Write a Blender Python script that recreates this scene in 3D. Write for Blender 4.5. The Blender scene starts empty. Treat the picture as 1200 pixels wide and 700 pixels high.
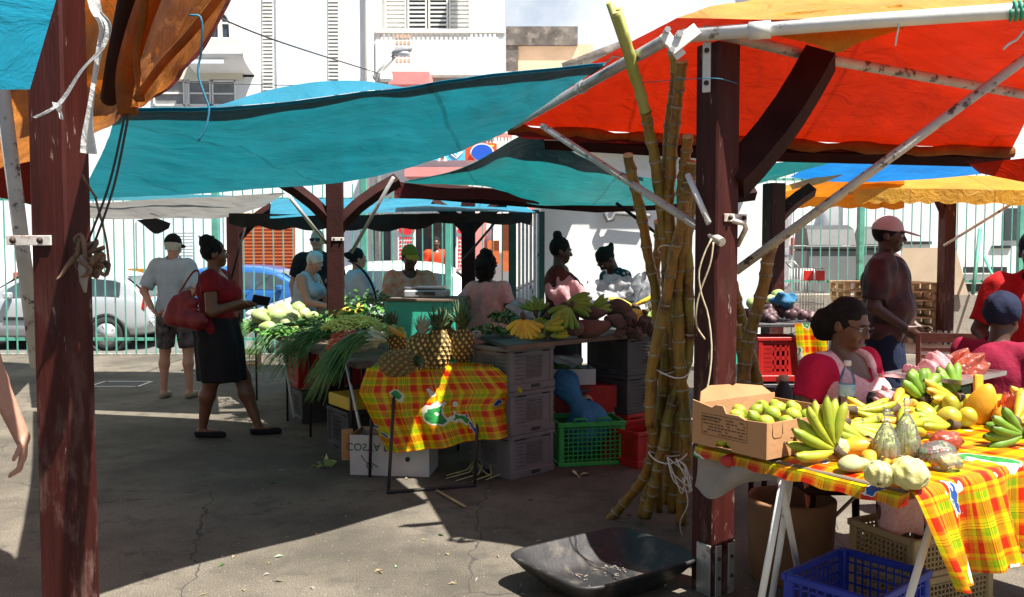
import bpy, bmesh, math, random
import numpy as np
from mathutils import Vector, Matrix, Quaternion, Euler
from mathutils import noise as mnoise
R = math.radians
PI = math.pi
rng = random.Random(11)
scene = bpy.context.scene
COL = scene.collection
FPX = 1050.0
PITCH = math.atan(55.0 / FPX)
CAMZ = 1.55
cam_d = bpy.data.cameras.new('camera')
cam_d.sensor_width = 36.0
cam_d.lens = FPX / 1200.0 * 36.0
cam_d.clip_start = 0.05
cam_d.clip_end = 3000
cam = bpy.data.objects.new('camera', cam_d)
cam.location = (0, 0, CAMZ)
cam.rotation_euler = (PI / 2 - PITCH, 0, 0)
COL.objects.link(cam)
scene.camera = cam
CT, ST = math.cos(PITCH), math.sin(PITCH)
def ray(px, py):
    u = (px - 600) / FPX
    v = (350 - py) / FPX
    return Vector((u, CT + v * ST, -ST + v * CT))
def W(px, py, d):
    """survey helper: the point seen at photo position px,py that lies d metres in front"""
    r = ray(px, py)
    return Vector((0, 0, CAMZ)) + r * (d / r.y)
def WZ(px, py, z):
    r = ray(px, py)
    return Vector((0, 0, CAMZ)) + r * ((z - CAMZ) / r.z)
def G(px, py):
    return WZ(px, py, 0)
def props(o, label=None, cat=None, group=None, kind=None):
    if label: o['label'] = label
    if cat: o['category'] = cat
    if group: o['group'] = group
    if kind: o['kind'] = kind
    return o
def thing(name, label, cat, loc=(0, 0, 0), rz=0.0, group=None):
    o = bpy.data.objects.new(name, None)
    o.empty_display_size = 0.05
    COL.objects.link(o)
    o.location = loc
    o.rotation_euler = (0, 0, rz)
    return props(o, label, cat, group)
KIDS = {}
def copy_tree(o, parent=None):
    c = o.copy()
    COL.objects.link(c)
    if parent is not None:
        c.parent = parent
        KIDS.setdefault(parent.name, []).append(c)
    for ch in list(KIDS.get(o.name, [])):
        copy_tree(ch, c)
    return c
def link(name, me, parent=None):
    o = bpy.data.objects.new(name, me)
    COL.objects.link(o)
    if parent is not None:
        o.parent = parent
        KIDS.setdefault(parent.name, []).append(o)
    return o
def rotz(a):
    return Matrix.Rotation(a, 3, 'Z')
def frame_from(direction, up=(0, 0, 1)):
    """3x3 with Z along direction"""
    z = Vector(direction).normalized()
    u = Vector(up)
    if abs(z.dot(u)) > 0.98:
        u = Vector((0, 1, 0))
    x = u.cross(z).normalized()
    y = z.cross(x)
    return Matrix((x, y, z)).transposed()
class MB:
    def __init__(self):
        self.v = []; self.f = []; self.mi = []; self.sm = []; self.uv = {}
    def add(self, vs, fs, mi=0, smooth=False, uvs=None):
        b = len(self.v)
        self.v.extend([tuple(p) for p in vs])
        for i, f in enumerate(fs):
            if uvs is not None:
                self.uv[len(self.f)] = [uvs[k] for k in f]
            self.f.append(tuple(b + k for k in f))
            self.mi.append(mi); self.sm.append(smooth)
        return self
    def box(self, c, s, rot=None, bev=0.0, mi=0, taper=1.0):
        c = Vector(c)
        if isinstance(rot, (int, float)): rot = rotz(rot)
        h = [x / 2 for x in s]
        b = min(bev, *(x * 0.45 for x in h)) if bev else 0
        vs = []; fs = []
        if b <= 0:
            for z in (-1, 1):
                t = taper if z > 0 else 1
                for x, y in ((-1, -1), (1, -1), (1, 1), (-1, 1)):
                    vs.append(Vector((x * h[0] * t, y * h[1] * t, z * h[2])))
            fs = [(3, 2, 1, 0), (4, 5, 6, 7), (0, 1, 5, 4), (1, 2, 6, 5), (2, 3, 7, 6), (3, 0, 4, 7)]
        else:
            idx = {}
            for sx in (-1, 1):
                for sy in (-1, 1):
                    for sz in (-1, 1):
                        t = taper if sz > 0 else 1
                        for ax in range(3):
                            p = [sx * (h[0] * t - b), sy * (h[1] * t - b), sz * (h[2] - b)]
                            p[ax] = (sx * h[0] * t, sy * h[1] * t, sz * h[2])[ax]
                            idx[(sx, sy, sz, ax)] = len(vs); vs.append(Vector(p))
            def q(*k): fs.append(tuple(idx[a] for a in k))
            for s_ in (-1, 1):
                o = [(-1, -1), (1, -1), (1, 1), (-1, 1)]
                if s_ < 0: o = o[::-1]
                q(*[(s_, a, bb, 0) for a, bb in o])
                q(*[(bb, s_, a, 1) for a, bb in o])
                q(*[(a, bb, s_, 2) for a, bb in o])
            for a in (-1, 1):
                for bb in (-1, 1):
                    o = [(a, bb, -1, 0), (a, bb, -1, 1), (a, bb, 1, 1), (a, bb, 1, 0)]
                    q(*(o if a * bb > 0 else o[::-1]))
                    o = [(-1, a, bb, 1), (-1, a, bb, 2), (1, a, bb, 2), (1, a, bb, 1)]
                    q(*(o if a * bb > 0 else o[::-1]))
                    o = [(a, -1, bb, 2), (a, -1, bb, 0), (a, 1, bb, 0), (a, 1, bb, 2)]
                    q(*(o if a * bb > 0 else o[::-1]))
                    for cc in (-1, 1):
                        o = [(a, bb, cc, 0), (a, bb, cc, 1), (a, bb, cc, 2)]
                        q(*(o if a * bb * cc > 0 else o[::-1]))
        if rot is not None: vs = [rot @ p for p in vs]
        self.add([c + p for p in vs], fs, mi)
        return self
    def tube(self, pts, r, n=8, mi=0, cap=True, closed=False, smooth=True, flat=1.0):
        pts = [Vector(p) for p in pts]
        m = len(pts)
        rs = list(r) if isinstance(r, (list, tuple)) else [r] * m
        vs = []; fs = []
        prev = None
        for i, p in enumerate(pts):
            if closed: t = pts[(i + 1) % m] - pts[i - 1]
            else: t = pts[min(i + 1, m - 1)] - pts[max(i - 1, 0)]
            if t.length < 1e-9: t = Vector((0, 0, 1))
            t.normalize()
            if prev is None:
                a = Vector((0, 0, 1)) if abs(t.z) < 0.9 else Vector((1, 0, 0))
                u = t.cross(a).normalized()
            else:
                u = prev - t * prev.dot(t)
                if u.length < 1e-6: u = t.orthogonal()
                u.normalize()
            prev = u
            w = t.cross(u)
            for k in range(n):
                a = 2 * PI * k / n
                vs.append(p + (u * math.cos(a) + w * math.sin(a) * flat) * rs[i])
        mm = m if closed else m - 1
        for i in range(mm):
            a = i * n; b = ((i + 1) % m) * n
            for k in range(n):
                k2 = (k + 1) % n
                fs.append((a + k, a + k2, b + k2, b + k))
        self.add(vs, fs, mi, smooth)
        if cap and not closed:
            b0 = len(self.v) - len(vs)
            self.f.append(tuple(b0 + k for k in range(n))[::-1]); self.mi.append(mi); self.sm.append(False)
            b1 = b0 + (m - 1) * n
            self.f.append(tuple(b1 + k for k in range(n))); self.mi.append(mi); self.sm.append(False)
        return self
    def lathe(self, prof, n=16, c=(0, 0, 0), rot=None, mi=0, smooth=True, sx=1, sy=1, jit=None):
        c = Vector(c); vs = []; fs = []
        m = len(prof)
        for i, (r, z) in enumerate(prof):
            for k in range(n):
                a = 2 * PI * k / n
                rr = r * (jit(i, k) if jit else 1)
                p = Vector((rr * math.cos(a) * sx, rr * math.sin(a) * sy, z))
                vs.append(c + (rot @ p if rot is not None else p))
        for i in range(m - 1):
            for k in range(n):
                k2 = (k + 1) % n
                fs.append((i * n + k, i * n + k2, (i + 1) * n + k2, (i + 1) * n + k))
        if prof[0][0] > 1e-5: fs.append(tuple(range(n))[::-1])
        if prof[-1][0] > 1e-5: fs.append(tuple((m - 1) * n + k for k in range(n)))
        self.add(vs, fs, mi, smooth)
        return self
    def ball(self, c, r, n=12, m=8, rot=None, mi=0, jit=0, seed=0):
        if isinstance(r, (int, float)): r = (r, r, r)
        c = Vector(c); vs = []; fs = []
        for i in range(m + 1):
            th = PI * i / m
            for k in range(n):
                a = 2 * PI * k / n
                p = Vector((math.sin(th) * math.cos(a), math.sin(th) * math.sin(a), -math.cos(th)))
                if jit:
                    p *= 1 + jit * mnoise.noise(p * 1.7 + Vector((seed * 7.3, seed * 1.9, 0)))
                p = Vector((p.x * r[0], p.y * r[1], p.z * r[2]))
                vs.append(c + (rot @ p if rot is not None else p))
        for i in range(m):
            for k in range(n):
                k2 = (k + 1) % n
                fs.append((i * n + k, i * n + k2, (i + 1) * n + k2, (i + 1) * n + k))
        self.add(vs, fs, mi, True)
        return self
    def sheet(self, fn, nu, nv, mi=0, smooth=True, uvf=None, flip=False):
        vs = []; uvs = []
        for j in range(nv + 1):
            for i in range(nu + 1):
                u, v = i / nu, j / nv
                vs.append(fn(u, v))
                uvs.append(uvf(u, v) if uvf else (u, v))
        fs = []
        for j in range(nv):
            for i in range(nu):
                a = j * (nu + 1) + i
                q = (a, a + 1, a + nu + 2, a + nu + 1)
                fs.append(q[::-1] if flip else q)
        self.add(vs, fs, mi, smooth, uvs)
        return self
    def prism(self, poly, z0, z1, tf=None, mi=0):
        """poly: list of (x,y); extruded z0..z1; tf maps Vector->Vector"""
        n = len(poly)
        vs = [Vector((x, y, z0)) for x, y in poly] + [Vector((x, y, z1)) for x, y in poly]
        if tf: vs = [tf(p) for p in vs]
        fs = [tuple(range(n))[::-1], tuple(range(n, 2 * n))]
        for k in range(n):
            k2 = (k + 1) % n
            fs.append((k, k2, n + k2, n + k))
        self.add(vs, fs, mi)
        return self
    def build(self, name, mats, parent=None, weld=False):
        me = bpy.data.meshes.new(name)
        me.from_pydata(self.v, [], self.f)
        if not isinstance(mats, (list, tuple)): mats = [mats]
        for m in mats: me.materials.append(m)
        me.polygons.foreach_set('material_index', self.mi)
        me.polygons.foreach_set('use_smooth', self.sm)
        if self.uv:
            lay = me.uv_layers.new(name='UVMap')
            for pi, p in enumerate(me.polygons):
                uu = self.uv.get(pi)
                if uu:
                    for k, li in enumerate(p.loop_indices):
                        lay.data[li].uv = uu[k]
        if weld:
            bm = bmesh.new(); bm.from_mesh(me)
            bmesh.ops.remove_doubles(bm, verts=bm.verts, dist=0.0003)
            bm.to_mesh(me); bm.free()
        me.update()
        return link(name, me, parent)
def one(o, label, cat, group=None):
    """a thing that is one mesh: move its origin to its base"""
    me = o.data
    co = np.empty(len(me.vertices) * 3, dtype=np.float32)
    me.vertices.foreach_get('co', co)
    co = co.reshape(-1, 3)
    c = (co.min(0) + co.max(0)) / 2
    c[2] = co[:, 2].min()
    co -= c
    me.vertices.foreach_set('co', co.ravel())
    me.update()
    o.location = [float(x) for x in c]
    return props(o, label, cat, group)
def text_mesh(s, size, tf, depth=0.002, align='CENTER'):
    """lettering as a mesh; tf: 4x4 matrix"""
    cu = bpy.data.curves.new('txt', 'FONT')
    cu.body = s; cu.size = size; cu.align_x = align; cu.align_y = 'CENTER'; cu.extrude = depth
    cu.resolution_u = 3
    ob = bpy.data.objects.new('txt', cu)
    COL.objects.link(ob)
    dg = bpy.context.evaluated_depsgraph_get()
    me = bpy.data.meshes.new_from_object(ob.evaluated_get(dg))
    bpy.data.objects.remove(ob)
    bpy.data.curves.remove(cu)
    me.transform(tf)
    return me
class SDF:
    def __init__(self, lo, hi, vox):
        self.lo = np.array(lo, dtype=np.float32); self.vox = float(vox)
        self.n = np.maximum(4, np.ceil((np.array(hi) - np.array(lo)) / vox).astype(int) + 1)
        self.g = np.full(tuple(self.n), 1.0, dtype=np.float32)
        self.ax = [self.lo[i] + np.arange(self.n[i], dtype=np.float32) * self.vox for i in range(3)]
    def sub(self, lo, hi):
        a = np.clip(np.floor((np.array(lo) - self.lo) / self.vox).astype(int), 0, self.n)
        b = np.clip(np.ceil((np.array(hi) - self.lo) / self.vox).astype(int) + 1, 0, self.n)
        if np.any(b <= a): return None
        sl = tuple(slice(int(x), int(y)) for x, y in zip(a, b))
        X = self.ax[0][sl[0]][:, None, None]; Y = self.ax[1][sl[1]][None, :, None]; Z = self.ax[2][sl[2]][None, None, :]
        return sl, X, Y, Z
    def _put(self, sl, d, k, op):
        g = self.g[sl]
        if op == '+':
            if k > 0:
                h = np.maximum(k - np.abs(g - d), 0) / k
                self.g[sl] = np.minimum(g, d) - h * h * k * 0.25
            else: self.g[sl] = np.minimum(g, d)
        else:
            d = -d
            if k > 0:
                h = np.maximum(k - np.abs(g - d), 0) / k
                self.g[sl] = np.maximum(g, d) + h * h * k * 0.25
            else: self.g[sl] = np.maximum(g, d)
    def cap(self, a, b, ra, rb=None, k=0.02, op='+', flat=False, sq=None):
        rb = ra if rb is None else rb
        a = np.array(a, dtype=np.float32); b = np.array(b, dtype=np.float32)
        m = max(ra, rb) + k + 4 * self.vox
        s = self.sub(np.minimum(a, b) - m, np.maximum(a, b) + m)
        if s is None: return self
        sl, X, Y, Z = s
        ba = b - a; L2 = float(ba @ ba) + 1e-12
        px, py, pz = X - a[0], Y - a[1], Z - a[2]
        t = (px * ba[0] + py * ba[1] + pz * ba[2]) / L2
        tc = np.clip(t, 0, 1)
        d = np.sqrt((px - tc * ba[0]) ** 2 + (py - tc * ba[1]) ** 2 + (pz - tc * ba[2]) ** 2) - (ra + (rb - ra) * tc)
        if flat:
            L = math.sqrt(L2)
            d = np.maximum(d, (t - 1) * L)
            if flat == 2: d = np.maximum(d, -t * L)
        self._put(sl, d, k, op)
        return self
    def ell(self, c, r, k=0.02, op='+', rot=None):
        c = np.array(c, dtype=np.float32)
        if isinstance(r, (int, float)): r = (r, r, r)
        m = max(r) + k + 4 * self.vox
        s = self.sub(c - m, c + m)
        if s is None: return self
        sl, X, Y, Z = s
        px, py, pz = X - c[0], Y - c[1], Z - c[2]
        if rot is not None:
            q = rot.transposed()
            px, py, pz = [q[i][0] * px + q[i][1] * py + q[i][2] * pz for i in range(3)]
        k0 = np.sqrt((px / r[0]) ** 2 + (py / r[1]) ** 2 + (pz / r[2]) ** 2)
        k1 = np.sqrt((px / r[0] ** 2) ** 2 + (py / r[1] ** 2) ** 2 + (pz / r[2] ** 2) ** 2) + 1e-6
        d = k0 * (k0 - 1) / k1
        self._put(sl, d.astype(np.float32), k, op)
        return self
    def cone(self, z0, z1, prof, k=0.0, cx=0, cy=0):
        """vertical elliptical loft; prof(t)-> rx, ry, ox, oy arrays for t in 0..1"""
        s = self.sub((self.lo[0], self.lo[1], z0 - 3 * self.vox), (self.lo[0] + self.vox * self.n[0], self.lo[1] + self.vox * self.n[1], z1 + 3 * self.vox))
        sl, X, Y, Z = s
        t = np.clip((Z - z0) / (z1 - z0), 0, 1)
        rx, ry, ox, oy = prof(t)
        px = (X - ox) / rx; py = (Y - oy) / ry
        ang = np.arctan2(py, px)
        q = np.sqrt(px ** 2 + py ** 2)
        d = (q - 1) * np.minimum(rx, ry)
        d = np.maximum(d, np.maximum(z0 - Z, Z - z1))
        self._put(sl, d.astype(np.float32), k, '+')
        return self
    def plane(self, p, n):
        """keep the side the normal points away from"""
        n = Vector(n).normalized()
        d = (self.ax[0][:, None, None] - p[0]) * n[0] + (self.ax[1][None, :, None] - p[1]) * n[1] + (self.ax[2][None, None, :] - p[2]) * n[2]
        self.g = np.maximum(self.g, d.astype(np.float32))
        return self
    def ripple(self, amp, freq, seed=0, axis=None):
        r = np.random.RandomState(seed)
        X = self.ax[0][:, None, None]; Y = self.ax[1][None, :, None]; Z = self.ax[2][None, None, :]
        tot = 0
        for i in range(4):
            w = r.normal(size=3) * freq
            if axis is not None: w = w * np.array(axis)
            tot = tot + np.sin(X * w[0] + Y * w[1] + Z * w[2] + r.uniform(0, 6.28))
        self.g = self.g + (tot * (amp / 2)).astype(np.float32)
        return self
    def mesh(self, name, mat, parent=None, shift=None, smooth=1):
        g = self.g
        g[0], g[-1] = 1, 1; g[:, 0], g[:, -1] = 1, 1; g[:, :, 0], g[:, :, -1] = 1, 1
        ins = g < 0
        nx, ny, nz = g.shape
        acc = np.zeros((nx - 1, ny - 1, nz - 1, 3), dtype=np.float32)
        cnt = np.zeros((nx - 1, ny - 1, nz - 1), dtype=np.float32)
        quads = []
        for a in range(3):
            s0 = [slice(None)] * 3; s1 = [slice(None)] * 3
            s0[a] = slice(0, -1); s1[a] = slice(1, None)
            A, B = g[tuple(s0)], g[tuple(s1)]
            ch = ins[tuple(s0)] != ins[tuple(s1)]
            idx = np.argwhere(ch)
            if len(idx) == 0: continue
            ga = A[ch]; gb = B[ch]
            pos = idx.astype(np.float32)
            pos[:, a] += ga / (ga - gb)
            o = [x for x in range(3) if x != a]
            cells = []
            for d1, d2 in ((0, 0), (-1, 0), (-1, -1), (0, -1)):
                c = idx.copy(); c[:, o[0]] += d1; c[:, o[1]] += d2
                np.add.at(acc, (c[:, 0], c[:, 1], c[:, 2]), pos)
                np.add.at(cnt, (c[:, 0], c[:, 1], c[:, 2]), 1)
                cells.append(np.ravel_multi_index(c.T, cnt.shape))
            q = np.stack(cells, 1)
            flip = ga < 0
            if a == 1: flip = ~flip
            q[~flip] = q[~flip][:, ::-1]
            quads.append(q)
        if not quads: return None
        quads = np.concatenate(quads)
        used = np.flatnonzero(cnt.ravel() > 0)
        remap = np.full(cnt.size, -1, dtype=np.int64); remap[used] = np.arange(len(used))
        V = acc.reshape(-1, 3)[used] / cnt.ravel()[used][:, None]
        Q = remap[quads]
        for _ in range(smooth):
            S = np.zeros_like(V); C = np.zeros(len(V), dtype=np.float32)
            for i in range(4):
                np.add.at(S, Q[:, i], V[Q[:, (i + 1) % 4]] + V[Q[:, i - 1]]); np.add.at(C, Q[:, i], 2)
            V = V * 0.5 + 0.5 * S / C[:, None]
        V = V * self.vox + self.lo
        if shift is not None: V = V - np.array(shift, dtype=np.float32)
        me = bpy.data.meshes.new(name)
        me.vertices.add(len(V)); me.vertices.foreach_set('co', V.astype(np.float32).ravel())
        me.loops.add(Q.size); me.loops.foreach_set('vertex_index', Q.astype(np.int32).ravel())
        me.polygons.add(len(Q)); me.polygons.foreach_set('loop_start', np.arange(0, Q.size, 4, dtype=np.int32))
        me.polygons.foreach_set('use_smooth', np.ones(len(Q), dtype=bool))
        for m in (mat if isinstance(mat, (list, tuple)) else [mat]): me.materials.append(m)
        me.update(calc_edges=True)
        return link(name, me, parent)
def lerp(a, b, t): return a + (b - a) * t
def poly_at(pts, t):
    """point on a polyline, t 0..1, smoothed (Catmull-Rom)"""
    n = len(pts) - 1
    x = min(max(t, 0), 1) * n
    i = min(int(x), n - 1); f = x - i
    p1, p2 = Vector(pts[i]), Vector(pts[i + 1])
    p0 = Vector(pts[i - 1]) if i > 0 else p1 * 2 - p2
    p3 = Vector(pts[i + 2]) if i + 2 <= n else p2 * 2 - p1
    return 0.5 * ((2 * p1) + (p2 - p0) * f + (2 * p0 - 5 * p1 + 4 * p2 - p3) * f * f + (3 * p1 - p0 - 3 * p2 + p3) * f ** 3)
def new_mat(name):
    m = bpy.data.materials.new(name)
    m.use_nodes = True
    nt = m.node_tree
    b = nt.nodes['Principled BSDF']
    return m, nt, b
def N(nt, typ, **kw):
    n = nt.nodes.new(typ)
    for k, v in kw.items():
        if k in n.inputs: n.inputs[k].default_value = v
        else: setattr(n, k, v)
    return n
def c4(c): return (c[0], c[1], c[2], 1.0)
def noise_fac(nt, coord, scale, detail=4, rough=0.55, lo=0.3, hi=0.7, stretch=None):
    tc = N(nt, 'ShaderNodeTexCoord')
    src = tc.outputs[coord]
    if stretch:
        mp = N(nt, 'ShaderNodeMapping'); mp.inputs['Scale'].default_value = stretch
        nt.links.new(src, mp.inputs['Vector']); src = mp.outputs[0]
    n = N(nt, 'ShaderNodeTexNoise', Scale=scale, Detail=detail, Roughness=rough)
    nt.links.new(src, n.inputs['Vector'])
    mr = N(nt, 'ShaderNodeMapRange'); mr.inputs['From Min'].default_value = lo; mr.inputs['From Max'].default_value = hi
    nt.links.new(n.outputs['Fac'], mr.inputs['Value'])
    return mr.outputs[0], n, src
def mixc(nt, fac, a, b, mode='MIX'):
    m = N(nt, 'ShaderNodeMix', data_type='RGBA', blend_type=mode)
    for sock, val in ((m.inputs[0], fac), (m.inputs[6], a), (m.inputs[7], b)):
        if hasattr(val, 'is_output') or isinstance(val, bpy.types.NodeSocket): nt.links.new(val, sock)
        elif isinstance(val, (int, float)): sock.default_value = val
        else: sock.default_value = c4(val)
    return m.outputs[2]
def bump(nt, b, h, strength=0.3, dist=0.01):
    bp = N(nt, 'ShaderNodeBump', Strength=strength, Distance=dist)
    nt.links.new(h, bp.inputs['Height'])
    nt.links.new(bp.outputs[0], b.inputs['Normal'])
def pmat(name, col, col2=None, rough=0.6, scale=6, var=0.2, bmp=0.15, bscale=60, bdist=0.005, metal=0.0, spec=0.5, rnd=0.0, coord='Object', stretch=None, dirt=None, dirt_amt=(0.55, 0.75), dirt_scale=3.0, sss=0.0, coat=0.0, detail=4):
    m, nt, b = new_mat(name)
    if col2 is None:
        a = [max(0, x * (1 - var)) for x in col]; c = [min(1, x * (1 + var)) for x in col]
    else: a, c = col, col2
    f, n, src = noise_fac(nt, coord, scale, detail=detail, stretch=stretch)
    out = mixc(nt, f, a, c)
    if dirt is not None:
        df, _, _ = noise_fac(nt, coord, dirt_scale, detail=8, rough=0.65, lo=dirt_amt[0], hi=dirt_amt[1], stretch=stretch)
        out = mixc(nt, df, out, dirt)
    if rnd:
        oi = N(nt, 'ShaderNodeObjectInfo')
        mr = N(nt, 'ShaderNodeMapRange'); mr.inputs['To Min'].default_value = 1 - rnd; mr.inputs['To Max'].default_value = 1 + rnd
        nt.links.new(oi.outputs['Random'], mr.inputs['Value'])
        h = N(nt, 'ShaderNodeHueSaturation')
        nt.links.new(out, h.inputs['Color']); nt.links.new(mr.outputs[0], h.inputs['Value'])
        mr2 = N(nt, 'ShaderNodeMapRange'); mr2.inputs['To Min'].default_value = 0.5 - rnd * 0.06; mr2.inputs['To Max'].default_value = 0.5 + rnd * 0.06
        ml = N(nt, 'ShaderNodeMath', operation='FRACT'); m7 = N(nt, 'ShaderNodeMath', operation='MULTIPLY'); m7.inputs[1].default_value = 7.31
        nt.links.new(oi.outputs['Random'], m7.inputs[0]); nt.links.new(m7.outputs[0], ml.inputs[0]); nt.links.new(ml.outputs[0], mr2.inputs['Value'])
        nt.links.new(mr2.outputs[0], h.inputs['Hue'])
        out = h.outputs[0]
    nt.links.new(out, b.inputs['Base Color'])
    b.inputs['Roughness'].default_value = rough
    b.inputs['Metallic'].default_value = metal
    b.inputs['Specular IOR Level'].default_value = spec
    if coat: b.inputs['Coat Weight'].default_value = coat
    if sss:
        b.inputs['Subsurface Weight'].default_value = sss
        b.inputs['Subsurface Radius'].default_value = (0.01, 0.004, 0.002)
    if bmp:
        bf, _, _ = noise_fac(nt, coord, bscale, detail=5, stretch=stretch)
        bump(nt, b, bf, bmp, bdist)
    return m
def tarp_mat(name, top, through, under=None, trans=0.5, scale=2.0, rough=0.5, dirt=0.35, weave=260):
    """thin woven sheet: reflects `top`, lets `through` pass"""
    m, nt, b = new_mat(name)
    f, n, src = noise_fac(nt, 'Object', scale, detail=6, rough=0.6, lo=0.3, hi=0.75)
    f2, _, _ = noise_fac(nt, 'Object', 9, detail=4, stretch=(1, 0.15, 0.15))
    f3, _, _ = noise_fac(nt, 'Object', 1.3, detail=9, rough=.7, lo=.5, hi=.62)
    tcs = N(nt, 'ShaderNodeTexCoord'); sps = N(nt, 'ShaderNodeSeparateXYZ'); nt.links.new(tcs.outputs['Object'], sps.inputs[0])
    ms = N(nt, 'ShaderNodeMath', operation='MULTIPLY_ADD'); ms.inputs[1].default_value = .83; ms.inputs[2].default_value = .31; nt.links.new(sps.outputs['X'], ms.inputs[0])
    mf = N(nt, 'ShaderNodeMath', operation='FRACT'); nt.links.new(ms.outputs[0], mf.inputs[0])
    sm = N(nt, 'ShaderNodeMath', operation='LESS_THAN'); sm.inputs[1].default_value = .02; nt.links.new(mf.outputs[0], sm.inputs[0])
    c1 = mixc(nt, f, top, [x * (1 - dirt) for x in top])
    c2 = mixc(nt, f, through, [x * (1 - dirt) for x in through])
    st = N(nt, 'ShaderNodeMath', operation='MULTIPLY'); st.inputs[1].default_value = dirt * .8; nt.links.new(f3, st.inputs[0])
    c1 = mixc(nt, st.outputs[0], c1, [x * .4 + .02 for x in top]); c2 = mixc(nt, st.outputs[0], c2, [x * .35 for x in through])
    c1 = mixc(nt, sm.outputs[0], c1, [x * .55 for x in top]); c2 = mixc(nt, sm.outputs[0], c2, [x * .45 for x in through])
    c2 = mixc(nt, 0.35, c2, mixc(nt, f2, [x * .6 for x in through], [min(1, x * 1.2) for x in through]))
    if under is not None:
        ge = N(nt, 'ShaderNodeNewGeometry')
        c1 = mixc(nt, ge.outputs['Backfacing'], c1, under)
    nt.links.new(c1, b.inputs['Base Color'])
    b.inputs['Roughness'].default_value = rough
    b.inputs['Specular IOR Level'].default_value = 0.3
    bf, bn, _ = noise_fac(nt, 'Object', 5, detail=8, rough=0.62); bn.inputs['Distortion'].default_value = 1.3
    bump(nt, b, bf, 0.7, 0.03)
    tr = N(nt, 'ShaderNodeBsdfTranslucent')
    nt.links.new(c2, tr.inputs['Color'])
    nt.links.new(b.inputs['Normal'].links[0].from_socket, tr.inputs['Normal'])
    mx = N(nt, 'ShaderNodeMixShader'); mx.inputs[0].default_value = trans
    nt.links.new(b.outputs[0], mx.inputs[1]); nt.links.new(tr.outputs[0], mx.inputs[2])
    out = nt.nodes['Material Output']
    nt.links.new(mx.outputs[0], out.inputs['Surface'])
    return m
def clear_mat(name, tint=(0.9, 0.95, 1), alpha=0.25, rough=0.15, bscale=18, bmp=0.5, diff=0.3, diffcol=(0.8, 0.82, 0.85)):
    """thin clear plastic film: mostly see-through, some gloss, some milky scatter"""
    m, nt, b = new_mat(name)
    nt.nodes.remove(b)
    tp = N(nt, 'ShaderNodeBsdfTransparent'); tp.inputs[0].default_value = c4(tint)
    gl = N(nt, 'ShaderNodeBsdfGlossy', Roughness=rough)
    df = N(nt, 'ShaderNodeBsdfDiffuse'); df.inputs[0].default_value = c4(diffcol)
    tl = N(nt, 'ShaderNodeBsdfTranslucent'); tl.inputs[0].default_value = c4(diffcol)
    bf, _, _ = noise_fac(nt, 'Object', bscale, detail=5)
    bp = N(nt, 'ShaderNodeBump', Strength=bmp, Distance=0.02); nt.links.new(bf, bp.inputs['Height'])
    for x in (gl, df, tl): nt.links.new(bp.outputs[0], x.inputs['Normal'])
    m0 = N(nt, 'ShaderNodeMixShader'); m0.inputs[0].default_value = 0.5
    nt.links.new(df.outputs[0], m0.inputs[1]); nt.links.new(tl.outputs[0], m0.inputs[2])
    m1 = N(nt, 'ShaderNodeMixShader'); m1.inputs[0].default_value = diff
    nt.links.new(tp.outputs[0], m1.inputs[1]); nt.links.new(m0.outputs[0], m1.inputs[2])
    fr = N(nt, 'ShaderNodeFresnel', IOR=1.45)
    nt.links.new(bp.outputs[0], fr.inputs['Normal'])
    m2 = N(nt, 'ShaderNodeMixShader')
    nt.links.new(fr.outputs[0], m2.inputs[0]); nt.links.new(m1.outputs[0], m2.inputs[1]); nt.links.new(gl.outputs[0], m2.inputs[2])
    nt.links.new(m2.outputs[0], nt.nodes['Material Output'].inputs['Surface'])
    return m
def window_mat(name, col=(0.02, 0.025, 0.03)):
    m, nt, b = new_mat(name)
    f, _, _ = noise_fac(nt, 'Object', 1.5, detail=3)
    nt.links.new(mixc(nt, f, col, [x * 2.5 for x in col]), b.inputs['Base Color'])
    b.inputs['Roughness'].default_value = 0.06
    b.inputs['Specular IOR Level'].default_value = 0.7
    return m
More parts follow.
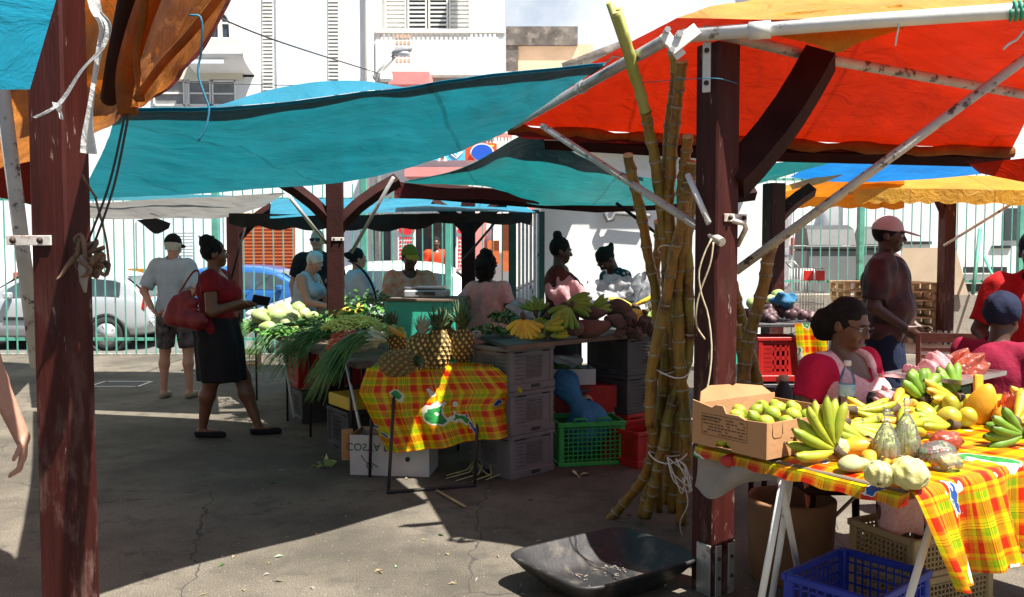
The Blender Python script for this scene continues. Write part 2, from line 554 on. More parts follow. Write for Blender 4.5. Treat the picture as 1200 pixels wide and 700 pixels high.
def asphalt_mat():
    m, nt, b = new_mat('asphalt')
    f1, _, _ = noise_fac(nt, 'Object', 0.7, detail=7, rough=0.62, lo=0.42, hi=0.62)
    f2, _, _ = noise_fac(nt, 'Object', 130, detail=3, rough=0.7, lo=0.35, hi=0.7)
    f3, _, _ = noise_fac(nt, 'Object', 5, detail=8, rough=0.7, lo=0.52, hi=0.66)
    base = mixc(nt, f1, (0.098, 0.086, 0.069), (0.195, 0.171, 0.138))
    base = mixc(nt, f2, mixc(nt, 1.0, base, (0.45, 0.45, 0.45), 'MULTIPLY'), mixc(nt, 1.0, base, (1.55, 1.55, 1.5), 'MULTIPLY'))
    f3m = N(nt, 'ShaderNodeMath', operation='MULTIPLY'); f3m.inputs[1].default_value = 0.75
    nt.links.new(f3, f3m.inputs[0])
    base = mixc(nt, f3m.outputs[0], base, (0.07, 0.064, 0.055))
    vo = N(nt, 'ShaderNodeTexVoronoi', Scale=38.0); tc = N(nt, 'ShaderNodeTexCoord'); nt.links.new(tc.outputs['Object'], vo.inputs['Vector'])
    lt = N(nt, 'ShaderNodeMath', operation='LESS_THAN'); lt.inputs[1].default_value = 0.13
    nt.links.new(vo.outputs['Distance'], lt.inputs[0])
    wn = N(nt, 'ShaderNodeSeparateColor'); nt.links.new(vo.outputs['Color'], wn.inputs[0])
    gt = N(nt, 'ShaderNodeMath', operation='GREATER_THAN'); gt.inputs[1].default_value = 0.8; nt.links.new(wn.outputs[0], gt.inputs[0])
    mu = N(nt, 'ShaderNodeMath', operation='MULTIPLY'); nt.links.new(lt.outputs[0], mu.inputs[0]); nt.links.new(gt.outputs[0], mu.inputs[1])
    base = mixc(nt, mu.outputs[0], base, (0.34, 0.31, 0.26))
    v2 = N(nt, 'ShaderNodeTexVoronoi', Scale=0.42, feature='DISTANCE_TO_EDGE')
    mp = N(nt, 'ShaderNodeMixRGB') if False else None
    nn = N(nt, 'ShaderNodeTexNoise', Scale=3.0, Detail=5.0)
    nt.links.new(tc.outputs['Object'], nn.inputs['Vector'])
    ad = N(nt, 'ShaderNodeVectorMath', operation='MULTIPLY_ADD'); ad.inputs[1].default_value = (0.25, 0.25, 0.25)
    nt.links.new(nn.outputs['Color'], ad.inputs[0]); nt.links.new(tc.outputs['Object'], ad.inputs[2])
    nt.links.new(ad.outputs[0], v2.inputs['Vector'])
    l2 = N(nt, 'ShaderNodeMath', operation='LESS_THAN'); l2.inputs[1].default_value = 0.0016
    nt.links.new(v2.outputs['Distance'], l2.inputs[0])
    base = mixc(nt, l2.outputs[0], base, (0.06, 0.055, 0.05))
    nt.links.new(base, b.inputs['Base Color'])
    b.inputs['Roughness'].default_value = 0.85
    b.inputs['Specular IOR Level'].default_value = 0.25
    bump(nt, b, f2, 0.5, 0.004)
    return m
def wood_paint_mat(name='maroon_paint', col=(0.046, 0.0085, 0.0065)):
    m, nt, b = new_mat(name)
    f, _, _ = noise_fac(nt, 'Object', 3, detail=5, stretch=(6, 6, 0.6))
    base = mixc(nt, f, [x * .6 for x in col], [x * 1.35 for x in col])
    w, _, src = noise_fac(nt, 'Object', 7, detail=8, rough=0.7, lo=0.50, hi=0.60, stretch=(1, 1, 0.35))
    tc = N(nt, 'ShaderNodeTexCoord'); sp = N(nt, 'ShaderNodeSeparateXYZ'); nt.links.new(tc.outputs['Object'], sp.inputs[0])
    mr = N(nt, 'ShaderNodeMapRange'); mr.inputs['From Min'].default_value = 1.5; mr.inputs['From Max'].default_value = 0.5
    mr.inputs['To Min'].default_value = 0.04; mr.inputs['To Max'].default_value = 0.75
    nt.links.new(sp.outputs['Z'], mr.inputs['Value'])
    mu = N(nt, 'ShaderNodeMath', operation='MULTIPLY'); nt.links.new(w, mu.inputs[0]); nt.links.new(mr.outputs[0], mu.inputs[1])
    base = mixc(nt, mu.outputs[0], base, (0.17, 0.10, 0.085))
    w2, _, _ = noise_fac(nt, 'Object', 26, detail=6, rough=0.7, lo=0.64, hi=0.70, stretch=(1, 1, 0.2))
    base = mixc(nt, w2, base, (0.3, 0.22, 0.18))
    nt.links.new(base, b.inputs['Base Color'])
    b.inputs['Roughness'].default_value = 0.55
    b.inputs['Specular IOR Level'].default_value = 0.22
    bf, _, _ = noise_fac(nt, 'Object', 30, detail=5, stretch=(3, 3, 0.25))
    bump(nt, b, bf, 0.35, 0.004)
    return m
def madras_mat(name, per=0.24, shift=0.0, pale=0.0):
    """plaid cotton: warp and weft stripe sequences over UV in metres, printed leaf shapes"""
    m, nt, b = new_mat(name)
    tc = N(nt, 'ShaderNodeTexCoord'); sp = N(nt, 'ShaderNodeSeparateXYZ'); nt.links.new(tc.outputs['UV'], sp.inputs[0])
    def stripes(sock, seq, off):
        ma = N(nt, 'ShaderNodeMath', operation='MULTIPLY_ADD'); ma.inputs[1].default_value = 1 / per; ma.inputs[2].default_value = off
        nt.links.new(sock, ma.inputs[0])
        fr = N(nt, 'ShaderNodeMath', operation='FRACT'); nt.links.new(ma.outputs[0], fr.inputs[0])
        rp = N(nt, 'ShaderNodeValToRGB'); rp.color_ramp.interpolation = 'CONSTANT'
        el = rp.color_ramp.elements
        while len(el) > 1: el.remove(el[-1])
        el[0].position = 0; el[0].color = c4(seq[0][1])
        for p, c in seq[1:]:
            e = el.new(p); e.color = c4(c)
        nt.links.new(fr.outputs[0], rp.inputs[0])
        return rp.outputs[0]
    Y = (0.85, 0.58, 0.03); RD = (0.70, 0.035, 0.012); OR = (0.85, 0.22, 0.012); GR = (0.30, 0.48, 0.02); DK = (0.05, 0.09, 0.02); LY = (0.90, 0.72, 0.12)
    s1 = [(0, Y), (.07, RD), (.24, OR), (.29, Y), (.33, RD), (.39, Y), (.44, GR), (.50, DK), (.515, LY), (.545, DK), (.56, LY), (.59, DK), (.605, GR), (.70, Y), (.75, RD), (.91, OR), (.95, LY)]
    s2 = [(0, GR), (.10, Y), (.15, RD), (.34, OR), (.39, Y), (.45, DK), (.46, LY), (.49, DK), (.50, LY), (.53, DK), (.54, GR), (.64, Y), (.70, OR), (.74, RD), (.90, Y), (.96, OR)]
    a = stripes(sp.outputs[0], s1, shift); c = stripes(sp.outputs[1], s2, shift * .7)
    cloth = mixc(nt, 0.5, a, c)
    hs = N(nt, 'ShaderNodeHueSaturation', Saturation=1.22, Value=pale); nt.links.new(cloth, hs.inputs['Color']); cloth = hs.outputs[0]
    def blob(scale, off, lo, hi):
        mp = N(nt, 'ShaderNodeMapping'); mp.inputs['Location'].default_value = off; mp.inputs['Scale'].default_value = (1, 0.75, 1)
        nt.links.new(tc.outputs['UV'], mp.inputs[0])
        n = N(nt, 'ShaderNodeTexNoise', Scale=scale, Detail=3.0, Roughness=0.5); nt.links.new(mp.outputs[0], n.inputs['Vector'])
        g = N(nt, 'ShaderNodeMath', operation='GREATER_THAN'); g.inputs[1].default_value = lo; nt.links.new(n.outputs['Fac'], g.inputs[0])
        h = N(nt, 'ShaderNodeMath', operation='GREATER_THAN'); h.inputs[1].default_value = hi; nt.links.new(n.outputs['Fac'], h.inputs[0])
        return g.outputs[0], h.outputs[0], n
    g, h, n = blob(3.9, (3.1 + shift * 5, 1.7, 0), 0.600, 0.622)
    cloth = mixc(nt, g, cloth, (0.72, 0.74, 0.62))
    leaf = mixc(nt, noise_fac(nt, 'UV', 30, detail=3)[0], (0.01, 0.20, 0.045), (0.05, 0.36, 0.08))
    cloth = mixc(nt, h, cloth, leaf)
    g, h, n = blob(8.0, (9.7 + shift * 3, 4.1, 0), 0.675, 0.69)
    cloth = mixc(nt, g, cloth, (0.72, 0.74, 0.66)); cloth = mixc(nt, h, cloth, (0.015, 0.09, 0.36))
    nt.links.new(cloth, b.inputs['Base Color'])
    b.inputs['Roughness'].default_value = 0.42
    b.inputs['Specular IOR Level'].default_value = 0.35
    bf, _, _ = noise_fac(nt, 'UV', 9, detail=6)
    bump(nt, b, bf, 0.25, 0.01)
    tr = N(nt, 'ShaderNodeBsdfTranslucent'); nt.links.new(cloth, tr.inputs[0])
    mx = N(nt, 'ShaderNodeMixShader'); mx.inputs[0].default_value = 0.18
    nt.links.new(b.outputs[0], mx.inputs[1]); nt.links.new(tr.outputs[0], mx.inputs[2])
    nt.links.new(mx.outputs[0], nt.nodes['Material Output'].inputs['Surface'])
    return m
def cane_mat():
    m, nt, b = new_mat('cane_skin')
    f, _, _ = noise_fac(nt, 'Object', 2.2, detail=5, lo=0.35, hi=0.68)
    f2, _, _ = noise_fac(nt, 'Object', 22, detail=6, rough=0.7, lo=0.5, hi=0.72, stretch=(1, 1, 0.3))
    base = mixc(nt, f, (0.17, 0.13, 0.016), (0.40, 0.14, 0.02))
    oi = N(nt, 'ShaderNodeObjectInfo')
    base = mixc(nt, oi.outputs['Random'], base, mixc(nt, f, (0.25, 0.16, 0.022), (0.50, 0.17, 0.02)))
    base = mixc(nt, f2, base, (0.055, 0.035, 0.016))
    rr = N(nt, 'ShaderNodeMath', operation='MULTIPLY'); rr.inputs[1].default_value = 5.77; nt.links.new(oi.outputs['Random'], rr.inputs[0])
    rf = N(nt, 'ShaderNodeMath', operation='FRACT'); nt.links.new(rr.outputs[0], rf.inputs[0])
    f4, _, _ = noise_fac(nt, 'Object', 3.7, detail=6, rough=.65, lo=.42, hi=.60)
    g4 = N(nt, 'ShaderNodeMath', operation='MULTIPLY'); nt.links.new(f4, g4.inputs[0]); nt.links.new(rf.outputs[0], g4.inputs[1])
    base = mixc(nt, g4.outputs[0], base, (0.22, 0.21, 0.03))
    f5, _, _ = noise_fac(nt, 'Object', 5.1, detail=6, rough=.65, lo=.50, hi=.66)
    base = mixc(nt, f5, base, (0.075, 0.03, 0.018))
    nt.links.new(base, b.inputs['Base Color'])
    b.inputs['Roughness'].default_value = 0.38
    bf, _, _ = noise_fac(nt, 'Object', 40, detail=4, stretch=(1, 1, 0.2)); bump(nt, b, bf, 0.15, 0.003)
    return m
M = {}
M['asphalt'] = asphalt_mat()
M['road'] = pmat('road_surface', (0.13, 0.125, 0.115), var=0.25, scale=0.8, rough=0.9, bmp=0.4, bscale=120)
M['concrete'] = pmat('concrete', (0.30, 0.275, 0.235), var=0.3, scale=3, rough=0.9, bmp=0.4, bscale=30, dirt=(0.10, 0.09, 0.07))
M['maroon'] = wood_paint_mat()
M['darkwood_postshade'] = pmat('dark_wood_and_post_shade', (0.030, 0.009, 0.0075), var=0.4, scale=4, rough=0.75, spec=.15, stretch=(1, 1, 1), bmp=0.3)  # wood of beams and stools; on inner posts its darkness imitates shade
M['galv'] = pmat('galvanised_steel', (0.48, 0.48, 0.46), var=0.2, scale=9, rough=0.42, metal=0.55, bmp=0.1, dirt=(0.16, 0.12, 0.09), dirt_amt=(0.58, 0.68), dirt_scale=9)
M['whitepipe'] = pmat('white_painted_pipe', (0.72, 0.72, 0.69), var=0.1, scale=5, rough=0.4, bmp=0.1, dirt=(0.25, 0.19, 0.14), dirt_amt=(0.63, 0.70), dirt_scale=11)
M['oldpipe'] = pmat('weathered_pipe', (0.50, 0.47, 0.42), var=0.2, scale=8, rough=0.5, bmp=0.2, dirt=(0.09, 0.06, 0.05), dirt_amt=(0.56, 0.62), dirt_scale=14)
M['plate'] = pmat('bracket_steel', (0.62, 0.58, 0.54), var=0.15, scale=10, rough=0.45, metal=0.2, dirt=(0.30, 0.09, 0.03), dirt_amt=(0.56, 0.66), dirt_scale=12)
M['bolt'] = pmat('rusty_bolt', (0.05, 0.03, 0.025), rough=0.6, metal=0.4)
M['teal'] = tarp_mat('teal_tarp', (0.03, 0.22, 0.28), (0.006, 0.20, 0.25), trans=0.38, scale=1.2)
M['tealdark'] = tarp_mat('teal_hem', (0.015, 0.13, 0.19), (0.004, 0.06, 0.10), trans=0.35)
M['tealgreen'] = tarp_mat('green_teal_tarp', (0.03, 0.23, 0.24), (0.008, 0.21, 0.215), trans=0.38, scale=1.5)
M['skyblue'] = tarp_mat('blue_tarp', (0.04, 0.36, 0.55), (0.02, 0.36, 0.55), trans=0.45)
M['blue2'] = tarp_mat('bright_blue_tarp', (0.03, 0.24, 0.65), (0.01, 0.22, 0.65), trans=0.45)
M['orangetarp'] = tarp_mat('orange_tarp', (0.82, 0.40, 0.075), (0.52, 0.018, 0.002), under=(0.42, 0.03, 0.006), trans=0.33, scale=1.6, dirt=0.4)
M['oldorange'] = tarp_mat('old_orange_tarp', (0.60, 0.22, 0.03), (0.66, 0.15, 0.008), trans=0.45, scale=3, dirt=0.8)
M['yellowtarp'] = tarp_mat('yellow_tarp', (0.80, 0.45, 0.05), (0.70, 0.20, 0.01), trans=0.42)
M['greytarp'] = tarp_mat('grey_tarp', (0.40, 0.40, 0.39), (0.35, 0.34, 0.32), trans=0.35)
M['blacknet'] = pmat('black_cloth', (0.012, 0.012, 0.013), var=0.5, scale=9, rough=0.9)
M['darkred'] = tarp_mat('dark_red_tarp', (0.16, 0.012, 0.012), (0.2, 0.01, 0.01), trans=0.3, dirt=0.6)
M['madras'] = madras_mat('madras_cloth', 0.235, 0.0, .82)
M['madras2'] = madras_mat('madras_cloth_two', 0.21, 0.37, 1.0)
M['cane'] = cane_mat()
M['canecut'] = pmat('cane_cut', (0.62, 0.50, 0.24), var=0.25, scale=60, rough=0.8)
M['canering'] = pmat('cane_node', (0.42, 0.36, 0.24), (0.12, 0.09, 0.05), rough=0.7, scale=25)
M['canegreen'] = pmat('cane_green', (0.30, 0.34, 0.05), (0.42, 0.40, 0.12), rough=0.5, scale=5, stretch=(3, 3, .3))
M['greyplastic'] = pmat('grey_plastic', (0.15, 0.138, 0.138), var=0.25, scale=4, rough=0.5, bmp=0.1, dirt=(0.14, 0.12, 0.10), dirt_amt=(0.5, 0.75))
M['darkplastic'] = pmat('dark_grey_plastic', (0.055, 0.053, 0.056), var=0.25, scale=4, rough=0.5, bmp=0.1)
M['blackplastic'] = pmat('black_plastic', (0.020, 0.020, 0.021), var=0.3, scale=5, rough=0.5, bmp=0.15, bscale=30, dirt=(0.12, 0.105, 0.085), dirt_amt=(0.54, 0.72), dirt_scale=7)
M['blueplastic'] = pmat('blue_plastic', (0.012, 0.035, 0.36), var=0.15, scale=5, rough=0.4, bmp=0.05)
M['greenplastic'] = pmat('green_plastic', (0.035, 0.34, 0.07), var=0.15, scale=5, rough=0.4, bmp=0.05)
M['redplastic'] = pmat('red_plastic', (0.42, 0.012, 0.010), var=0.2, scale=5, rough=0.45, bmp=0.05)
M['tanplastic'] = pmat('tan_plastic', (0.42, 0.30, 0.14), var=0.15, scale=5, rough=0.55)
M['card'] = pmat('cardboard', (0.44, 0.23, 0.10), var=0.12, scale=5, rough=0.85, bmp=0.15, bscale=50)
M['carddark'] = pmat('cardboard_edge', (0.20, 0.10, 0.045), var=0.2, scale=5, rough=0.9)
M['printink'] = pmat('carton_ink', (0.10, 0.055, 0.03), rough=0.8)
M['whitecard'] = pmat('white_carton', (0.52, 0.50, 0.47), var=0.08, scale=5, rough=0.7)
M['greenink'] = pmat('green_ink', (0.03, 0.10, 0.06), rough=0.8)
M['whitepaint'] = pmat('white_paint', (0.78, 0.77, 0.73), var=0.06, scale=2, rough=0.7, bmp=0.15, bscale=12, dirt=(0.60, 0.58, 0.52), dirt_amt=(0.55, 0.8))
M['whitewall'] = pmat('white_wall', (0.80, 0.80, 0.78), var=0.05, scale=1.2, rough=0.85, bmp=0.2, bscale=40, dirt=(0.66, 0.64, 0.60), dirt_amt=(0.55, 0.85))
M['paleblue'] = pmat('pale_blue_wall', (0.68, 0.76, 0.84), var=0.05, scale=1.2, rough=0.85)
M['cream'] = pmat('cream_wall', (0.68, 0.64, 0.50), var=0.06, scale=1.5, rough=0.85)
M['peach'] = pmat('peach_wall', (0.62, 0.42, 0.28), var=0.1, scale=2, rough=0.85)
M['oldconc'] = pmat('mossy_concrete', (0.10, 0.085, 0.075), var=0.5, scale=2.5, rough=0.95, dirt=(0.26, 0.22, 0.19), dirt_amt=(0.5, 0.7), bmp=0.5, bscale=12)
M['pinkroof'] = pmat('pink_awning', (0.72, 0.26, 0.24), var=0.12, scale=2, rough=0.6)
M['glass'] = window_mat('window_glass')
M['carglass'] = window_mat('car_glass', (0.03, 0.04, 0.045))
M['louvre'] = pmat('grey_louvre', (0.22, 0.22, 0.22), rough=0.6)
M['greenpaint'] = pmat('green_paint', (0.10, 0.34, 0.26), var=0.2, scale=5, rough=0.45, dirt=(0.05, 0.09, 0.07))
M['darkgreen'] = pmat('dark_green_paint', (0.008, 0.05, 0.035), var=0.2, scale=5, rough=0.5)
M['greenbox'] = pmat('turquoise_green_paint', (0.04, 0.42, 0.29), var=0.15, scale=4, rough=0.5, dirt=(0.06, 0.14, 0.11), dirt_amt=(0.58, 0.72), dirt_scale=8)
M['shutter'] = pmat('orange_shutter', (0.55, 0.13, 0.035), var=0.15, scale=4, rough=0.5)
M['silver'] = pmat('silver_car_paint', (0.46, 0.47, 0.50), var=0.04, scale=2, rough=0.3, metal=0.2, bmp=0, coat=0.6)
M['whitecar'] = pmat('white_car_paint', (0.80, 0.80, 0.80), var=0.03, scale=2, rough=0.3, bmp=0, coat=0.6)
M['bluecar'] = pmat('blue_car_paint', (0.03, 0.14, 0.42), var=0.05, scale=2, rough=0.28, metal=0.3, bmp=0, coat=0.6)
M['tyre'] = pmat('tyre_rubber', (0.02, 0.02, 0.02), rough=0.8)
M['rim'] = pmat('alloy', (0.55, 0.55, 0.56), rough=0.35, metal=0.6)
M['redlens'] = pmat('red_lens', (0.50, 0.015, 0.012), rough=0.15)
M['clearlens'] = pmat('headlight_lens', (0.55, 0.57, 0.60), rough=0.1)
M['trim'] = pmat('black_trim', (0.02, 0.02, 0.022), rough=0.55)
M['pallet'] = pmat('pallet_wood', (0.50, 0.33, 0.18), var=0.25, scale=6, rough=0.85, rnd=0.15)
M['ply'] = pmat('plywood', (0.42, 0.35, 0.26), var=0.1, scale=3, rough=0.8)
M['oldwood'] = pmat('old_wood', (0.16, 0.12, 0.085), var=0.3, scale=5, rough=0.85)
M['board'] = pmat('stall_board', (0.055, 0.055, 0.058), var=0.3, scale=4, rough=0.5, dirt=(0.15, 0.09, 0.06), dirt_amt=(0.6, 0.75))
M['chairwood'] = pmat('brown_chair_wood', (0.10, 0.026, 0.016), var=0.25, scale=6, rough=0.45)
M['legmetal'] = pmat('dark_metal_leg', (0.04, 0.035, 0.032), rough=0.5, metal=0.4)
M['wirecol'] = pmat('wire', (0.03, 0.03, 0.035), rough=0.6)
M['rope'] = pmat('pale_rope', (0.55, 0.45, 0.30), var=0.2, scale=40, rough=0.9)
M['oldrope'] = pmat('old_rope', (0.15, 0.09, 0.055), var=0.4, scale=30, rough=0.9)
M['whiterope'] = pmat('white_cord', (0.72, 0.70, 0.66), var=0.1, scale=40, rough=0.8)
M['greenrope'] = pmat('green_rope', (0.02, 0.30, 0.17), var=0.2, scale=60, rough=0.8)
M['bluecord'] = pmat('blue_cord', (0.02, 0.16, 0.26), var=0.2, scale=60, rough=0.6)
M['strip'] = tarp_mat('white_plastic_strip', (0.78, 0.78, 0.77), (0.7, 0.7, 0.7), trans=0.4, dirt=0.1)
M['ragcloth'] = pmat('grey_rag', (0.25, 0.22, 0.19), var=0.15, scale=8, rough=0.9, bmp=0.4, bscale=25, dirt=(0.2, 0.18, 0.15))
M['bluebag'] = tarp_mat('blue_sack', (0.06, 0.28, 0.52), (0.02, 0.12, 0.28), trans=0.25, dirt=0.3)
M['film'] = clear_mat('clear_bag', tint=(.97, .98, .98), diff=0.17, diffcol=(.95, .96, .97), rough=.2)
M['filmwhite'] = clear_mat('milky_bag', diff=0.62, rough=0.25)
M['filmred'] = clear_mat('red_bag', tint=(0.95, 0.45, 0.35), diff=0.5, diffcol=(0.8, 0.2, 0.12))
M['pinkbag'] = tarp_mat('pink_plastic_bag', (0.80, 0.48, 0.50), (0.8, 0.42, 0.45), trans=0.4, dirt=0.08)
M['bottle'] = clear_mat('bottle_plastic', tint=(0.93, 0.96, 0.98), diff=0.06, rough=0.05, bscale=6, bmp=0.1)
M['labelblue'] = pmat('bottle_label', (0.10, 0.42, 0.62), (0.55, 0.78, 0.85), scale=30, rough=0.4)
M['cap'] = pmat('white_cap', (0.75, 0.77, 0.8), rough=0.4)
M['steel'] = pmat('steel_tray', (0.55, 0.52, 0.53), rough=0.25, metal=0.8, bmp=0.05)
M['scale'] = pmat('scale_grey', (0.30, 0.31, 0.33), rough=0.4)
M['banana'] = pmat('banana_skin', (0.17, 0.26, 0.012), (0.46, 0.42, 0.025), scale=7, rough=0.5, bmp=0.05, rnd=0.12, dirt=(0.09, 0.055, 0.02), dirt_amt=(0.61, 0.69), dirt_scale=22)
M['bananay'] = pmat('ripe_banana_skin', (0.50, 0.33, 0.018), (0.64, 0.43, 0.03), scale=6, rough=0.5, bmp=0.05, rnd=0.12, dirt=(0.12, 0.06, 0.02), dirt_amt=(0.59, 0.68), dirt_scale=18)
M['bananag'] = pmat('green_banana_skin', (0.09, 0.22, 0.015), (0.20, 0.33, 0.03), scale=6, rough=0.5, bmp=0.05, rnd=0.18, dirt=(0.05, 0.05, 0.02), dirt_amt=(0.66, 0.74), dirt_scale=20)
M['plantain'] = pmat('plantain_skin', (0.60, 0.30, 0.02), (0.66, 0.42, 0.03), scale=6, rough=0.5, rnd=0.15, dirt=(0.10, 0.06, 0.02), dirt_amt=(0.6, 0.7), dirt_scale=14)
M['bstem'] = pmat('banana_stem', (0.10, 0.075, 0.03), (0.06, 0.03, 0.02), rough=0.8, scale=20)
M['lime'] = pmat('lime_skin', (0.20, 0.30, 0.02), (0.38, 0.42, 0.04), scale=9, rough=0.45, bmp=0.2, bscale=120, rnd=0.15)
M['greenleaf'] = pmat('green_leaf', (0.05, 0.17, 0.022), (0.11, 0.27, 0.04), scale=8, rough=0.5, rnd=0.2)
M['onionleaf'] = pmat('onion_leaf', (0.05, 0.17, 0.045), (0.15, 0.32, 0.08), scale=6, rough=0.45, rnd=0.2)
M['onionwhite'] = pmat('onion_white', (0.60, 0.64, 0.52), (0.40, 0.50, 0.28), scale=10, rough=0.45)
M['palegreen'] = pmat('pale_green_skin', (0.30, 0.42, 0.13), (0.42, 0.50, 0.20), scale=7, rough=0.5, rnd=0.25)
M['squash'] = pmat('squash_skin', (0.50, 0.46, 0.24), (0.34, 0.40, 0.16), scale=6, rough=0.55, rnd=0.2)
M['bean'] = pmat('bean_skin', (0.46, 0.58, 0.12), (0.62, 0.68, 0.22), scale=7, rough=0.5, rnd=0.25)
M['cucumber'] = pmat('cucumber_skin', (0.03, 0.10, 0.015), (0.08, 0.18, 0.03), scale=7, rough=0.45, rnd=0.2)
M['tomato'] = pmat('tomato_skin', (0.55, 0.045, 0.012), (0.62, 0.11, 0.02), scale=5, rough=0.3, rnd=0.2)
M['redpepper'] = pmat('chilli_skin', (0.40, 0.02, 0.012), rough=0.3, rnd=0.25)
M['pine'] = pmat('pineapple_skin', (0.66, 0.38, 0.09), (0.80, 0.56, 0.20), scale=14, rough=0.6, bmp=0.4, bscale=70, rnd=0.12, dirt=(0.13, 0.08, 0.025), dirt_amt=(0.52, 0.66), dirt_scale=16)
M['pinedark'] = pmat('pineapple_dark_skin', (0.20, 0.15, 0.05), (0.40, 0.18, 0.05), scale=10, rough=0.6, bmp=0.4, bscale=70, rnd=0.15)
M['pinegap'] = pmat('pineapple_furrow', (0.15, 0.11, 0.035), rough=0.8)
M['crown'] = pmat('pineapple_leaf', (0.05, 0.10, 0.045), (0.12, 0.18, 0.085), scale=9, rough=0.5, rnd=0.15)
M['crownpale'] = pmat('pineapple_pale_leaf', (0.30, 0.36, 0.26), (0.5, 0.5, 0.36), scale=9, rough=0.5)
M['yam'] = pmat('yam_skin', (0.07, 0.048, 0.034), (0.13, 0.085, 0.06), scale=8, rough=0.9, bmp=0.6, bscale=40, rnd=0.2)
M['yamred'] = pmat('red_yam_skin', (0.085, 0.04, 0.028), (0.15, 0.075, 0.05), scale=8, rough=0.9, bmp=0.6, bscale=40)
M['tuber'] = pmat('tuber_skin', (0.05, 0.034, 0.027), (0.10, 0.065, 0.048), scale=9, rough=0.9, bmp=0.6, bscale=60, rnd=0.25)
M['purple'] = pmat('purple_skin', (0.07, 0.035, 0.045), (0.14, 0.075, 0.08), scale=9, rough=0.5, rnd=0.3)
M['papaya'] = pmat('papaya_skin', (0.70, 0.27, 0.02), (0.66, 0.38, 0.03), scale=4, rough=0.42, rnd=0.15)
M['mango'] = pmat('mango_skin', (0.55, 0.40, 0.03), (0.30, 0.34, 0.04), scale=4, rough=0.4, rnd=0.25)
M['breadfruit'] = pmat('custard_apple_skin', (0.56, 0.50, 0.13), (0.64, 0.60, 0.30), scale=16, rough=0.6, bmp=0.5, bscale=35, dirt=(0.16, 0.11, 0.04), dirt_amt=(0.60, 0.68), dirt_scale=16)
M['orangef'] = pmat('orange_skin', (0.62, 0.22, 0.015), var=0.2, rough=0.4, rnd=0.15)
M['husk'] = pmat('dry_husk', (0.22, 0.18, 0.10), var=0.3, scale=9, rough=0.9)
def settle(t):
    """shift a thing built in world coordinates so its Empty sits at its base"""
    allo = []
    def rec(o):
        for k in KIDS.get(o.name, []):
            allo.append(k); rec(k)
    rec(t)
    if not allo: return t
    lo = np.array([1e9] * 3); hi = -lo
    arrs = {}
    for o in allo:
        if o.data.name in arrs: continue
        co = np.empty(len(o.data.vertices) * 3, dtype=np.float32)
        o.data.vertices.foreach_get('co', co); co = co.reshape(-1, 3)
        arrs[o.data.name] = (o.data, co)
        if len(co):
            lo = np.minimum(lo, co.min(0)); hi = np.maximum(hi, co.max(0))
    c = (lo + hi) / 2; c[2] = lo[2]
    for me, co in arrs.values():
        me.vertices.foreach_set('co', (co - c).astype(np.float32).ravel()); me.update()
    t.location = [float(x) for x in c]
    return t
def fr(px0, py0, px1, py1, d):
    a = W(px0, py0, d); b = W(px1, py1, d)
    return min(a.x, b.x), max(a.x, b.x), min(a.z, b.z), max(a.z, b.z)
def fbox(mb, px0, py0, px1, py1, d, th=0.1, mi=0, bev=0):
    """box whose front face covers the given photo area at depth d; goes th metres back"""
    x0, x1, z0, z1 = fr(px0, py0, px1, py1, d)
    mb.box(((x0 + x1) / 2, d + th / 2, (z0 + z1) / 2), (x1 - x0, th, z1 - z0), bev=bev, mi=mi)
    return mb
def part(name, mat, parent, *boxes):
    """each box: (px0,py0,px1,py1,d,th)"""
    mb = MB()
    for b in boxes: fbox(mb, *b)
    return mb.build(name, mat, parent)
mb = MB(); mb.sheet(lambda u, v: Vector((lerp(-40, 40, u), lerp(-12, 13.45, v), 0)), 1, 1)
props(mb.build('ground', M['asphalt']), kind='structure')
mb = MB(); mb.box((-17, 13.55, -0.125), (46.4, 0.2, 0.25), bev=0.02)
props(mb.build('kerb', M['concrete']), kind='structure')
mb = MB(); mb.sheet(lambda u, v: Vector((lerp(-400, 400, u), lerp(13.4, 600, v), -0.23)), 1, 1)
props(mb.build('road', M['road']), kind='structure')
mb = MB(); mb.box((12.6, 19.0, -0.12), (13.0, 11.0, 0.24))
props(mb.build('pavement', M['concrete']), kind='structure')
D1 = 22.0
t = thing('town_building', 'tall white building with round balcony, arched window and grey louvred strips behind the fence', 'building')
part('wall', M['whitewall'], t, (95, -160, 431, 425, D1, 6))
part('blue_panel', M['paleblue'], t, (321, -150, 383, 118, D1 - 0.06, 0.06))
for x0, x1 in ((307, 320), (384, 397)):
    g = MB()
    for k in range(44):
        y = -60 + k * 4.3
        fbox(g, x0 + 0.6, y, x1 - 0.6, y + 2.2, D1 - 0.05, 0.05)
    b = MB(); fbox(b, x0, -62, x1, 130, D1 - 0.015, 0.015)
    o = b.build('louvre_strip', M['louvre'], t)
    g.build('slats', M['whitepaint'], o)
bx0, bx1, bz0, bz1 = fr(214, 78, 283, 44, D1 - 1.0)
mb = MB()
prof = []
for k in range(9):
    a = k / 8
    prof.append((0.9 * math.sin(a * PI / 2) ** 0.7, lerp(bz0, bz1 - .35, a)))
prof += [(0.92, bz1)]
poly = [(0, bz0 - 0.05)] + prof + [(0, bz1)]
vs0 = [Vector((bx0, D1 - y, z)) for y, z in poly]; vs1 = [Vector((bx1, D1 - y, z)) for y, z in poly]
n = len(poly)
mb.add(vs0 + vs1, [tuple(range(n)), tuple(range(n, 2 * n))[::-1]] + [(k, n + k, n + (k + 1) % n, (k + 1) % n) for k in range(n)])
mb.build('balcony', M['whitepaint'], t)
mb = MB(); fbox(mb, 212, 70, 262, 74.5, D1 - 0.86, 0.05); mb.build('balcony_sign', M['paleblue'], t)
part('window_hood', M['cream'], t, (176, 76.5, 283, 93, D1 - 0.12, 0.12))
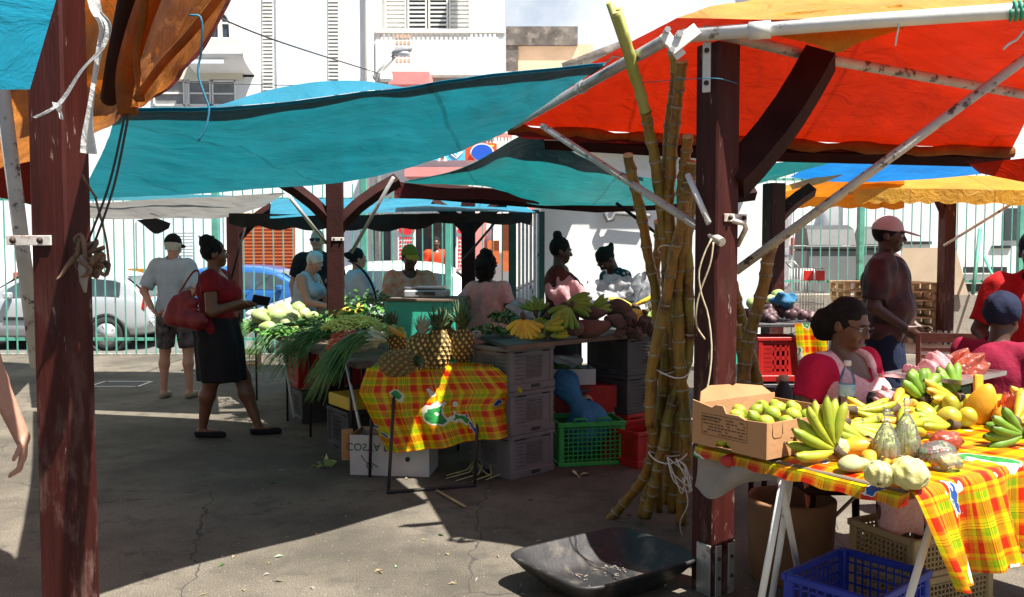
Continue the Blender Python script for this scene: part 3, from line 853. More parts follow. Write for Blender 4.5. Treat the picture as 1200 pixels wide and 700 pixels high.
for x0, x1, y0, y1 in ((181, 214, 95, 122), (222, 245, 95, 122), (250, 274, 96, 122)):
    f = part('window', M['louvre'], t, (x0, y0, x1, y1, D1 - 0.03, 0.03))
    g = MB()
    for a, b_, c_, d_ in ((x0 - 2, y0 - 2, x1 + 2, y0), (x0 - 2, y1, x1 + 2, y1 + 2), (x0 - 2, y0 - 2, x0, y1 + 2), (x1, y0 - 2, x1 + 2, y1 + 2), (x0, (y0 + y1) / 2, x1, (y0 + y1) / 2 + 1.6)):
        fbox(g, a, b_, c_, d_, D1 - 0.08, 0.08)
    g.build('frame', M['whitepaint'], f)
ax0, ax1, az0, az1 = fr(244, 47, 271, 14, D1)
mb = MB()
arch = [(ax0, az0), (ax1, az0)] + [((ax0 + ax1) / 2 + (ax1 - ax0) / 2 * math.cos(a), az1 - 0.3 + 0.3 * math.sin(a)) for a in [PI * k / 10 for k in range(11)]]
mb.prism(arch, 0, 0.04, lambda p: Vector((p.x, D1 - 0.05 + p.z, p.y)))
f = mb.build('arched_window', M['glass'], t)
g = MB(); fbox(g, 255, 15, 260, 47, D1 - 0.1, 0.06); fbox(g, 244, 26, 271, 28, D1 - 0.09, 0.05)
ring = [Vector((x, D1 - 0.07, z)) for x, z in arch]
g.tube(ring, 0.05, n=6, closed=True)
g.build('frame', M['whitepaint'], f)
part('ground_floor_window', M['louvre'], t, (203, 270, 226, 300, D1 - 0.03, 0.03))
g = MB()
for k in range(8): fbox(g, 203, 271 + k * 3.8, 226, 272.8 + k * 3.8, D1 - 0.06, 0.03)
g.build('window_louvres', M['whitepaint'], t)
part('plinth', M['concrete'], t, (120, 330, 430, 424, D1 - 0.08, 0.08))
part('lower_wall_band', M['paleblue'], t, (160, 255, 262, 330, D1 - 0.05, 0.05))
sh = part('roller_shutter', M['shutter'], t, (284, 250, 346, 318, D1 - 0.04, 0.04))
g = MB()
for k in range(17): fbox(g, 284, 251 + k * 4, 346, 252.5 + k * 4, D1 - 0.07, 0.03)
g.build('shutter_ribs', M['shutter'], sh)
part('yellow_band', M['yellowtarp'], t, (150, 315, 196, 322, D1 - 0.10, 0.04))
settle(t)
D2 = 23.0
t = thing('balcony_house', 'white house with shuttered upper windows and pierced balcony wall', 'building')
part('wall', M['whitewall'], t, (432, -170, 578, 425, D2, 6))
part('side_wing', M['whitewall'], t, (578, 84, 760, 425, D2 + 0.5, 5.5))
for q_ in (581, 436): part('column', M['whitepaint'], t, (q_, -170, q_ + 10, 90, D2 - 1.3, 0.25))
for x0, x1, dark in ((452, 475, 0), (478.5, 499, 1), (503, 524, 1), (527, 550, 0)):
    f = part('shutter', M['whitepaint'] if not dark else M['glass'], t, (x0, -14, x1, 38, D2 - 0.06, 0.06))
    g = MB()
    for k in range(10): fbox(g, x0 + 1, -12 + k * 5, x1 - 1, -10 + k * 5 + (1.0 if not dark else 0.0), D2 - 0.11, 0.05)
    fbox(g, x0 - 1.2, -16, x0 + 1, 40, D2 - 0.12, 0.06); fbox(g, x1 - 1, -16, x1 + 1.2, 40, D2 - 0.12, 0.06)
    g.build('shutter_slats', M['whitepaint'], f)
part('balcony_wall', M['whitewall'], t, (440, 47, 592, 88, D2 - 1.35, 0.15))
g = MB()
for k in range(27):
    x = 446 + k * 5.4
    if x < 586: fbox(g, x, 38, x + 2.6, 48, D2 - 1.33, 0.1)
fbox(g, 440, 34, 592, 38.5, D2 - 1.36, 0.16)
g.build('balustrade', M['whitepaint'], t)
g = MB()
for r_ in range(5):
    for k in range(4):
        fbox(g, 464 + k * 4.6, 41 + r_ * 7.0, 467 + k * 4.6, 44.6 + r_ * 7.0, D2 - 1.362, 0.02)
g.build('pierced_blocks', M['peach'], t)
part('balcony_floor', M['concrete'], t, (436, 88, 594, 91, D2 - 1.4, 1.5))
g = MB()
for k in range(14): fbox(g, 574 + (k % 4) * 4, 40 + (k // 4) * 12, 575 + (k % 4) * 4, 51 + (k // 4) * 12, D2 - 1.2, 0.05)
part('pink_awning', M['pinkroof'], t, (455, 84, 503, 99, D2 - 2.4, 1.0))
part('lintel', M['pinkroof'], t, (540, 156, 600, 161, D2 - 0.08, 0.08))
part('awning', M['pinkroof'], t, (474, 196, 562, 207, D2 - 1.6, 1.4), (596, 208, 640, 250, D2 - 0.6, 0.5))
g = MB()
for k in range(11): fbox(g, 566 + k * 4, 160, 567.6 + k * 4, 196, D2 - 0.05, 0.04)
g.build('window_grille', M['cream'], t)
part('dark_doorway', M['glass'], t, (437, 262, 458, 316, D2 - 0.03, 0.03), (487, 255, 534, 330, D2 - 0.03, 0.03))
part('orange_column', M['shutter'], t, (571, 282, 585, 310, D2 - 0.3, 0.2), (588, 250, 597, 318, D2 - 0.3, 0.2))
part('lower_panel', M['pinkroof'], t, (553, 250, 570, 320, D2 - 0.1, 0.08))
settle(t)
M['signblue'] = pmat('sign_blue', (0.02, 0.10, 0.55), var=0.05, rough=0.4)
M['signcyan'] = pmat('sign_cyan', (0.06, 0.45, 0.72), (0.12, 0.55, 0.80), scale=2, rough=0.4)
M['signred'] = pmat('sign_red', (0.70, 0.09, 0.03), var=0.05, rough=0.4)
M['signyellow'] = pmat('sign_yellow', (0.75, 0.55, 0.05), var=0.05, rough=0.4)
M['postred'] = pmat('poster_red', (0.62, 0.02, 0.03), var=0.05, rough=0.5)
t = thing('shop_sign', 'cyan and red shop sign with a blue oval above the teal canopy', 'sign')
part('cyan_panel', M['signcyan'], t, (503, 170, 545, 188, D2 - 1.30, 0.06))
part('red_panel', M['signred'], t, (545, 168, 582, 188, D2 - 1.30, 0.06))
mb = MB(); p = W(565, 179, D2 - 1.36)
mb.lathe([(0.0, 0), (0.30, 0), (0.30, 0.04)], 24, c=p, rot=Matrix.Rotation(PI / 2, 3, 'X'), sx=0.95, sy=0.72, smooth=False); mb.build('oval_rim', M['whitepaint'], t)
mb = MB(); p = W(565, 179, D2 - 1.40)
mb.lathe([(0.0, 0), (0.265, 0), (0.265, 0.035)], 24, c=p, rot=Matrix.Rotation(PI / 2, 3, 'X'), sx=0.95, sy=0.72, smooth=False); mb.build('oval', M['signblue'], t)
mb = MB()
for k in range(7): fbox(mb, 559.4 + k * 1.7, 174.6, 560.5 + k * 1.7, 177.2, D2 - 1.43, 0.02)
for k in (0, 1, 3, 4, 5): fbox(mb, 560.6 + k * 1.7, 180.8, 561.8 + k * 1.7, 184.2, D2 - 1.43, 0.02)
mb.build('lettering', M['whitepaint'], t)
part('yellow_stroke', M['signyellow'], t, (570, 170, 579, 172, D2 - 1.34, 0.02))
mb = MB()
for dx, dy in ((0, 0), (0, 4)):
    mb.tube([W(527 + dx, 176 + dy, D2 - 1.31), W(535, 183 + dy * .7, D2 - 1.31), W(542, 174 + dy, D2 - 1.31)], 0.018, n=5)
mb.build('wave_mark', M['paleblue'], t)
mb = MB(); a_ = [W(513, 189, D2 - 1.34), W(524, 189, D2 - 1.34), W(518.5, 175, D2 - 1.34)]
mb.add(a_ + [p + Vector((0, .03, 0)) for p in a_], [(0, 1, 2), (5, 4, 3), (0, 3, 4, 1), (1, 4, 5, 2), (2, 5, 3, 0)])
mb.build('white_triangle', M['whitepaint'], t)
mb = MB(); a_ = [W(516.3, 186, D2 - 1.37), W(520.7, 186, D2 - 1.37), W(518.5, 180, D2 - 1.37)]
mb.add(a_ + [p + Vector((0, .02, 0)) for p in a_], [(0, 1, 2), (5, 4, 3), (0, 3, 4, 1), (1, 4, 5, 2), (2, 5, 3, 0)])
mb.build('dark_triangle', M['printink'], t)
settle(t)
for i, (px0, px1, lab) in enumerate(((466, 487, 'tall white poster with a red header behind the vendor in the green and yellow cap'), (535, 556, 'tall white poster with a red header beside the thick green gate post'))):
    t = thing('poster_board', lab, 'sign', group='shop poster boards')
    part('board', M['whitepaint'], t, (px0, 262, px1, 322, 18.6, 0.05))
    mb = MB(); c = W((px0 + px1) / 2, 270, 18.59)
    mb.lathe([(0, 0), (.17, 0), (.17, .02)], 20, c=c, rot=Matrix.Rotation(PI / 2, 3, 'X'), sy=.52, smooth=False)
    mb.build('red_header', M['postred'], t)
    r_ = random.Random(i)
    g = MB()
    for k in range(9):
        y = 278 + k * 4.6; x = px0 + 2
        while x < px1 - 3:
            w = r_.uniform(1.2, 3.2); fbox(g, x, y, min(x + w, px1 - 2), y + 2.3, 18.59, 0.01); x += w + 0.8
    g.build('print_lines', M['postred'], t)
    settle(t)
t = thing('old_house', 'small weathered house with blackened concrete parapet and peach wall', 'building')
part('wall', M['peach'], t, (606, 52, 694, 240, 30, 5))
part('parapet', M['oldconc'], t, (593, 31, 677, 53, 29.85, 5.3), (593, 53, 607, 240, 29.9, 5.2))
mb = MB(); a_, b_ = W(660, 80, 27.5), W(740, 50, 27.5)
mb.tube([a_, b_], 0.16, n=4); mb.build('roof_edge', M['oldconc'], t)
settle(t)
t = thing('apartment_block', 'pale apartment block rising over the orange canopy', 'building')
part('wall', M['whitewall'], t, (900, -60, 1300, 340, 42, 6))
part('cornice', M['oldconc'], t, (895, -18, 1300, -6, 41.7, 0.3))
g = MB()
for k in range(40): fbox(g, 902 + k * 5, -6, 904.4 + k * 5, 14, 41.85, 0.15)
g.build('railing', M['louvre'], t)
settle(t)
t = thing('yellow_shop', 'low ochre shop with grey louvred window behind the grey bins', 'building')
part('wall', M['orangef'], t, (800, 236, 1035, 300, 25, 4))
part('window', M['louvre'], t, (952, 244, 985, 262, 24.96, 0.04), (880, 246, 930, 264, 24.96, 0.04))
part('roof', M['whitepaint'], t, (790, 226, 1040, 238, 24.6, 5))
settle(t)
t = thing('market_hall', 'low white walled hall with flat eave and dark green barred door frame', 'building')
DW = 12.4
part('wall', M['whitewall'], t, (690, 170, 893, 440, DW, 4.5))
part('porch_wall', M['whitewall'], t, (634, 170, 689.6, 440, DW - 0.02, 4.0))
x0, x1, z0, z1 = fr(615, 190, 905, 181, DW - 0.35)
mb = MB(); mb.box(((x0 + x1) / 2, DW + 1.5, 3.02), (x1 - x0, 3.7, 0.14)); mb.build('eave_slab', M['concrete'], t)
x0, x1, z0, z1 = fr(600, 190, 691, 181, DW - 1.0)
mb = MB(); mb.box(((x0 + x1) / 2, DW - 0.55, 2.62), (x1 - x0 + .2, 1.3, 0.12)); mb.build('added_shade_slab', M['concrete'], t)  # hidden slab added so the left wall part falls in shade
part('plinth', M['greenbox'], t, (840, 395, 893, 436, DW - 0.05, 0.05))
settle(t)
t = thing('barred_gate', 'dark green framed gate with pale vertical bars beside the white hall', 'gate')
part('frame', M['darkgreen'], t, (596, 248, 605, 420, 12.1, 0.1), (632, 248, 638, 420, 12.1, 0.1), (605, 246, 632, 250, 12.1, 0.09))
g = MB()
for k in range(6): fbox(g, 607 + k * 4.5, 250, 610 + k * 4.5, 420, 12.14, 0.03)
g.build('bars', M['galv'], t)
settle(t)
mb = MB(); mb.tube([W(712, 246, 12.3), W(709, 252, 12.3), W(712, 259, 12.3), W(718, 257, 12.3), W(721, 250, 12.3), W(760, 253, 12.3), W(762, 253, 12.5)], 0.03, n=8)
one(mb.build('wall_pipe', M['louvre']), 'grey bent pipe bracket fixed on the white wall', 'pipe')
def fence(label, a, b, z0, z1, sp, posts, group=None, post_r=0.05):
    t = thing('bar_fence', label, 'fence', group=group)
    a, b = Vector(a), Vector(b); L = (b - a).length; u = (b - a).normalized()
    ang = math.atan2(u.y, u.x)
    g = MB(); k = 0; s = 0.03
    while s < L:
        p = a + u * s
        g.box((p.x, p.y, (z0 + z1) / 2), (0.017, 0.017, z1 - z0), rot=ang)
        s += sp
    g.build('bars', M['greenpaint'], t)
    g = MB()
    for z in (z0 + 0.22, z1 - 0.22):
        c = (a + b) / 2
        g.box((c.x, c.y + 0.03, z), (L, 0.03, 0.045), rot=ang)
    g.build('rails', M['greenpaint'], t)
    for q in posts:
        p = a + u * q
        mb = MB(); mb.box((p.x, p.y, (z0 + z1 + .1) / 2), (post_r * 2, post_r * 2, z1 - z0 + .1), rot=ang, bev=.008); mb.build('fence_post', M['greenpaint'], t)
    return settle(t)
fence('green vertical bar fence along the road behind the left stalls', (-9.5, 13.35, 0), (-0.05, 13.35, 0), 0.02, 2.55, 0.148, (0.05, 2.6, 5.1, 7.3))
mb = MB(); fbox(mb, 521, 258, 529, 430, 12.3, 0.13, bev=0.01)
one(mb.build('gate_post', M['greenpaint']), 'thick bright green gate post near the shop posters', 'post')
DF = 16.6
xa = W(885, 300, DF).x
fence('green vertical bar fence on the low wall behind the right stalls', (xa, DF, 0), (14, DF, 0), 0.78, 3.1, 0.168, (1.95, 4.9, 8.2))
mb = MB(); mb.box(((xa + 14) / 2, DF + 0.08, 0.38), (14 - xa, 0.26, 0.78), bev=0.02)
one(mb.build('low_wall', M['concrete']), 'low rough concrete wall carrying the right hand green fence', 'wall')
mb = MB(); a_ = W(1152, 268, DF - .1); mb.tube([W(1140, 345, DF - 0.6), a_ + Vector((.0, 0.1, 0))], 0.035, n=4)
mb.tube([W(1153, 300, DF - 0.1), W(1166, 330, DF - 0.5), W(1170, 345, DF - 0.6)], 0.025, n=6)
one(mb.build('fence_brace', M['greenpaint']), 'green steel brace leaning on the right fence post', 'brace')
t = thing('street_lamp', 'grey street lamp with curved arm and oval head above the teal tarp', 'street lamp')
DL = 18.0
mb = MB(); mb.tube([W(443, 425, DL), W(443, 92, DL), W(444, 86, DL), W(447, 82, DL), W(462, 66, DL)], [0.07, 0.06, 0.055, 0.05, 0.045], n=10); mb.build('pole', M['galv'], t)
mb = MB(); c = W(471, 60, DL); mb.ball(c, (0.22, 0.12, 0.085), 16, 8, rot=Matrix.Rotation(-0.25, 3, 'Y')); mb.build('lamp_head', M['scale'], t)
mb = MB(); mb.ball(c + Vector((0.03, -0.02, -0.055)), (0.14, 0.10, 0.06), 12, 6); mb.build('lamp_glass', M['clearlens'], t)
mb = MB(); mb.box(W(452, 90, DL - .1), (0.25, 0.2, 0.18), bev=.03); mb.build('junction_box', M['whitepaint'], t)
settle(t)
def cable(name, label, pts, r, mat, cat='cable', sag=0.0):
    P = [poly_at(pts, k / 24) for k in range(25)]
    mb = MB(); mb.tube(P, r, n=5)
    return one(mb.build(name, mat), label, cat)
cable('overhead_cable', 'thin dark cable sloping from the orange tarp to the street lamp', [W(235, 12, 9), W(330, 50, 12), W(443, 86, 18)], 0.012, M['wirecol'])
cable('overhead_cable', 'thin level cable in front of the white buildings', [W(215, 97, 16), W(330, 100, 17), W(443, 100, 18)], 0.008, M['wirecol'])
def car(name, label, cat, loc, rz, paint, L=3.9, Wd=1.68, H=1.45, kind='hatch', tail=True, group=None):
    t = thing(name, label, cat, loc, rz, group)
    if kind == 'hatch':
        st = [(-.5, .42, .60, .62), (-.485, .30, .86, .88), (-.45, .25, .93, 1.12), (-.36, .22, .95, 1.40), (-.22, .20, .95, 1.45), (0.0, .20, .93, 1.45), (.10, .20, .92, 1.38), (.20, .20, .91, 1.13), (.29, .20, .90, .93), (.40, .22, .82, .83), (.465, .25, .72, .73), (.5, .36, .60, .61)]
    else:
        st = [(-.5, .45, .9, .92), (-.49, .32, 1.0, 1.6), (-.46, .28, 1.05, 1.88), (-.3, .25, 1.05, 1.95), (0.1, .25, 1.05, 1.95), (.22, .25, 1.02, 1.85), (.34, .25, 1.0, 1.15), (.42, .26, .92, .95), (.48, .3, .78, .8), (.5, .42, .62, .64)]
    hs = H / 1.45 if kind == 'hatch' else H / 1.95
    rows = []
    for x, zl, zb, zr in st:
        zl, zb, zr = zl * hs, zb * hs, zr * hs
        e = 1 - 0.16 * max(0, (abs(x) - .38) / .12) ** 2
        w = Wd / 2 * e
        gw = w - 0.02 - 0.26 * (zr - zb)
        sec = [(0, zl), (w * .8, zl), (w * .97, zl + .1), (w, (zl + zb) / 2), (w * .985, zb - .03), (w * .95, zb), (lerp(w * .95, gw, .5), lerp(zb, zr, .5)), (gw, zr - .05 * min(1, (zr - zb) * 4)), (gw * .8, zr), (0, zr + .015)]
        full = sec + [(-a, b) for a, b in sec[-2:0:-1]]
        rows.append([Vector((x * L, a, b)) for a, b in full])
    n = len(rows[0]); vs = [p for r_ in rows for p in r_]; fs = []
    for i in range(len(rows) - 1):
        for k in range(n): fs.append((i * n + k, (i + 1) * n + k, (i + 1) * n + (k + 1) % n, i * n + (k + 1) % n))
    fs.append(tuple(range(n))[::-1]); fs.append(tuple((len(rows) - 1) * n + k for k in range(n)))
    mb = MB(); mb.add(vs, [f[::-1] for f in fs], 0, True)
    body = mb.build('body', paint, t)
    sb = body.modifiers.new('s', 'SUBSURF'); sb.levels = 2; sb.render_levels = 2
    def zr_at(x):
        for (x0, _, b0, r0), (x1, _, b1, r1) in zip(st, st[1:]):
            if x0 <= x <= x1:
                f = (x - x0) / (x1 - x0); return lerp(b0, b1, f) * hs, lerp(r0, r1, f) * hs
        return st[-1][2] * hs, st[-1][3] * hs
    spans = [(-.37, -.20), (-.185, -.02), (-.005, .15)] if kind == 'hatch' else [(.12, .27)]
    for s in (-1, 1):
        for xa_, xb_ in spans:
            top = []; bot = []
            for k in range(7):
                x = lerp(xa_, xb_, k / 6)
                zb, zr = zr_at(x)
                w = Wd / 2; gw = w - .02 - .26 * (zr - zb)
                hi = zr - .10 - .05; lo = zb + .035
                if hi < lo + .02: hi = lo + .02
                f1 = (lo - zb) / max(zr - zb, .01); f2 = (hi - zb) / max(zr - zb, .01)
                bot.append(Vector((x * L, s * (lerp(w * .95, gw, f1) + .012), lo))); top.append(Vector((x * L, s * (lerp(w * .95, gw, f2) + .006), hi)))
            m_ = len(top); ins = Vector((0, -s * .03, 0))
            vs = bot + top + [p + ins for p in bot] + [p + ins for p in top]
            fs = [(k, k + 1, m_ + k + 1, m_ + k) for k in range(m_ - 1)] + [(2 * m_ + k, 3 * m_ + k, 3 * m_ + k + 1, 2 * m_ + k + 1) for k in range(m_ - 1)]
            MBb = MB(); MBb.add(vs, fs, 0, False); MBb.build('side_window', M['carglass'], t)
    for sx in (-.31, .32):
        for s in (-1, 1):
            c = Vector((sx * L, s * (Wd / 2 - .10), .30 if kind == 'hatch' else .34)); rr = c.z
            rot = Matrix.Rotation(s * PI / 2, 3, 'X') @ Matrix.Rotation(0, 3, 'Z')
            rot = Matrix(((1, 0, 0), (0, 0, s), (0, -s, 0))).transposed() if False else Matrix.Rotation(-s * PI / 2, 3, 'X')
            ma = MB(); ma.lathe([(rr + .07, -.02), (rr + .075, .105), (rr + .01, .108), (rr + .01, -.02)], 26, c=c, rot=rot)
            ma.build('wheel_arch', M['trim'], t)
            tw = MB(); tw.lathe([(rr * .62, -.08), (rr * .95, -.08), (rr, -.05), (rr, .07), (rr * .93, .112), (rr * .66, .115), (rr * .62, .09)], 26, c=c, rot=rot)
            tyre = tw.build('wheel', M['tyre'], t)
            rm = MB(); rm.lathe([(0, .085), (rr * .2, .095), (rr * .24, .075)], 16, c=c, rot=rot)
            rm.lathe([(rr * .66, .117), (rr * .60, .10), (rr * .58, .02)], 26, c=c, rot=rot)
            for k in range(5):
                a = 2 * PI * k / 5
                p0 = c + rot @ Vector((rr * .18 * math.cos(a), rr * .18 * math.sin(a), .085)); p1 = c + rot @ Vector((rr * .6 * math.cos(a), rr * .6 * math.sin(a), .092))
                rm.tube([p0, p1], [rr * .10, rr * .13], n=6, flat=.35)
            rm.build('rim', M['rim'], tyre)
    hz = H / 1.45
    for s in (-1, 1):
        if kind == 'hatch':
            mb = MB(); mb.box((-.478 * L, s * Wd * .405, .86 * hs), (.09, .17, .26), rot=Matrix.Rotation(-.25, 3, 'Y'), bev=.03); mb.build('tail_light', M['redlens'], t)
            mb = MB(); mb.ball((.455 * L, s * Wd * .35, .68 * hs), (.17, .17, .085), 12, 8, rot=rotz(-s * .5)); mb.build('headlight', M['clearlens'], t)
        else:
            mb = MB(); mb.box((-.492 * L, s * Wd * .43, 1.05 * hs), (.06, .12, .4), bev=.02); mb.build('tail_light', M['redlens'], t)
            mb = MB(); mb.box((.475 * L, s * Wd * .36, .76 * hs), (.12, .3, .2), bev=.04); mb.build('headlight', M['clearlens'], t)
        mb = MB(); mb.box((.13 * L, s * (Wd / 2 + .06), 1.0 * hs), (.12, .16, .11), bev=.03); mb.build('mirror', paint, t)
        mb = MB(); mb.box((-.02 * L, s * (Wd / 2 + .004), .58 * hs), (.36 * L, .03, .06), bev=.012); mb.build('side_moulding', M['trim'], t)
        mb = MB(); mb.box((-.07 * L, s * (Wd / 2 + .004), .84 * hs), (.16, .03, .035), bev=.012); mb.build('door_handle', M['trim'], t)
    for (xa_, xb_), nm in (((.125, .27), 'windscreen'), ((-.475, -.385), 'rear_window')) if kind == 'hatch' else (((.235, .33), 'windscreen'),):
        g = []
        for k in range(5):
            x = lerp(xa_, xb_, k / 4); zb, zr = zr_at(x)
            gw = (Wd / 2 - .02 - .26 * (zr - zb)) * .84
            g.append((x * L, gw, zr + .014))
        vs = [Vector((x, -w, z)) for x, w, z in g] + [Vector((x, w, z)) for x, w, z in g] 
        m_ = 5
        mb = MB(); mb.add(vs, [(k, k + 1, m_ + k + 1, m_ + k) for k in range(m_ - 1)], 0, True); mb.build(nm, M['carglass'], t)
    mb = MB(); mb.box((0, 0, .27 * hs), (L * .80, Wd * .82, .16), bev=.03); mb.build('underbody', M['trim'], t)
    if kind == 'hatch':
        mb = MB(); mb.box((.488 * L, 0, .46 * hs), (.07, Wd * .62, .14), bev=.02); mb.build('grille', M['trim'], t)
    return t
RZ = -0.23
xr = W(172, 350, 16).x
c1 = car('parked_car', 'silver hatchback parked behind the green fence at far left', 'car', (xr - 1.95 + 0, 16.85, RZ), PI, M['silver'])
c1.location = (xr - 1.95, 16.85, RZ)
car('parked_van', 'white van behind the silver hatchback', 'van', (W(18, 330, 19.5).x - 2.4, 20.4, RZ), PI, M['whitecar'], L=4.8, Wd=1.9, H=2.1, kind='van')
car('parked_car', 'blue car behind the bars beside the woman in dark red', 'car', (W(300, 330, 18.6).x, 19.4, RZ), 0, M['bluecar'], H=1.5)
car('parked_car', 'white hatchback parked nose left behind the produce stall', 'car', (W(280, 370, 14.3).x + 1.95, 15.2, RZ), PI, M['whitecar'], H=1.62)
car('parked_car', 'white car seen between the barred gate and the dark post', 'car', (W(540, 345, 16.6).x + 1.9, 17.5, RZ), PI, M['whitecar'], H=1.4)
car('parked_van', 'large white van with dark window behind the right fence', 'van', (W(1130, 330, 20).x, 21.3, 0.0), 0.0, M['whitecar'], L=7.6, Wd=2.2, H=3.1, kind='van')
t = thing('parked_truck', 'long white box truck body behind the man in the white cap', 'truck')
mb = MB(); fbox(mb, 985, 232, 1330, 333, 19.3, 2.2, bev=.06); mb.build('box_body', M['whitecar'], t)
part('underframe', M['trim'], t, (985, 334, 1330, 342, 19.5, 1.8))
part('cab_window', M['carglass'], t, (1178, 244, 1214, 282, 19.26, 0.05))
part('side_rail', M['trim'], t, (1060, 283, 1092, 286.5, 19.25, 0.04)); part('door_handle', M['trim'], t, (1163, 288, 1186, 291, 19.25, 0.04)); part('side_rail', M['trim'], t, (1130, 313, 1180, 320, 19.2, 0.05))
for px in (1040, 1240):
    mb = MB(); c = W(px, 347, 19.6); mb.lathe([(.12, -.12), (.36, -.12), (.40, -.06), (.40, .1), (.3, .14), (.0, .12)], 20, c=c, rot=Matrix.Rotation(PI / 2, 3, 'X')); mb.build('wheel', M['tyre'], t)
settle(t)
M['bingrey'] = pmat('bin_grey', (0.16, 0.165, 0.175), var=0.12, scale=2, rough=0.5)
for i, (px0, px1, y0, d, lab) in enumerate(((946, 1006, 292, 18.2, 'large grey wheeled rubbish bin with open dark lid'), (1010, 1040, 291, 18.9, 'grey rubbish bin half hidden behind the man in the white cap'))):
    t = thing('rubbish_bin', lab, 'bin', group='grey rubbish bins by the fence')
    x0, x1, z0, z1 = fr(px0, y0, px1, 362, d)
    mb = MB(); mb.box(((x0 + x1) / 2, d + .45, (0.12 + z1) / 2), (x1 - x0, .9, z1 - .12), bev=.04); mb.build('bin_body', M['bingrey'], t)
    mb = MB(); mb.box(((x0 + x1) / 2, d + .45, z1 + .03), (x1 - x0 + .12, 1.0, .07), bev=.02); mb.build('rim', M['darkplastic'], t)
    mb = MB()
    vs = []
    P = [(d + .05, z1 + .08), (d + .2, z1 + .40), (d + .5, z1 + .50), (d + .95, z1 + .42), (d + 1.0, z1 + .08)]
    k = len(P)
    vs = [Vector((x0 + .05, a, b)) for a, b in P] + [Vector((x1 - .05, a, b)) for a, b in P]
    mb.add(vs, [tuple(range(k)), tuple(range(k, 2 * k))[::-1]] + [(j, k + j, k + (j + 1) % k, (j + 1) % k) for j in range(k)]); mb.build('lid', M['darkplastic'], t)
    g = MB()
    for xx in (x0 + .12, x1 - .12): g.lathe([(.0, -.04), (.1, -.04), (.1, .04), (0, .04)], 12, c=(xx, d + .2, .1), rot=Matrix.Rotation(PI / 2, 3, 'Y'))
    g.build('wheels', M['tyre'], t)
    settle(t)
t = thing('shopping_cart', 'wire shopping cart with red seat flap near the low wall', 'cart')
x0, x1, z0, z1 = fr(938, 352, 966, 308, 15.3)
g = MB(); zc0, zc1 = .45, z1 - .1
for k in range(9):
    x = lerp(x0, x1, k / 8); g.tube([(x, 15.3, zc0), (x, 15.3, zc1)], .006, n=4); g.tube([(x, 15.8, zc0), (x, 15.8, zc1)], .006, n=4)
for k in range(5):
    z = lerp(zc0, zc1, k / 4); g.tube([(x0, 15.3, z), (x1, 15.3, z), (x1, 15.8, z), (x0, 15.8, z)], .008, n=4, closed=True)
g.build('basket', M['galv'], t)
g = MB(); g.tube([(x0 - .02, 15.3, zc1), (x0 - .12, 15.3, zc1 + .12), (x0 - .12, 15.8, zc1 + .12), (x0 - .02, 15.8, zc1)], .014, n=6)
g.tube([(x0, 15.32, .1), (x0, 15.32, zc0), (x1, 15.32, zc0)], .012, n=6); g.tube([(x0, 15.78, .1), (x0, 15.78, zc0), (x1, 15.78, zc0)], .012, n=6); g.tube([(x0, 15.32, .12), (x1 + .1, 15.32, .12), (x1 + .1, 15.78, .12), (x0, 15.78, .12)], .012, n=6, closed=True)
g.build('frame', M['galv'], t)
mb = MB(); mb.box((x0 + .12, 15.27, zc1 - .12), (.17, .02, .17)); mb.box((x0 + .32, 15.27, zc1 - .12), (.15, .02, .17)); mb.build('seat_flap', M['redplastic'], t)
for xx in (x0, x1 + .08):
    for yy in (15.32, 15.78):
        mb = MB(); mb.lathe([(0, -.015), (.055, -.015), (.055, .015), (0, .015)], 12, c=(xx, yy, .056), rot=Matrix.Rotation(PI / 2, 3, 'X')); mb.build('castor', M['tyre'], t)
settle(t)
mb = MB()
P = [W(1046, 344, 16.45), W(1135, 346, 16.45), W(1120, 290, 16.5), W(1058, 291, 16.5)]
mb.add(P + [p + Vector((0, .03, .0)) for p in P], [(0, 1, 2, 3), (7, 6, 5, 4), (0, 4, 5, 1), (1, 5, 6, 2), (2, 6, 7, 3), (3, 7, 4, 0)])
one(mb.build('plywood_board', M['ply']), 'large plywood board leaning against the right fence', 'board')
def pallet(label, loc, rz, group):
    t = thing('pallet', label, 'pallet', loc, rz, group)
    g = MB()
    for k in range(5): g.box((0, -.36 + k * .18, .132), (1.0, .11, .02))
    g.build('deck_boards', M['pallet'], t)
    for x in (-.44, 0, .44):
        g = MB(); g.box((x, 0, .01), (.10, .8, .02))
        for y in (-.35, 0, .35): g.box((x, y, .07), (.10, .10, .098))
        g.box((x, 0, .113), (.10, .8, .016)); g.build('bearer', M['pallet'], t)
    return t
pc = W(1066, 385, 15.2); pc2 = W(1022, 385, 15.6)
p0 = None
for j, (cx, cy, nn, lab) in enumerate(((pc.x, 15.55, 7, 'right pallet stack'), (pc2.x, 15.9, 7, 'left pallet stack behind the capped man'))):
    for k in range(nn):
        pos = 'topmost of' if k == nn - 1 else ('lowest of' if k == 0 else f'{["","second","third","fourth","fifth","sixth"][k]} from the ground in')
        L_ = f'pale wooden pallet, {pos} the {lab}'
        if p0 is None: p0 = o = pallet(L_, (0, 0, 0), 0, 'stacked wooden pallets')
        else: o = copy_tree(p0); o['label'] = L_
        o.location = (cx + rng.uniform(-.03, .03), cy, k * .147 + .0); o.rotation_euler = (0, 0, rng.uniform(-.05, .05))
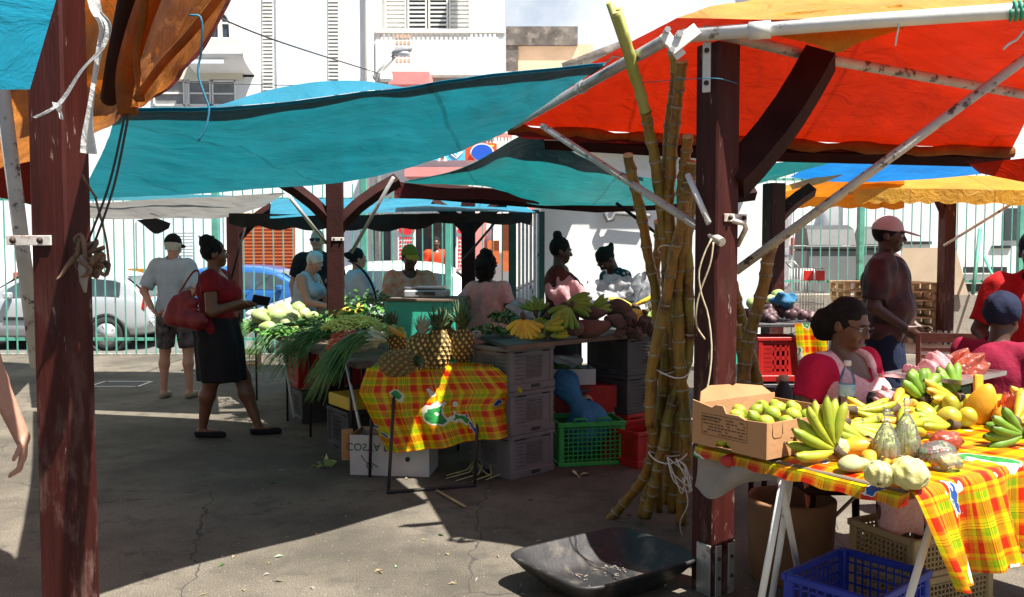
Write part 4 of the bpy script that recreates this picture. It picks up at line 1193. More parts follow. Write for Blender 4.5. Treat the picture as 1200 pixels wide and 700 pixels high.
def post(label, x, y, h, w=0.15, rz=0.0, pm='maroon', braces=(), base=False, group='maroon wooden posts of the market canopies', plates=()):
    t = thing('wooden_post', label, 'post', (x, y, 0), rz, group)
    mb = MB(); mb.box((0, 0, h / 2), (w, w, h), bev=.008); mb.build('shaft', M[pm], t)
    for dx, dy, z0, z1, bw in braces:
        g = MB()
        P = [Vector((dx * f * f * .55 + dx * f * .45, dy * f * f * .55 + dy * f * .45, lerp(z0, z1, f))) for f in (0, .25, .5, .75, 1)]
        g.tube(P, bw * .62, n=4, smooth=False); g.build('brace', M[pm], t)
    if base:
        g = MB()
        e = w / 2 + .006
        for s in (-1, 1):
            g.box((s * e, -.02, .1), (.008, w * .62, .26), bev=.002); g.box((s * w * .28, -e, .1), (w * .26, .008, .26), bev=.002)
        g.build('foot_bracket', M['galv'], t)
        g = MB()
        for s in (-1, 1):
            for z in (.08, .17): g.ball((s * w * .28, -e - .006, z), .009, 8, 5)
        g.build('bolts', M['bolt'], t)
    for (ang, z, lx, lz, off) in plates:
        rot = rotz(ang)
        c = rot @ Vector((off, -w / 2 - .006, z))
        g = MB(); g.box(c, (lx, .008, lz), rot=rot, bev=.003); pl = g.build('steel_plate', M['plate'], t)
        g = MB()
        for s in (-1, 1):
            dv = Vector((s * lx * .3, -.012, 0)) if lx > lz else Vector((0, -.012, s * lz * .32))
            g.ball(c + rot @ dv, min(.012, min(lx, lz) * .32), 8, 5)
        g.build('bolts', M['bolt'], pl)
    return t
lp = W(73, 300, 2.9)
post('thick worn maroon wooden post nearest the camera at left', lp.x, 2.9, 3.0, .128, R(-10), plates=((0, 1.585, .16, .032, -.065),))
rp = W(838, 400, 4.05)
post('maroon wooden post with steel foot bracket beside the sugarcane and fruit table', rp.x, 4.05, 2.47, .14, R(32), base=True, plates=((R(-45 + 0), 2.36, .036, .22, -.05), (R(0), 1.70, .14, .035, .04)))
mp_ = W(393, 300, 8.0)
post('wooden post darkened for shade in the middle of the produce stalls', mp_.x, 8.0, 2.2, .145, 0.1, 'darkwood_postshade', braces=((.55, .15, 1.72, 2.2, .11), (-.5, -.1, 1.75, 2.2, .1)), plates=((0, 1.66, .11, .03, .03),))  # same paint as the near posts; shade is put into this darker wood
q = W(275, 300, 11.0); post('wooden post darkened for shade behind the woman in dark red', q.x, 11.0, 2.15, .15, 0.0, 'darkwood_postshade', braces=((.45, .1, 1.65, 2.1, .11),))  # shade painted in by the darker wood colour
q = W(549, 300, 10.0); post('wooden post darkened for shade right of the green gate post', q.x, 10.0, 2.1, .15, 0.0, 'darkwood_postshade', braces=((-.4, 0, 1.75, 2.1, .1), (.4, 0, 1.75, 2.1, .1)))  # darker wood colour stands in for shade here too
q = W(906, 300, 8.6); post('dark wooden post behind the purple produce table', q.x, 8.6, 2.2, .16, .3, braces=((.42, .0, 1.80, 2.15, .12),))
q = W(1109, 300, 15.0); post('brown wooden post with steel shoe by the pallets', q.x, 15.0, 2.95, .2, .2, braces=((-.5, 0, 2.0, 2.8, .13),), base=True)
q = W(1196, 300, 9.0); post('dark post beyond the standing man in red', q.x + .35, 9.0, 2.3, .15, 0)
mb = MB()
b0 = Vector((rp.x + .07, 4.08, 1.86)); b1 = W(962, 68, 4.25)
P = [b0 + (b1 - b0) * f + Vector((0.02 * math.sin(f * PI), 0, -.02 * math.sin(f * PI))) for f in (0, .2, .4, .6, .8, 1)]
mb.tube(P, .10, n=4, smooth=False)
one(mb.build('wooden_brace', M['darkwood_postshade']), 'heavy dark maroon wooden brace rising from the post to the orange canopy', 'brace')
def pipe(label, pts, r, mat='whitepipe', name='steel_pipe', group=None, fit=()):
    mb = MB(); mb.tube(pts, r, n=12)
    o = mb.build(name, M[mat])
    for i, f in enumerate(fit):
        a, b = Vector(pts[0]), Vector(pts[-1]); c = a.lerp(b, f); d = (b - a).normalized()
        m2 = MB(); m2.tube([c - d * .045, c + d * .045], r * 1.28, n=12); m2.build('collar', M[mat], o)
    return props(o, label, 'pipe', group)
C1 = W(800, 42, 4.0); C2 = W(1290, 6, 3.42); C4 = Vector((0.0, 6.65, W(600, 148, 6.65).z)); C3 = W(1165, 177, 6.1)
pipe('white painted front pipe of the orange canopy', [C1, C1.lerp(C2, .5) + Vector((0, 0, .004)), C2], .031, fit=(.21,))
C1b = W(782, 46, 4.0)
pipe('galvanised side pipe sloping from the right post to the teal tarp', [C1b, C4], .028, 'galv', fit=(.42,))
pipe('stained inner rafter pipe under the orange canopy', [W(826, 36, 4.06), W(960, 68, 4.35), W(1230, 116, 5.0)], .026, 'oldpipe')
t = thing('pipe_clamp', 'white steel corner clamp joining the two canopy pipes', 'clamp')
mb = MB()
c = W(792, 50, 3.95); mb.box(c + Vector((-.015, 0, -.01)), (.13, .012, .05), rot=Matrix.Rotation(R(52), 3, 'Y'), bev=.003); mb.box(c + Vector((.03, -.02, .01)), (.15, .012, .055), rot=Matrix.Rotation(R(-38), 3, 'Y'), bev=.003)
mb.build('plates', M['whitepipe'], t)
mb = MB(); mb.tube([c + Vector((.01, -.04, .03)), c + Vector((.01, .03, .03))], .016, n=6); mb.tube([c + Vector((-.04, -.03, .05)), c + Vector((-.04, .03, .05))], .014, n=6); mb.tube([c + Vector((-.02, -.03, -.035)), c + Vector((-.02, .03, -.035))], .013, n=6); mb.build('bolts', M['galv'], t)
settle(t)
pipe('long old pipe strut rising from the right post to the upper right', [W(862, 318, 4.22), W(1230, 48, 3.75)], .021, 'oldpipe')
pipe('scuffed pipe strut ending in front of the right post', [W(846, 284, 3.93), W(636, 148, 5.75)], .02, 'oldpipe')
pipe('short white steel stay above the strut end', [W(806, 205, 4.1), W(831, 262, 3.98)], .014, 'whitepipe')
pipe('bent steel bracket arm on the right side of the right post', [W(858, 259, 4.0), W(872, 262, 4.0), W(874, 268, 4.02), W(864, 288, 4.08)], .012, 'plate')
pipe('leaning old white pole behind the left post', [W(2, 100, 3.05), W(44, 430, 3.15)], .024, 'oldpipe')
pipe('thin steel strut right of the middle post', [W(461, 208, 7.6), W(412, 296, 7.95)], .016, 'galv')
pipe('thin steel strut left of the middle post', [W(340, 232, 7.6), W(382, 285, 7.95)], .016, 'galv')
pipe('thin dark strut beside the post behind the woman in dark red', [W(292, 250, 10.8), W(270, 330, 10.9)], .014, 'legmetal')
pipe('diagonal strut crossing the post near the green gate post', [W(585, 255, 9.7), W(543, 305, 9.8)], .014, 'legmetal')
pipe('pale pipe strut beside the brown post near the pallets', [W(1106, 288, 14.8), W(1220, 218, 13.8)], .022, 'oldpipe')
pipe('dark pipe below the eave of the white hall', [W(722, 238, 9.0), W(775, 278, 9.0)], .016, 'darkwood_postshade')
def tarp(name, label, rows, mat, nu=40, nv=24, wr=0.02, wf=1.6, sag=0.0, seed=0, cat='tarp', group=None, edge=None, kids=(), flip=False):
    """rows: list of polylines of 3D points (near edge first); smooth surface through them, with creases"""
    rows = [[Vector(p) for p in r_] for r_ in rows]
    def base(u, v):
        col = [poly_at(r_, u) for r_ in rows]
        p = poly_at(col, v) if len(col) > 1 else col[0]
        return p
    def fn(u, v):
        p = base(u, v)
        e = min(1, 6 * min(u, 1 - u, v, 1 - v) + .25)
        n = mnoise.fractal(Vector((p.x * wf + seed * 3.1, p.y * wf * .7, p.z * wf + seed)), 1.0, 2.0, 4)
        p.z += n * wr * e - sag * 16 * u * (1 - u) * v * (1 - v)
        if edge: p.z += edge(u, v)
        return p
    mb = MB(); mb.sheet(fn, nu, nv, flip=flip)
    o = mb.build(name, M[mat] if isinstance(mat, str) else mat)
    return props(o, label, cat, group), fn
def hem(parent, fn, along, mat, wd=0.05, n=60, name='hem', off=(0, 0, -.004)):
    """a folded strip along one edge of a tarp"""
    P0 = []; P1 = []
    for k in range(n + 1):
        f = k / n
        a = fn(*along(f, 0)); b = fn(*along(f, wd))
        P0.append(a + Vector(off)); P1.append(b + Vector(off))
    mb = MB(); vs = P0 + P1; m = n + 1
    mb.add(vs, [(k, k + 1, m + k + 1, m + k) for k in range(n)], 0, True)
    return mb.build(name, M[mat], parent)
near = [W(138, 124, 3.0), W(260, 124, 3.3), W(360, 117, 3.58), W(460, 106, 3.83), W(560, 90, 4.08), W(640, 81, 4.38), W(710, 75, 4.66)]
mid = [W(120, 178, 5.4), W(330, 172, 5.35), W(540, 138, 5.45), W(646, 119, 5.7) + Vector((-.25, 0, -.16))]
far = [W(92, 234, 8.0), W(200, 229, 7.8), W(300, 222, 7.6), W(400, 214, 7.35), W(480, 196, 7.1), W(545, 172, 6.85), W(598, 150, 6.62) + Vector((-.08, 0, -.05))]
o, fn = tarp('teal_tarp', 'large teal tarp slung between the left post and the orange canopy', [near, mid, far], 'teal', 120, 70, .075, 1.1, sag=.05, seed=2)
hem(o, fn, lambda f, w: (f, w * .8), 'tealdark', .075, off=(0, -.006, -.012))
mb = MB(); m = 41; vs = []
for k in range(m):
    f = k / (m - 1); a = fn(f, 0)
    h_ = .075 * math.sin(PI * min(1, max(0, (f - .12) / .45))) ** .8 if .12 < f < .57 else 0.004
    vs.append(a + Vector((0, .0, .002))); 
for k in range(m):
    f = k / (m - 1); a = fn(f, 0)
    h_ = .085 * math.sin(PI * min(1, max(0, (f - .12) / .42))) ** .8 if .12 < f < .54 else 0.004
    vs.append(a + Vector((0, .10, h_)))
mb.add(vs, [(k, k + 1, m + k + 1, m + k) for k in range(m - 1)], 0, True)
mb.build('edge_flap', M['skyblue'], o)
t_ = cable('edge_cord', 'pale cord tying the teal tarp to the canopy pipe', [W(690, 80, 4.95), W(712, 72, 4.98), W(720, 66, 4.85), W(735, 72, 4.8), W(722, 80, 4.82), W(712, 78, 4.9)], .008, M['whiterope'], 'cord')
apex = Vector((1.72, 5.0, 3.0))
def canopy_fn(u, v):
    cs = [C1 + Vector((-.03, -.02, .07)), C2 + Vector((0, 0, .0)), C3 + Vector((.1, 0, .0)), C4 + Vector((-.03, .05, .02))]
    cs[2] = C3 + Vector((.15, .05, .02))
    k = min(int(u * 4), 3); f = u * 4 - k
    a = cs[k].lerp(cs[(k + 1) % 4], f)
    s = math.sin(PI * f)
    a.z += (-.02 if k == 2 else (-.02 if k == 0 else .05)) * s
    p = a.lerp(apex, v)
    p.z += (-.05 if k else .03) * math.sin(PI * v) * (1 - v)
    n = mnoise.fractal(Vector((p.x * 1.7, p.y * 1.7, 4.4)), 1.0, 2.0, 4)
    p.z += n * .03 * min(1, v * 5 + .15)
    return p
mb = MB(); mb.sheet(canopy_fn, 128, 22)
o = props(mb.build('orange_canopy', M['orangetarp']), 'large orange canopy tarp on pipes over the fruit table', 'canopy', None)
mb = MB()
A = [W(888, 35, 3.86), W(925, 41, 3.84), W(957, 49, 3.82), W(985, 60, 3.80), W(1010, 48, 3.775), W(1040, 38, 3.74), W(1066, 30, 3.70)]
B = [W(888, 33, 3.86) + Vector((0, .02, .05)), W(925, 24, 3.88) + Vector((0, .02, .05)), W(957, 22, 3.86) + Vector((0, .02, .05)), W(985, 21, 3.84) + Vector((0, .02, .05)), W(1010, 19, 3.81) + Vector((0, .02, .05)), W(1040, 17, 3.77) + Vector((0, .02, .05)), W(1066, 14, 3.73) + Vector((0, .02, .05))]
mb.sheet(lambda u, v: poly_at(B, u).lerp(poly_at(A, u), v) + Vector((0, .045 + .01 * math.sin(9 * u), 0)), 24, 5)
mb.build('folded_flap', M['yellowtarp'], o)
mb = MB()
eb = [canopy_fn(.5 + .25 * k / 40, 0) for k in range(41)]
mb.tube([p + Vector((0, -.02, -.03 + .03 * mnoise.noise(Vector((k * .37, 2, 0))))) for k, p in enumerate(eb)], [.036 + .03 * mnoise.noise(Vector((k * .41, 7, 0))) for k in range(41)], n=7)
mb.build('rolled_edge', M['oldorange'], o)
mb = MB(); m = 60; vs = []
for k in range(m + 1):
    p = canopy_fn(.5 + .25 * k / m, 0); vs.append(p + Vector((0, -.01, -.04)))
for k in range(m + 1):
    p = canopy_fn(.5 + .25 * k / m, 0)
    vs.append(p + Vector((0, .03, -.085 - .07 * mnoise.noise(Vector((k * .17, 0, 0))) - .03 * mnoise.noise(Vector((k * .6, 3, 0))))))
mb.add(vs, [(k, k + 1, m + k + 2, m + k + 1) for k in range(m)], 0, True); mb.build('valance', M['darkred'], o)
mb = MB(); mb.tube([C4 + Vector((.25, .1, -.10)), C4.lerp(C3, .5) + Vector((0, .1, -.09)), C3 + Vector((.1, .12, -.04))], .06, n=4, smooth=False)
one(mb.build('wooden_beam', M['darkwood_postshade']), 'dark wooden beam under the back edge of the orange canopy', 'beam')
o, fn = tarp('red_tarp', 'red tarp corner hanging at the far right below the orange canopy', [[W(1135, 192, 6.0), W(1175, 188, 5.8), W(1260, 180, 5.4)], [W(1148, 203, 6.0), W(1180, 210, 5.8), W(1260, 226, 5.4)]], 'orangetarp', 20, 8, .02, 2)
near = [W(478, 211, 7.3), W(520, 203, 7.1), W(560, 188, 6.9), W(612, 158, 6.75), W(640, 158, 6.75), W(680, 182, 6.8), W(740, 204, 6.9), W(800, 212, 7.0), W(850, 206, 7.2), W(905, 192, 7.4), W(985, 182, 7.6)]
mid = [W(476, 214, 8.2), W(545, 212, 8.1), W(610, 200, 7.9), W(700, 222, 8.0), W(800, 226, 8.2), W(900, 207, 8.3), W(985, 186, 8.4)]
far = [W(474, 214, 9.2), W(530, 217, 9.2), W(575, 221, 9.2), W(622, 240, 9.3), W(690, 241, 9.4), W(760, 241, 9.4), W(830, 234, 9.4), W(880, 218, 9.4), W(930, 203, 9.4), W(985, 186, 9.4)]
o, fn = tarp('teal_tarp', 'green teal tarp gathered to a peak behind the orange canopy', [near, mid, far], 'tealgreen', 80, 26, .05, 1.2, seed=7)
hem(o, fn, lambda f, w: (f * .55, w), 'tealdark', .05, off=(0, -.006, -.006))
mb = MB(); m = 61; vs = [fn(.12 + .5 * k / 60, .0) + Vector((0, -.012, -.006)) for k in range(m)]
vs += [fn(.12 + .5 * k / 60, .05 + .30 * math.sin(PI * k / 60) ** 1.5 * (.85 + .15 * math.sin(k * .31))) + Vector((0, -.015, -.012)) for k in range(m)]
mb.add(vs, [(k, k + 1, m + k + 1, m + k) for k in range(m - 1)], 0, True); mb.build('second_layer', M['tealdark'], o)
mb = MB(); mb.tube([W(474, 222, 9.3), W(560, 229, 9.3), W(700, 240, 9.5), W(800, 236, 9.6), W(884, 226, 9.7)], .085, n=4, smooth=False)
one(mb.build('wooden_beam', M['darkwood_postshade']), 'dark red wooden beam below the green teal tarp', 'beam')
o, fn = tarp('red_valance', 'dark red cloth strip hanging along the beam of the green teal tarp', [[W(462, 213, 9.1), W(520, 220, 9.1), W(580, 222, 9.1), W(632, 238, 9.15)], [W(462, 233, 9.1), W(520, 234, 9.1), W(580, 234, 9.1), W(632, 240, 9.15)]], 'darkred', 30, 6, .03, 3)
near = [W(316, 256, 8.9), W(420, 250, 8.85), W(516, 248, 8.8), W(628, 249, 9.6)]
far = [W(318, 233, 11.6), W(420, 233, 11.5), W(516, 232, 11.5), W(600, 233, 11.4)]
o, fn = tarp('light_blue_tarp', 'light blue sloping tarp low behind the middle post', [near, far], 'skyblue', 40, 10, .03, 1.6, seed=4)
o, fn = tarp('white_tarp', 'small white and blue tarp corner beside the barred gate', [[W(556, 248, 10.05), W(624, 249, 10.0)], [W(590, 240, 10.4), W(600, 238, 10.4), W(615, 239, 10.4)]], 'strip', 12, 6, .01, 2)
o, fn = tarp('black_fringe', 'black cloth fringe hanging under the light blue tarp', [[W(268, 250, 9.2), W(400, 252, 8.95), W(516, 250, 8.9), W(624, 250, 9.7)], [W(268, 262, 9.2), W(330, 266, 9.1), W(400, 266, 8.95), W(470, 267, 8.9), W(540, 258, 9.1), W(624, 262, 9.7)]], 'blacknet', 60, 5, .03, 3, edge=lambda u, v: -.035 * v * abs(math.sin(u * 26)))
near = [W(88, 238, 8.2), W(200, 233, 8.0), W(335, 226, 7.8)]
far = [W(70, 252, 11.0), W(130, 258, 10.9), W(200, 256, 10.9), W(260, 256, 10.8), W(310, 242, 10.6)]
o, fn = tarp('grey_tarp', 'grey sheet stretched below the far edge of the large teal tarp', [near, far], 'greytarp', 40, 14, .05, 1.2, seed=9)
o, fn = tarp('black_rag', 'black cloth rag hanging from the grey sheet', [[W(160, 258, 10.6), W(182, 256, 10.5), W(200, 262, 10.5)], [W(166, 262, 10.6), W(182, 274, 10.5), W(198, 268, 10.5)]], 'blacknet', 10, 6, .02, 4)
o, fn = tarp('teal_tarp', 'thin strip of teal tarp edge above the light blue tarp at far left', [[W(95, 236, 9.0), W(210, 234, 9.0), W(318, 236, 9.6)], [W(95, 231, 9.3), W(210, 228, 9.2), W(318, 231, 9.8)]], 'teal', 24, 4, .01, 2)
near = [W(-120, 104, 2.15), W(-40, 106, 2.2), W(35, 105, 2.25)]
far = [W(-120, -120, 1.7), W(-20, -120, 1.72), W(101, -120, 1.75)]
o, fn = tarp('light_blue_tarp', 'bright light blue tarp corner in front of the left post', [near, far], 'skyblue', 24, 16, .01, 2, seed=1)
rowsO = [
    [W(292, -40, 2.25), W(262, 20, 2.3), W(238, 58, 2.35), W(218, 80, 2.4), W(208, 98, 2.45), W(186, 112, 2.5), W(166, 121, 2.6), W(150, 124, 2.75), W(120, 150, 3.05), W(0, 196, 3.3), W(-300, 190, 3.1), W(-800, 120, 2.5)],
    [W(230, -60, 2.6), W(205, 0, 2.7), W(190, 36, 2.8), W(182, 58, 2.9), W(168, 76, 3.0), W(158, 92, 3.1), W(146, 104, 3.62), W(130, 114, 3.72), W(100, 130, 3.85), W(0, 150, 4.1), W(-300, 150, 4.0), W(-800, 100, 3.6)],
    [W(170, -80, 3.3), W(160, -20, 3.5), W(150, 10, 3.6), W(140, 34, 3.7), W(130, 52, 3.75), W(118, 70, 3.8), W(105, 84, 3.9), W(90, 92, 4.0), W(60, 96, 4.2), W(0, 96, 4.5), W(-250, 90, 4.6), W(-700, 90, 4.6)],
    [W(80, -160, 3.6), W(70, -90, 3.8), W(62, -60, 4.0), W(50, -40, 4.1), W(40, -30, 4.2), W(30, -20, 4.3), W(20, -10, 4.4), W(0, 0, 4.5), W(-30, 10, 4.7), W(-200, 20, 5.0), W(-600, 40, 5.2)]]
o, fn = tarp('old_orange_tarp', 'old stained orange tarp bunched beside the left post', rowsO, 'oldorange', 110, 60, .07, 3.4, seed=5)
hem(o, fn, lambda f, w: (f * .62, w), 'darkred', .02, off=(0, -.01, -.004))
mb = MB()
for pts, r_ in (([W(150, 132, 2.7), W(148, 90, 2.72), W(160, 40, 2.6), W(185, -30, 2.4)], .03), ([W(160, 116, 2.6), W(190, 75, 2.48), W(222, 40, 2.36), W(262, -10, 2.25)], .012), ([W(166, 118, 2.58), W(160, 70, 2.6), W(168, 20, 2.5), W(172, -20, 2.4)], .010)):
    mb.tube([poly_at(pts, k / 12) for k in range(13)], r_, n=6)
mb.build('crease_folds', M['oldorange'], o)
mb = MB(); mb.tube([W(128, 116, 2.98), W(136, 70, 2.8), W(150, 0, 2.6), W(160, -40, 2.5)], .028, n=10)
one(mb.build('tarp_pipe', M['darkwood_postshade']), 'dark pipe running under the old orange tarp', 'pipe')
cable('hanging_cord', 'blue green cord hanging from the old orange tarp', [W(222, 18, 2.28), W(236, 22, 2.28), W(236, 60, 2.3), W(232, 85, 2.3), W(240, 112, 2.3), W(245, 128, 2.3), W(241, 150, 2.3), W(232, 166, 2.3)], .0028, M['bluecord'], 'cord')
def ribbon(pts, wds, n=24, tw=0.8, seed=0):
    mb = MB(); L = []; Rr = []
    for k in range(n + 1):
        f = k / n; p = poly_at(pts, f); w = poly_at([(x, 0, 0) for x in wds], f).x
        a = tw * math.sin(f * 5 + seed)
        d = Vector((math.cos(a), math.sin(a) * .8, .12 * math.sin(f * 17)))
        L.append(p - d * w / 2); Rr.append(p + d * w / 2)
    Mid = [(a + b) / 2 + Vector((0, .012, 0)) for a, b in zip(L, Rr)]
    m = n + 1
    mb.add(L + Mid + Rr, [(k, k + 1, m + k + 1, m + k) for k in range(n)] + [(m + k, m + k + 1, 2 * m + k + 1, 2 * m + k) for k in range(n)], 0, True)
    return mb
t = thing('plastic_strip', 'torn white plastic strips hanging beside the left post', 'strip')
ribbon([W(104, -30, 2.1), W(112, 10, 2.1), W(120, 32, 2.1), W(116, 60, 2.1), W(108, 110, 2.1), W(103, 150, 2.1), W(104, 180, 2.1)], [.03, .03, .016, .018, .026, .05, .045], seed=1).build('long_strip', M['strip'], t)
ribbon([W(114, 12, 2.09), W(127, 30, 2.09), W(120, 55, 2.09), W(95, 82, 2.09), W(72, 118, 2.09), W(56, 130, 2.08), W(40, 138, 2.08)], [.016, .014, .014, .016, .02, .016, .008], seed=2).build('short_strip', M['strip'], t)
ribbon([W(66, 120, 2.085), W(70, 132, 2.085), W(72, 140, 2.085)], [.02, .014, .005], n=8, seed=2).build('torn_end', M['strip'], t)
settle(t)
t = thing('rope_knot', 'knotted rope ends and rags tied on the edge of the left post', 'rope')
r_ = random.Random(4)
g = MB()
for k in range(9):
    c = W(100 + r_.uniform(-3, 12), 296 + r_.uniform(-8, 18), 2.78 + r_.uniform(-.04, .04))
    P = [c + Vector((r_.uniform(-.035, .035), r_.uniform(-.02, .02), r_.uniform(-.035, .035))) for _ in range(6)]
    g.tube([poly_at(P, q / 16) for q in range(17)], .007, n=5)
g.build('loops', M['oldrope'], t)
g = MB(); g.tube([poly_at([W(100, 295, 2.78), W(88, 302, 2.76), W(80, 310, 2.75), W(72, 322, 2.75), W(66, 328, 2.74)], q / 12) for q in range(13)], [.012 - .0008 * q for q in range(13)], n=6); g.build('frayed_end', M['oldrope'], t)
g = MB(); g.tube([W(97, 300, 2.76), W(99, 315, 2.75), W(98, 330, 2.76), W(100, 343, 2.76)], [.014, .018, .012, .004], n=7); g.build('rag', M['ragcloth'], t)
g = MB()
for c in (W(109, 305, 2.76), W(126, 311, 2.78), W(107, 317, 2.76)): g.ball(c, .011, 8, 6)
g.build('knots', M['bolt'], t)
settle(t)
for k, (a, b_, r2, m_, lab) in enumerate(((W(150, 118, 2.7), W(100, 292, 2.8), .004, 'wirecol', 'first dark string from the orange tarp down to the rope knot'), (W(154, 118, 2.7), W(107, 296, 2.8), .004, 'wirecol', 'second dark string beside it running to the rope knot'), (W(112, 232, 2.85), W(128, 310, 2.78), .004, 'oldrope', 'tan cord hanging to the right of the rope knot'), (W(96, 205, 2.8), W(113, 232, 2.85), .004, 'oldrope', 'short tan cord tied round the left post'))):
    cable('string', lab, [a, (a + b_) / 2 + Vector((.01, 0, -.02)), b_], r2, M[m_], 'string')
cable('rope', 'pale rope hanging from the strut end down the right post', [W(834, 280, 3.9), W(826, 296, 3.9), W(819, 320, 3.9), W(822, 345, 3.9), W(830, 370, 3.9), W(834, 410, 3.88), W(830, 450, 3.86), W(821, 480, 3.84), W(818, 500, 3.84), W(822, 516, 3.84)], .004, M['rope'], 'rope')
cable('rope', 'second loose rope loop below the strut end', [W(836, 284, 3.9), W(832, 310, 3.9), W(818, 350, 3.92), W(816, 380, 3.93), W(826, 398, 3.94)], .004, M['rope'], 'rope')
cable('string', 'blue string stretched past the canes below the clamp', [W(742, 98, 4.38), W(790, 94, 4.1), W(838, 92, 3.93), W(864, 98, 4.0)], .002, M['bluecord'], 'string')
t = thing('green_rope', 'green rope wound round the white pipe at the upper right', 'rope')
g = MB()
ax = (C2 - C1).normalized(); c0 = C1 + (C2 - C1) * ((W(1180, 12, 3.55).x - C1.x) / (C2.x - C1.x))
u_ = ax.cross(Vector((0, 0, 1))).normalized(); w_ = ax.cross(u_)
P = [c0 + ax * (.006 * k / 3.0) + (u_ * math.cos(k * .7) + w_ * math.sin(k * .7)) * .037 for k in range(60)]
g.tube(P, .006, n=5); g.build('coil', M['greenrope'], t)
settle(t)
cable('string', 'white string end hanging from the green rope', [W(1200, 36, 3.55), W(1192, 46, 3.55), W(1182, 52, 3.55), W(1176, 58, 3.55)], .005, M['whiterope'], 'string')
cable('string', 'short white cord tied round the white pipe', [W(1051, 18, 3.68), W(1053, 30, 3.66), W(1051, 42, 3.67), W(1049, 54, 3.68)], .004, M['whiterope'], 'string')
def scallop(n): return lambda u, v: -.05 * v * abs(math.sin(u * PI * n))
o, fn = tarp('blue_tarp', 'bright blue tarp stretched between the orange and yellow canopies', [[W(925, 208, 11.5), W(1000, 214, 11.5), W(1100, 209, 11.5), W(1150, 204, 11.5)], [W(955, 190, 10.2), W(1010, 192, 10.2), W(1080, 190, 10.2), W(1150, 188, 10.2)]], 'blue2', 30, 10, .03, 1.5)
near = [W(862, 236, 11.2), W(885, 228, 11.0), W(940, 214, 11.0), W(992, 204, 11.0)]
far = [W(862, 226, 12.6), W(900, 222, 12.6), W(950, 218, 12.6), W(1005, 214, 12.6)]
o, fn = tarp('yellow_flap', 'bright yellow tarp flap folded over the ochre canopy', [[W(898, 233, 10.9), W(930, 222, 10.9), W(960, 216, 10.9), W(990, 204, 10.9)], [W(896, 224, 11.3), W(930, 215, 11.3), W(955, 208, 11.3), W(972, 202, 11.3)]], 'yellowtarp', 20, 8, .02, 2)
nearU = [W(862, 226, 12.8), W(930, 216, 12.6), W(1000, 206, 12.6), W(1060, 210, 12.8)]
botU = [W(862, 232, 13.8), W(930, 231, 13.8), W(1000, 231, 13.8), W(1060, 233, 13.8)]
o, fn = tarp('ochre_canopy', 'orange yellow canopy with scalloped edge left of the brown post', [nearU, botU], 'yellowtarp', 40, 12, .03, 1.3)
v1 = [fn(k / 40, 1) for k in range(41)]
mb = MB(); m = 41; mb.add([p for p in v1] + [p + Vector((0, 0, -.14 - .04 * abs(math.sin(k * .55)))) for k, p in enumerate(v1)], [(k, k + 1, m + k + 1, m + k) for k in range(40)], 0, True); mb.build('valance', M['yellowtarp'], o)
nearU = [W(985, 222, 13.0), W(1040, 210, 13.0), W(1120, 208, 13.0), W(1300, 214, 13.0)]
topU = [W(985, 214, 13.6), W(1040, 205, 13.8), W(1120, 203, 13.8), W(1300, 207, 13.8)]
botU = [W(1000, 234, 15.4), W(1060, 234, 15.4), W(1140, 236, 15.4), W(1300, 238, 15.4)]
o, fn = tarp('ochre_canopy', 'wide yellow canopy with scalloped edge above the brown post', [[W(1000, 222, 12.8), W(1060, 221, 12.8), W(1140, 222, 12.8), W(1300, 226, 12.8)], [W(985, 207, 13.6), W(1060, 206, 13.6), W(1140, 206, 13.6), W(1300, 210, 13.6)]], 'yellowtarp', 40, 10, .02, 1.3)
v1 = [fn(k / 60, 0) for k in range(61)]
mb = MB(); m = 61; mb.add([p for p in v1] + [p + Vector((0, 0, -.17 - .05 * abs(math.sin(k * .5)))) for k, p in enumerate(v1)], [(k, k + 1, m + k + 1, m + k) for k in range(60)], 0, True); mb.build('valance', M['yellowtarp'], o)
mb = MB(); v2 = [W(1000, 222, 14.9), W(1300, 228, 14.9)]
mb.sheet(lambda u, v: poly_at([W(985, 224, 13.0), W(1300, 228, 13.0)], u).lerp(poly_at([W(1000, 236, 15.6), W(1300, 240, 15.6)], u), v), 20, 6); mb.build('under_sheet', M['yellowtarp'], o)
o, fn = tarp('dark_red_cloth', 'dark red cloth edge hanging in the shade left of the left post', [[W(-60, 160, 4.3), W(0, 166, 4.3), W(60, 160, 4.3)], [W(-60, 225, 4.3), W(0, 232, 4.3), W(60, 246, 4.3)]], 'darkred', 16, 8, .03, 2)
o, fn = tarp('grey_tarp', 'wide grey tarp added unseen behind the viewpoint to shade the scene', [[(-7, 1.0, 2.85), (-4, .9, 2.75), (-.3, 1.0, 2.85)], [(-7, -2, 3.2), (-4, -2, 3.1), (-.3, -2, 3.2)], [(-7, -8, 2.8), (-4, -8, 2.7), (-.3, -8, 2.8)]], 'greytarp', 30, 30, .05, 1.0)  # unseen tarp roof, added to cut sky light and deepen the shade
o, fn = tarp('grey_tarp', 'grey tarp added beyond the left edge to shade the ground', [[(-9, 5.75, 2.3), (-5.5, 5.9, 2.25), (-3.75, 6.0, 2.2)], [(-9, 8, 2.5), (-6, 8.2, 2.4), (-4.3, 8.4, 2.2)], [(-9, 12, 2.4), (-7, 12, 2.3), (-5.6, 11.6, 2.1)]], 'greytarp', 24, 16, .05, 1.0)  # added tarp, mostly out of view, keeps the left ground in shade
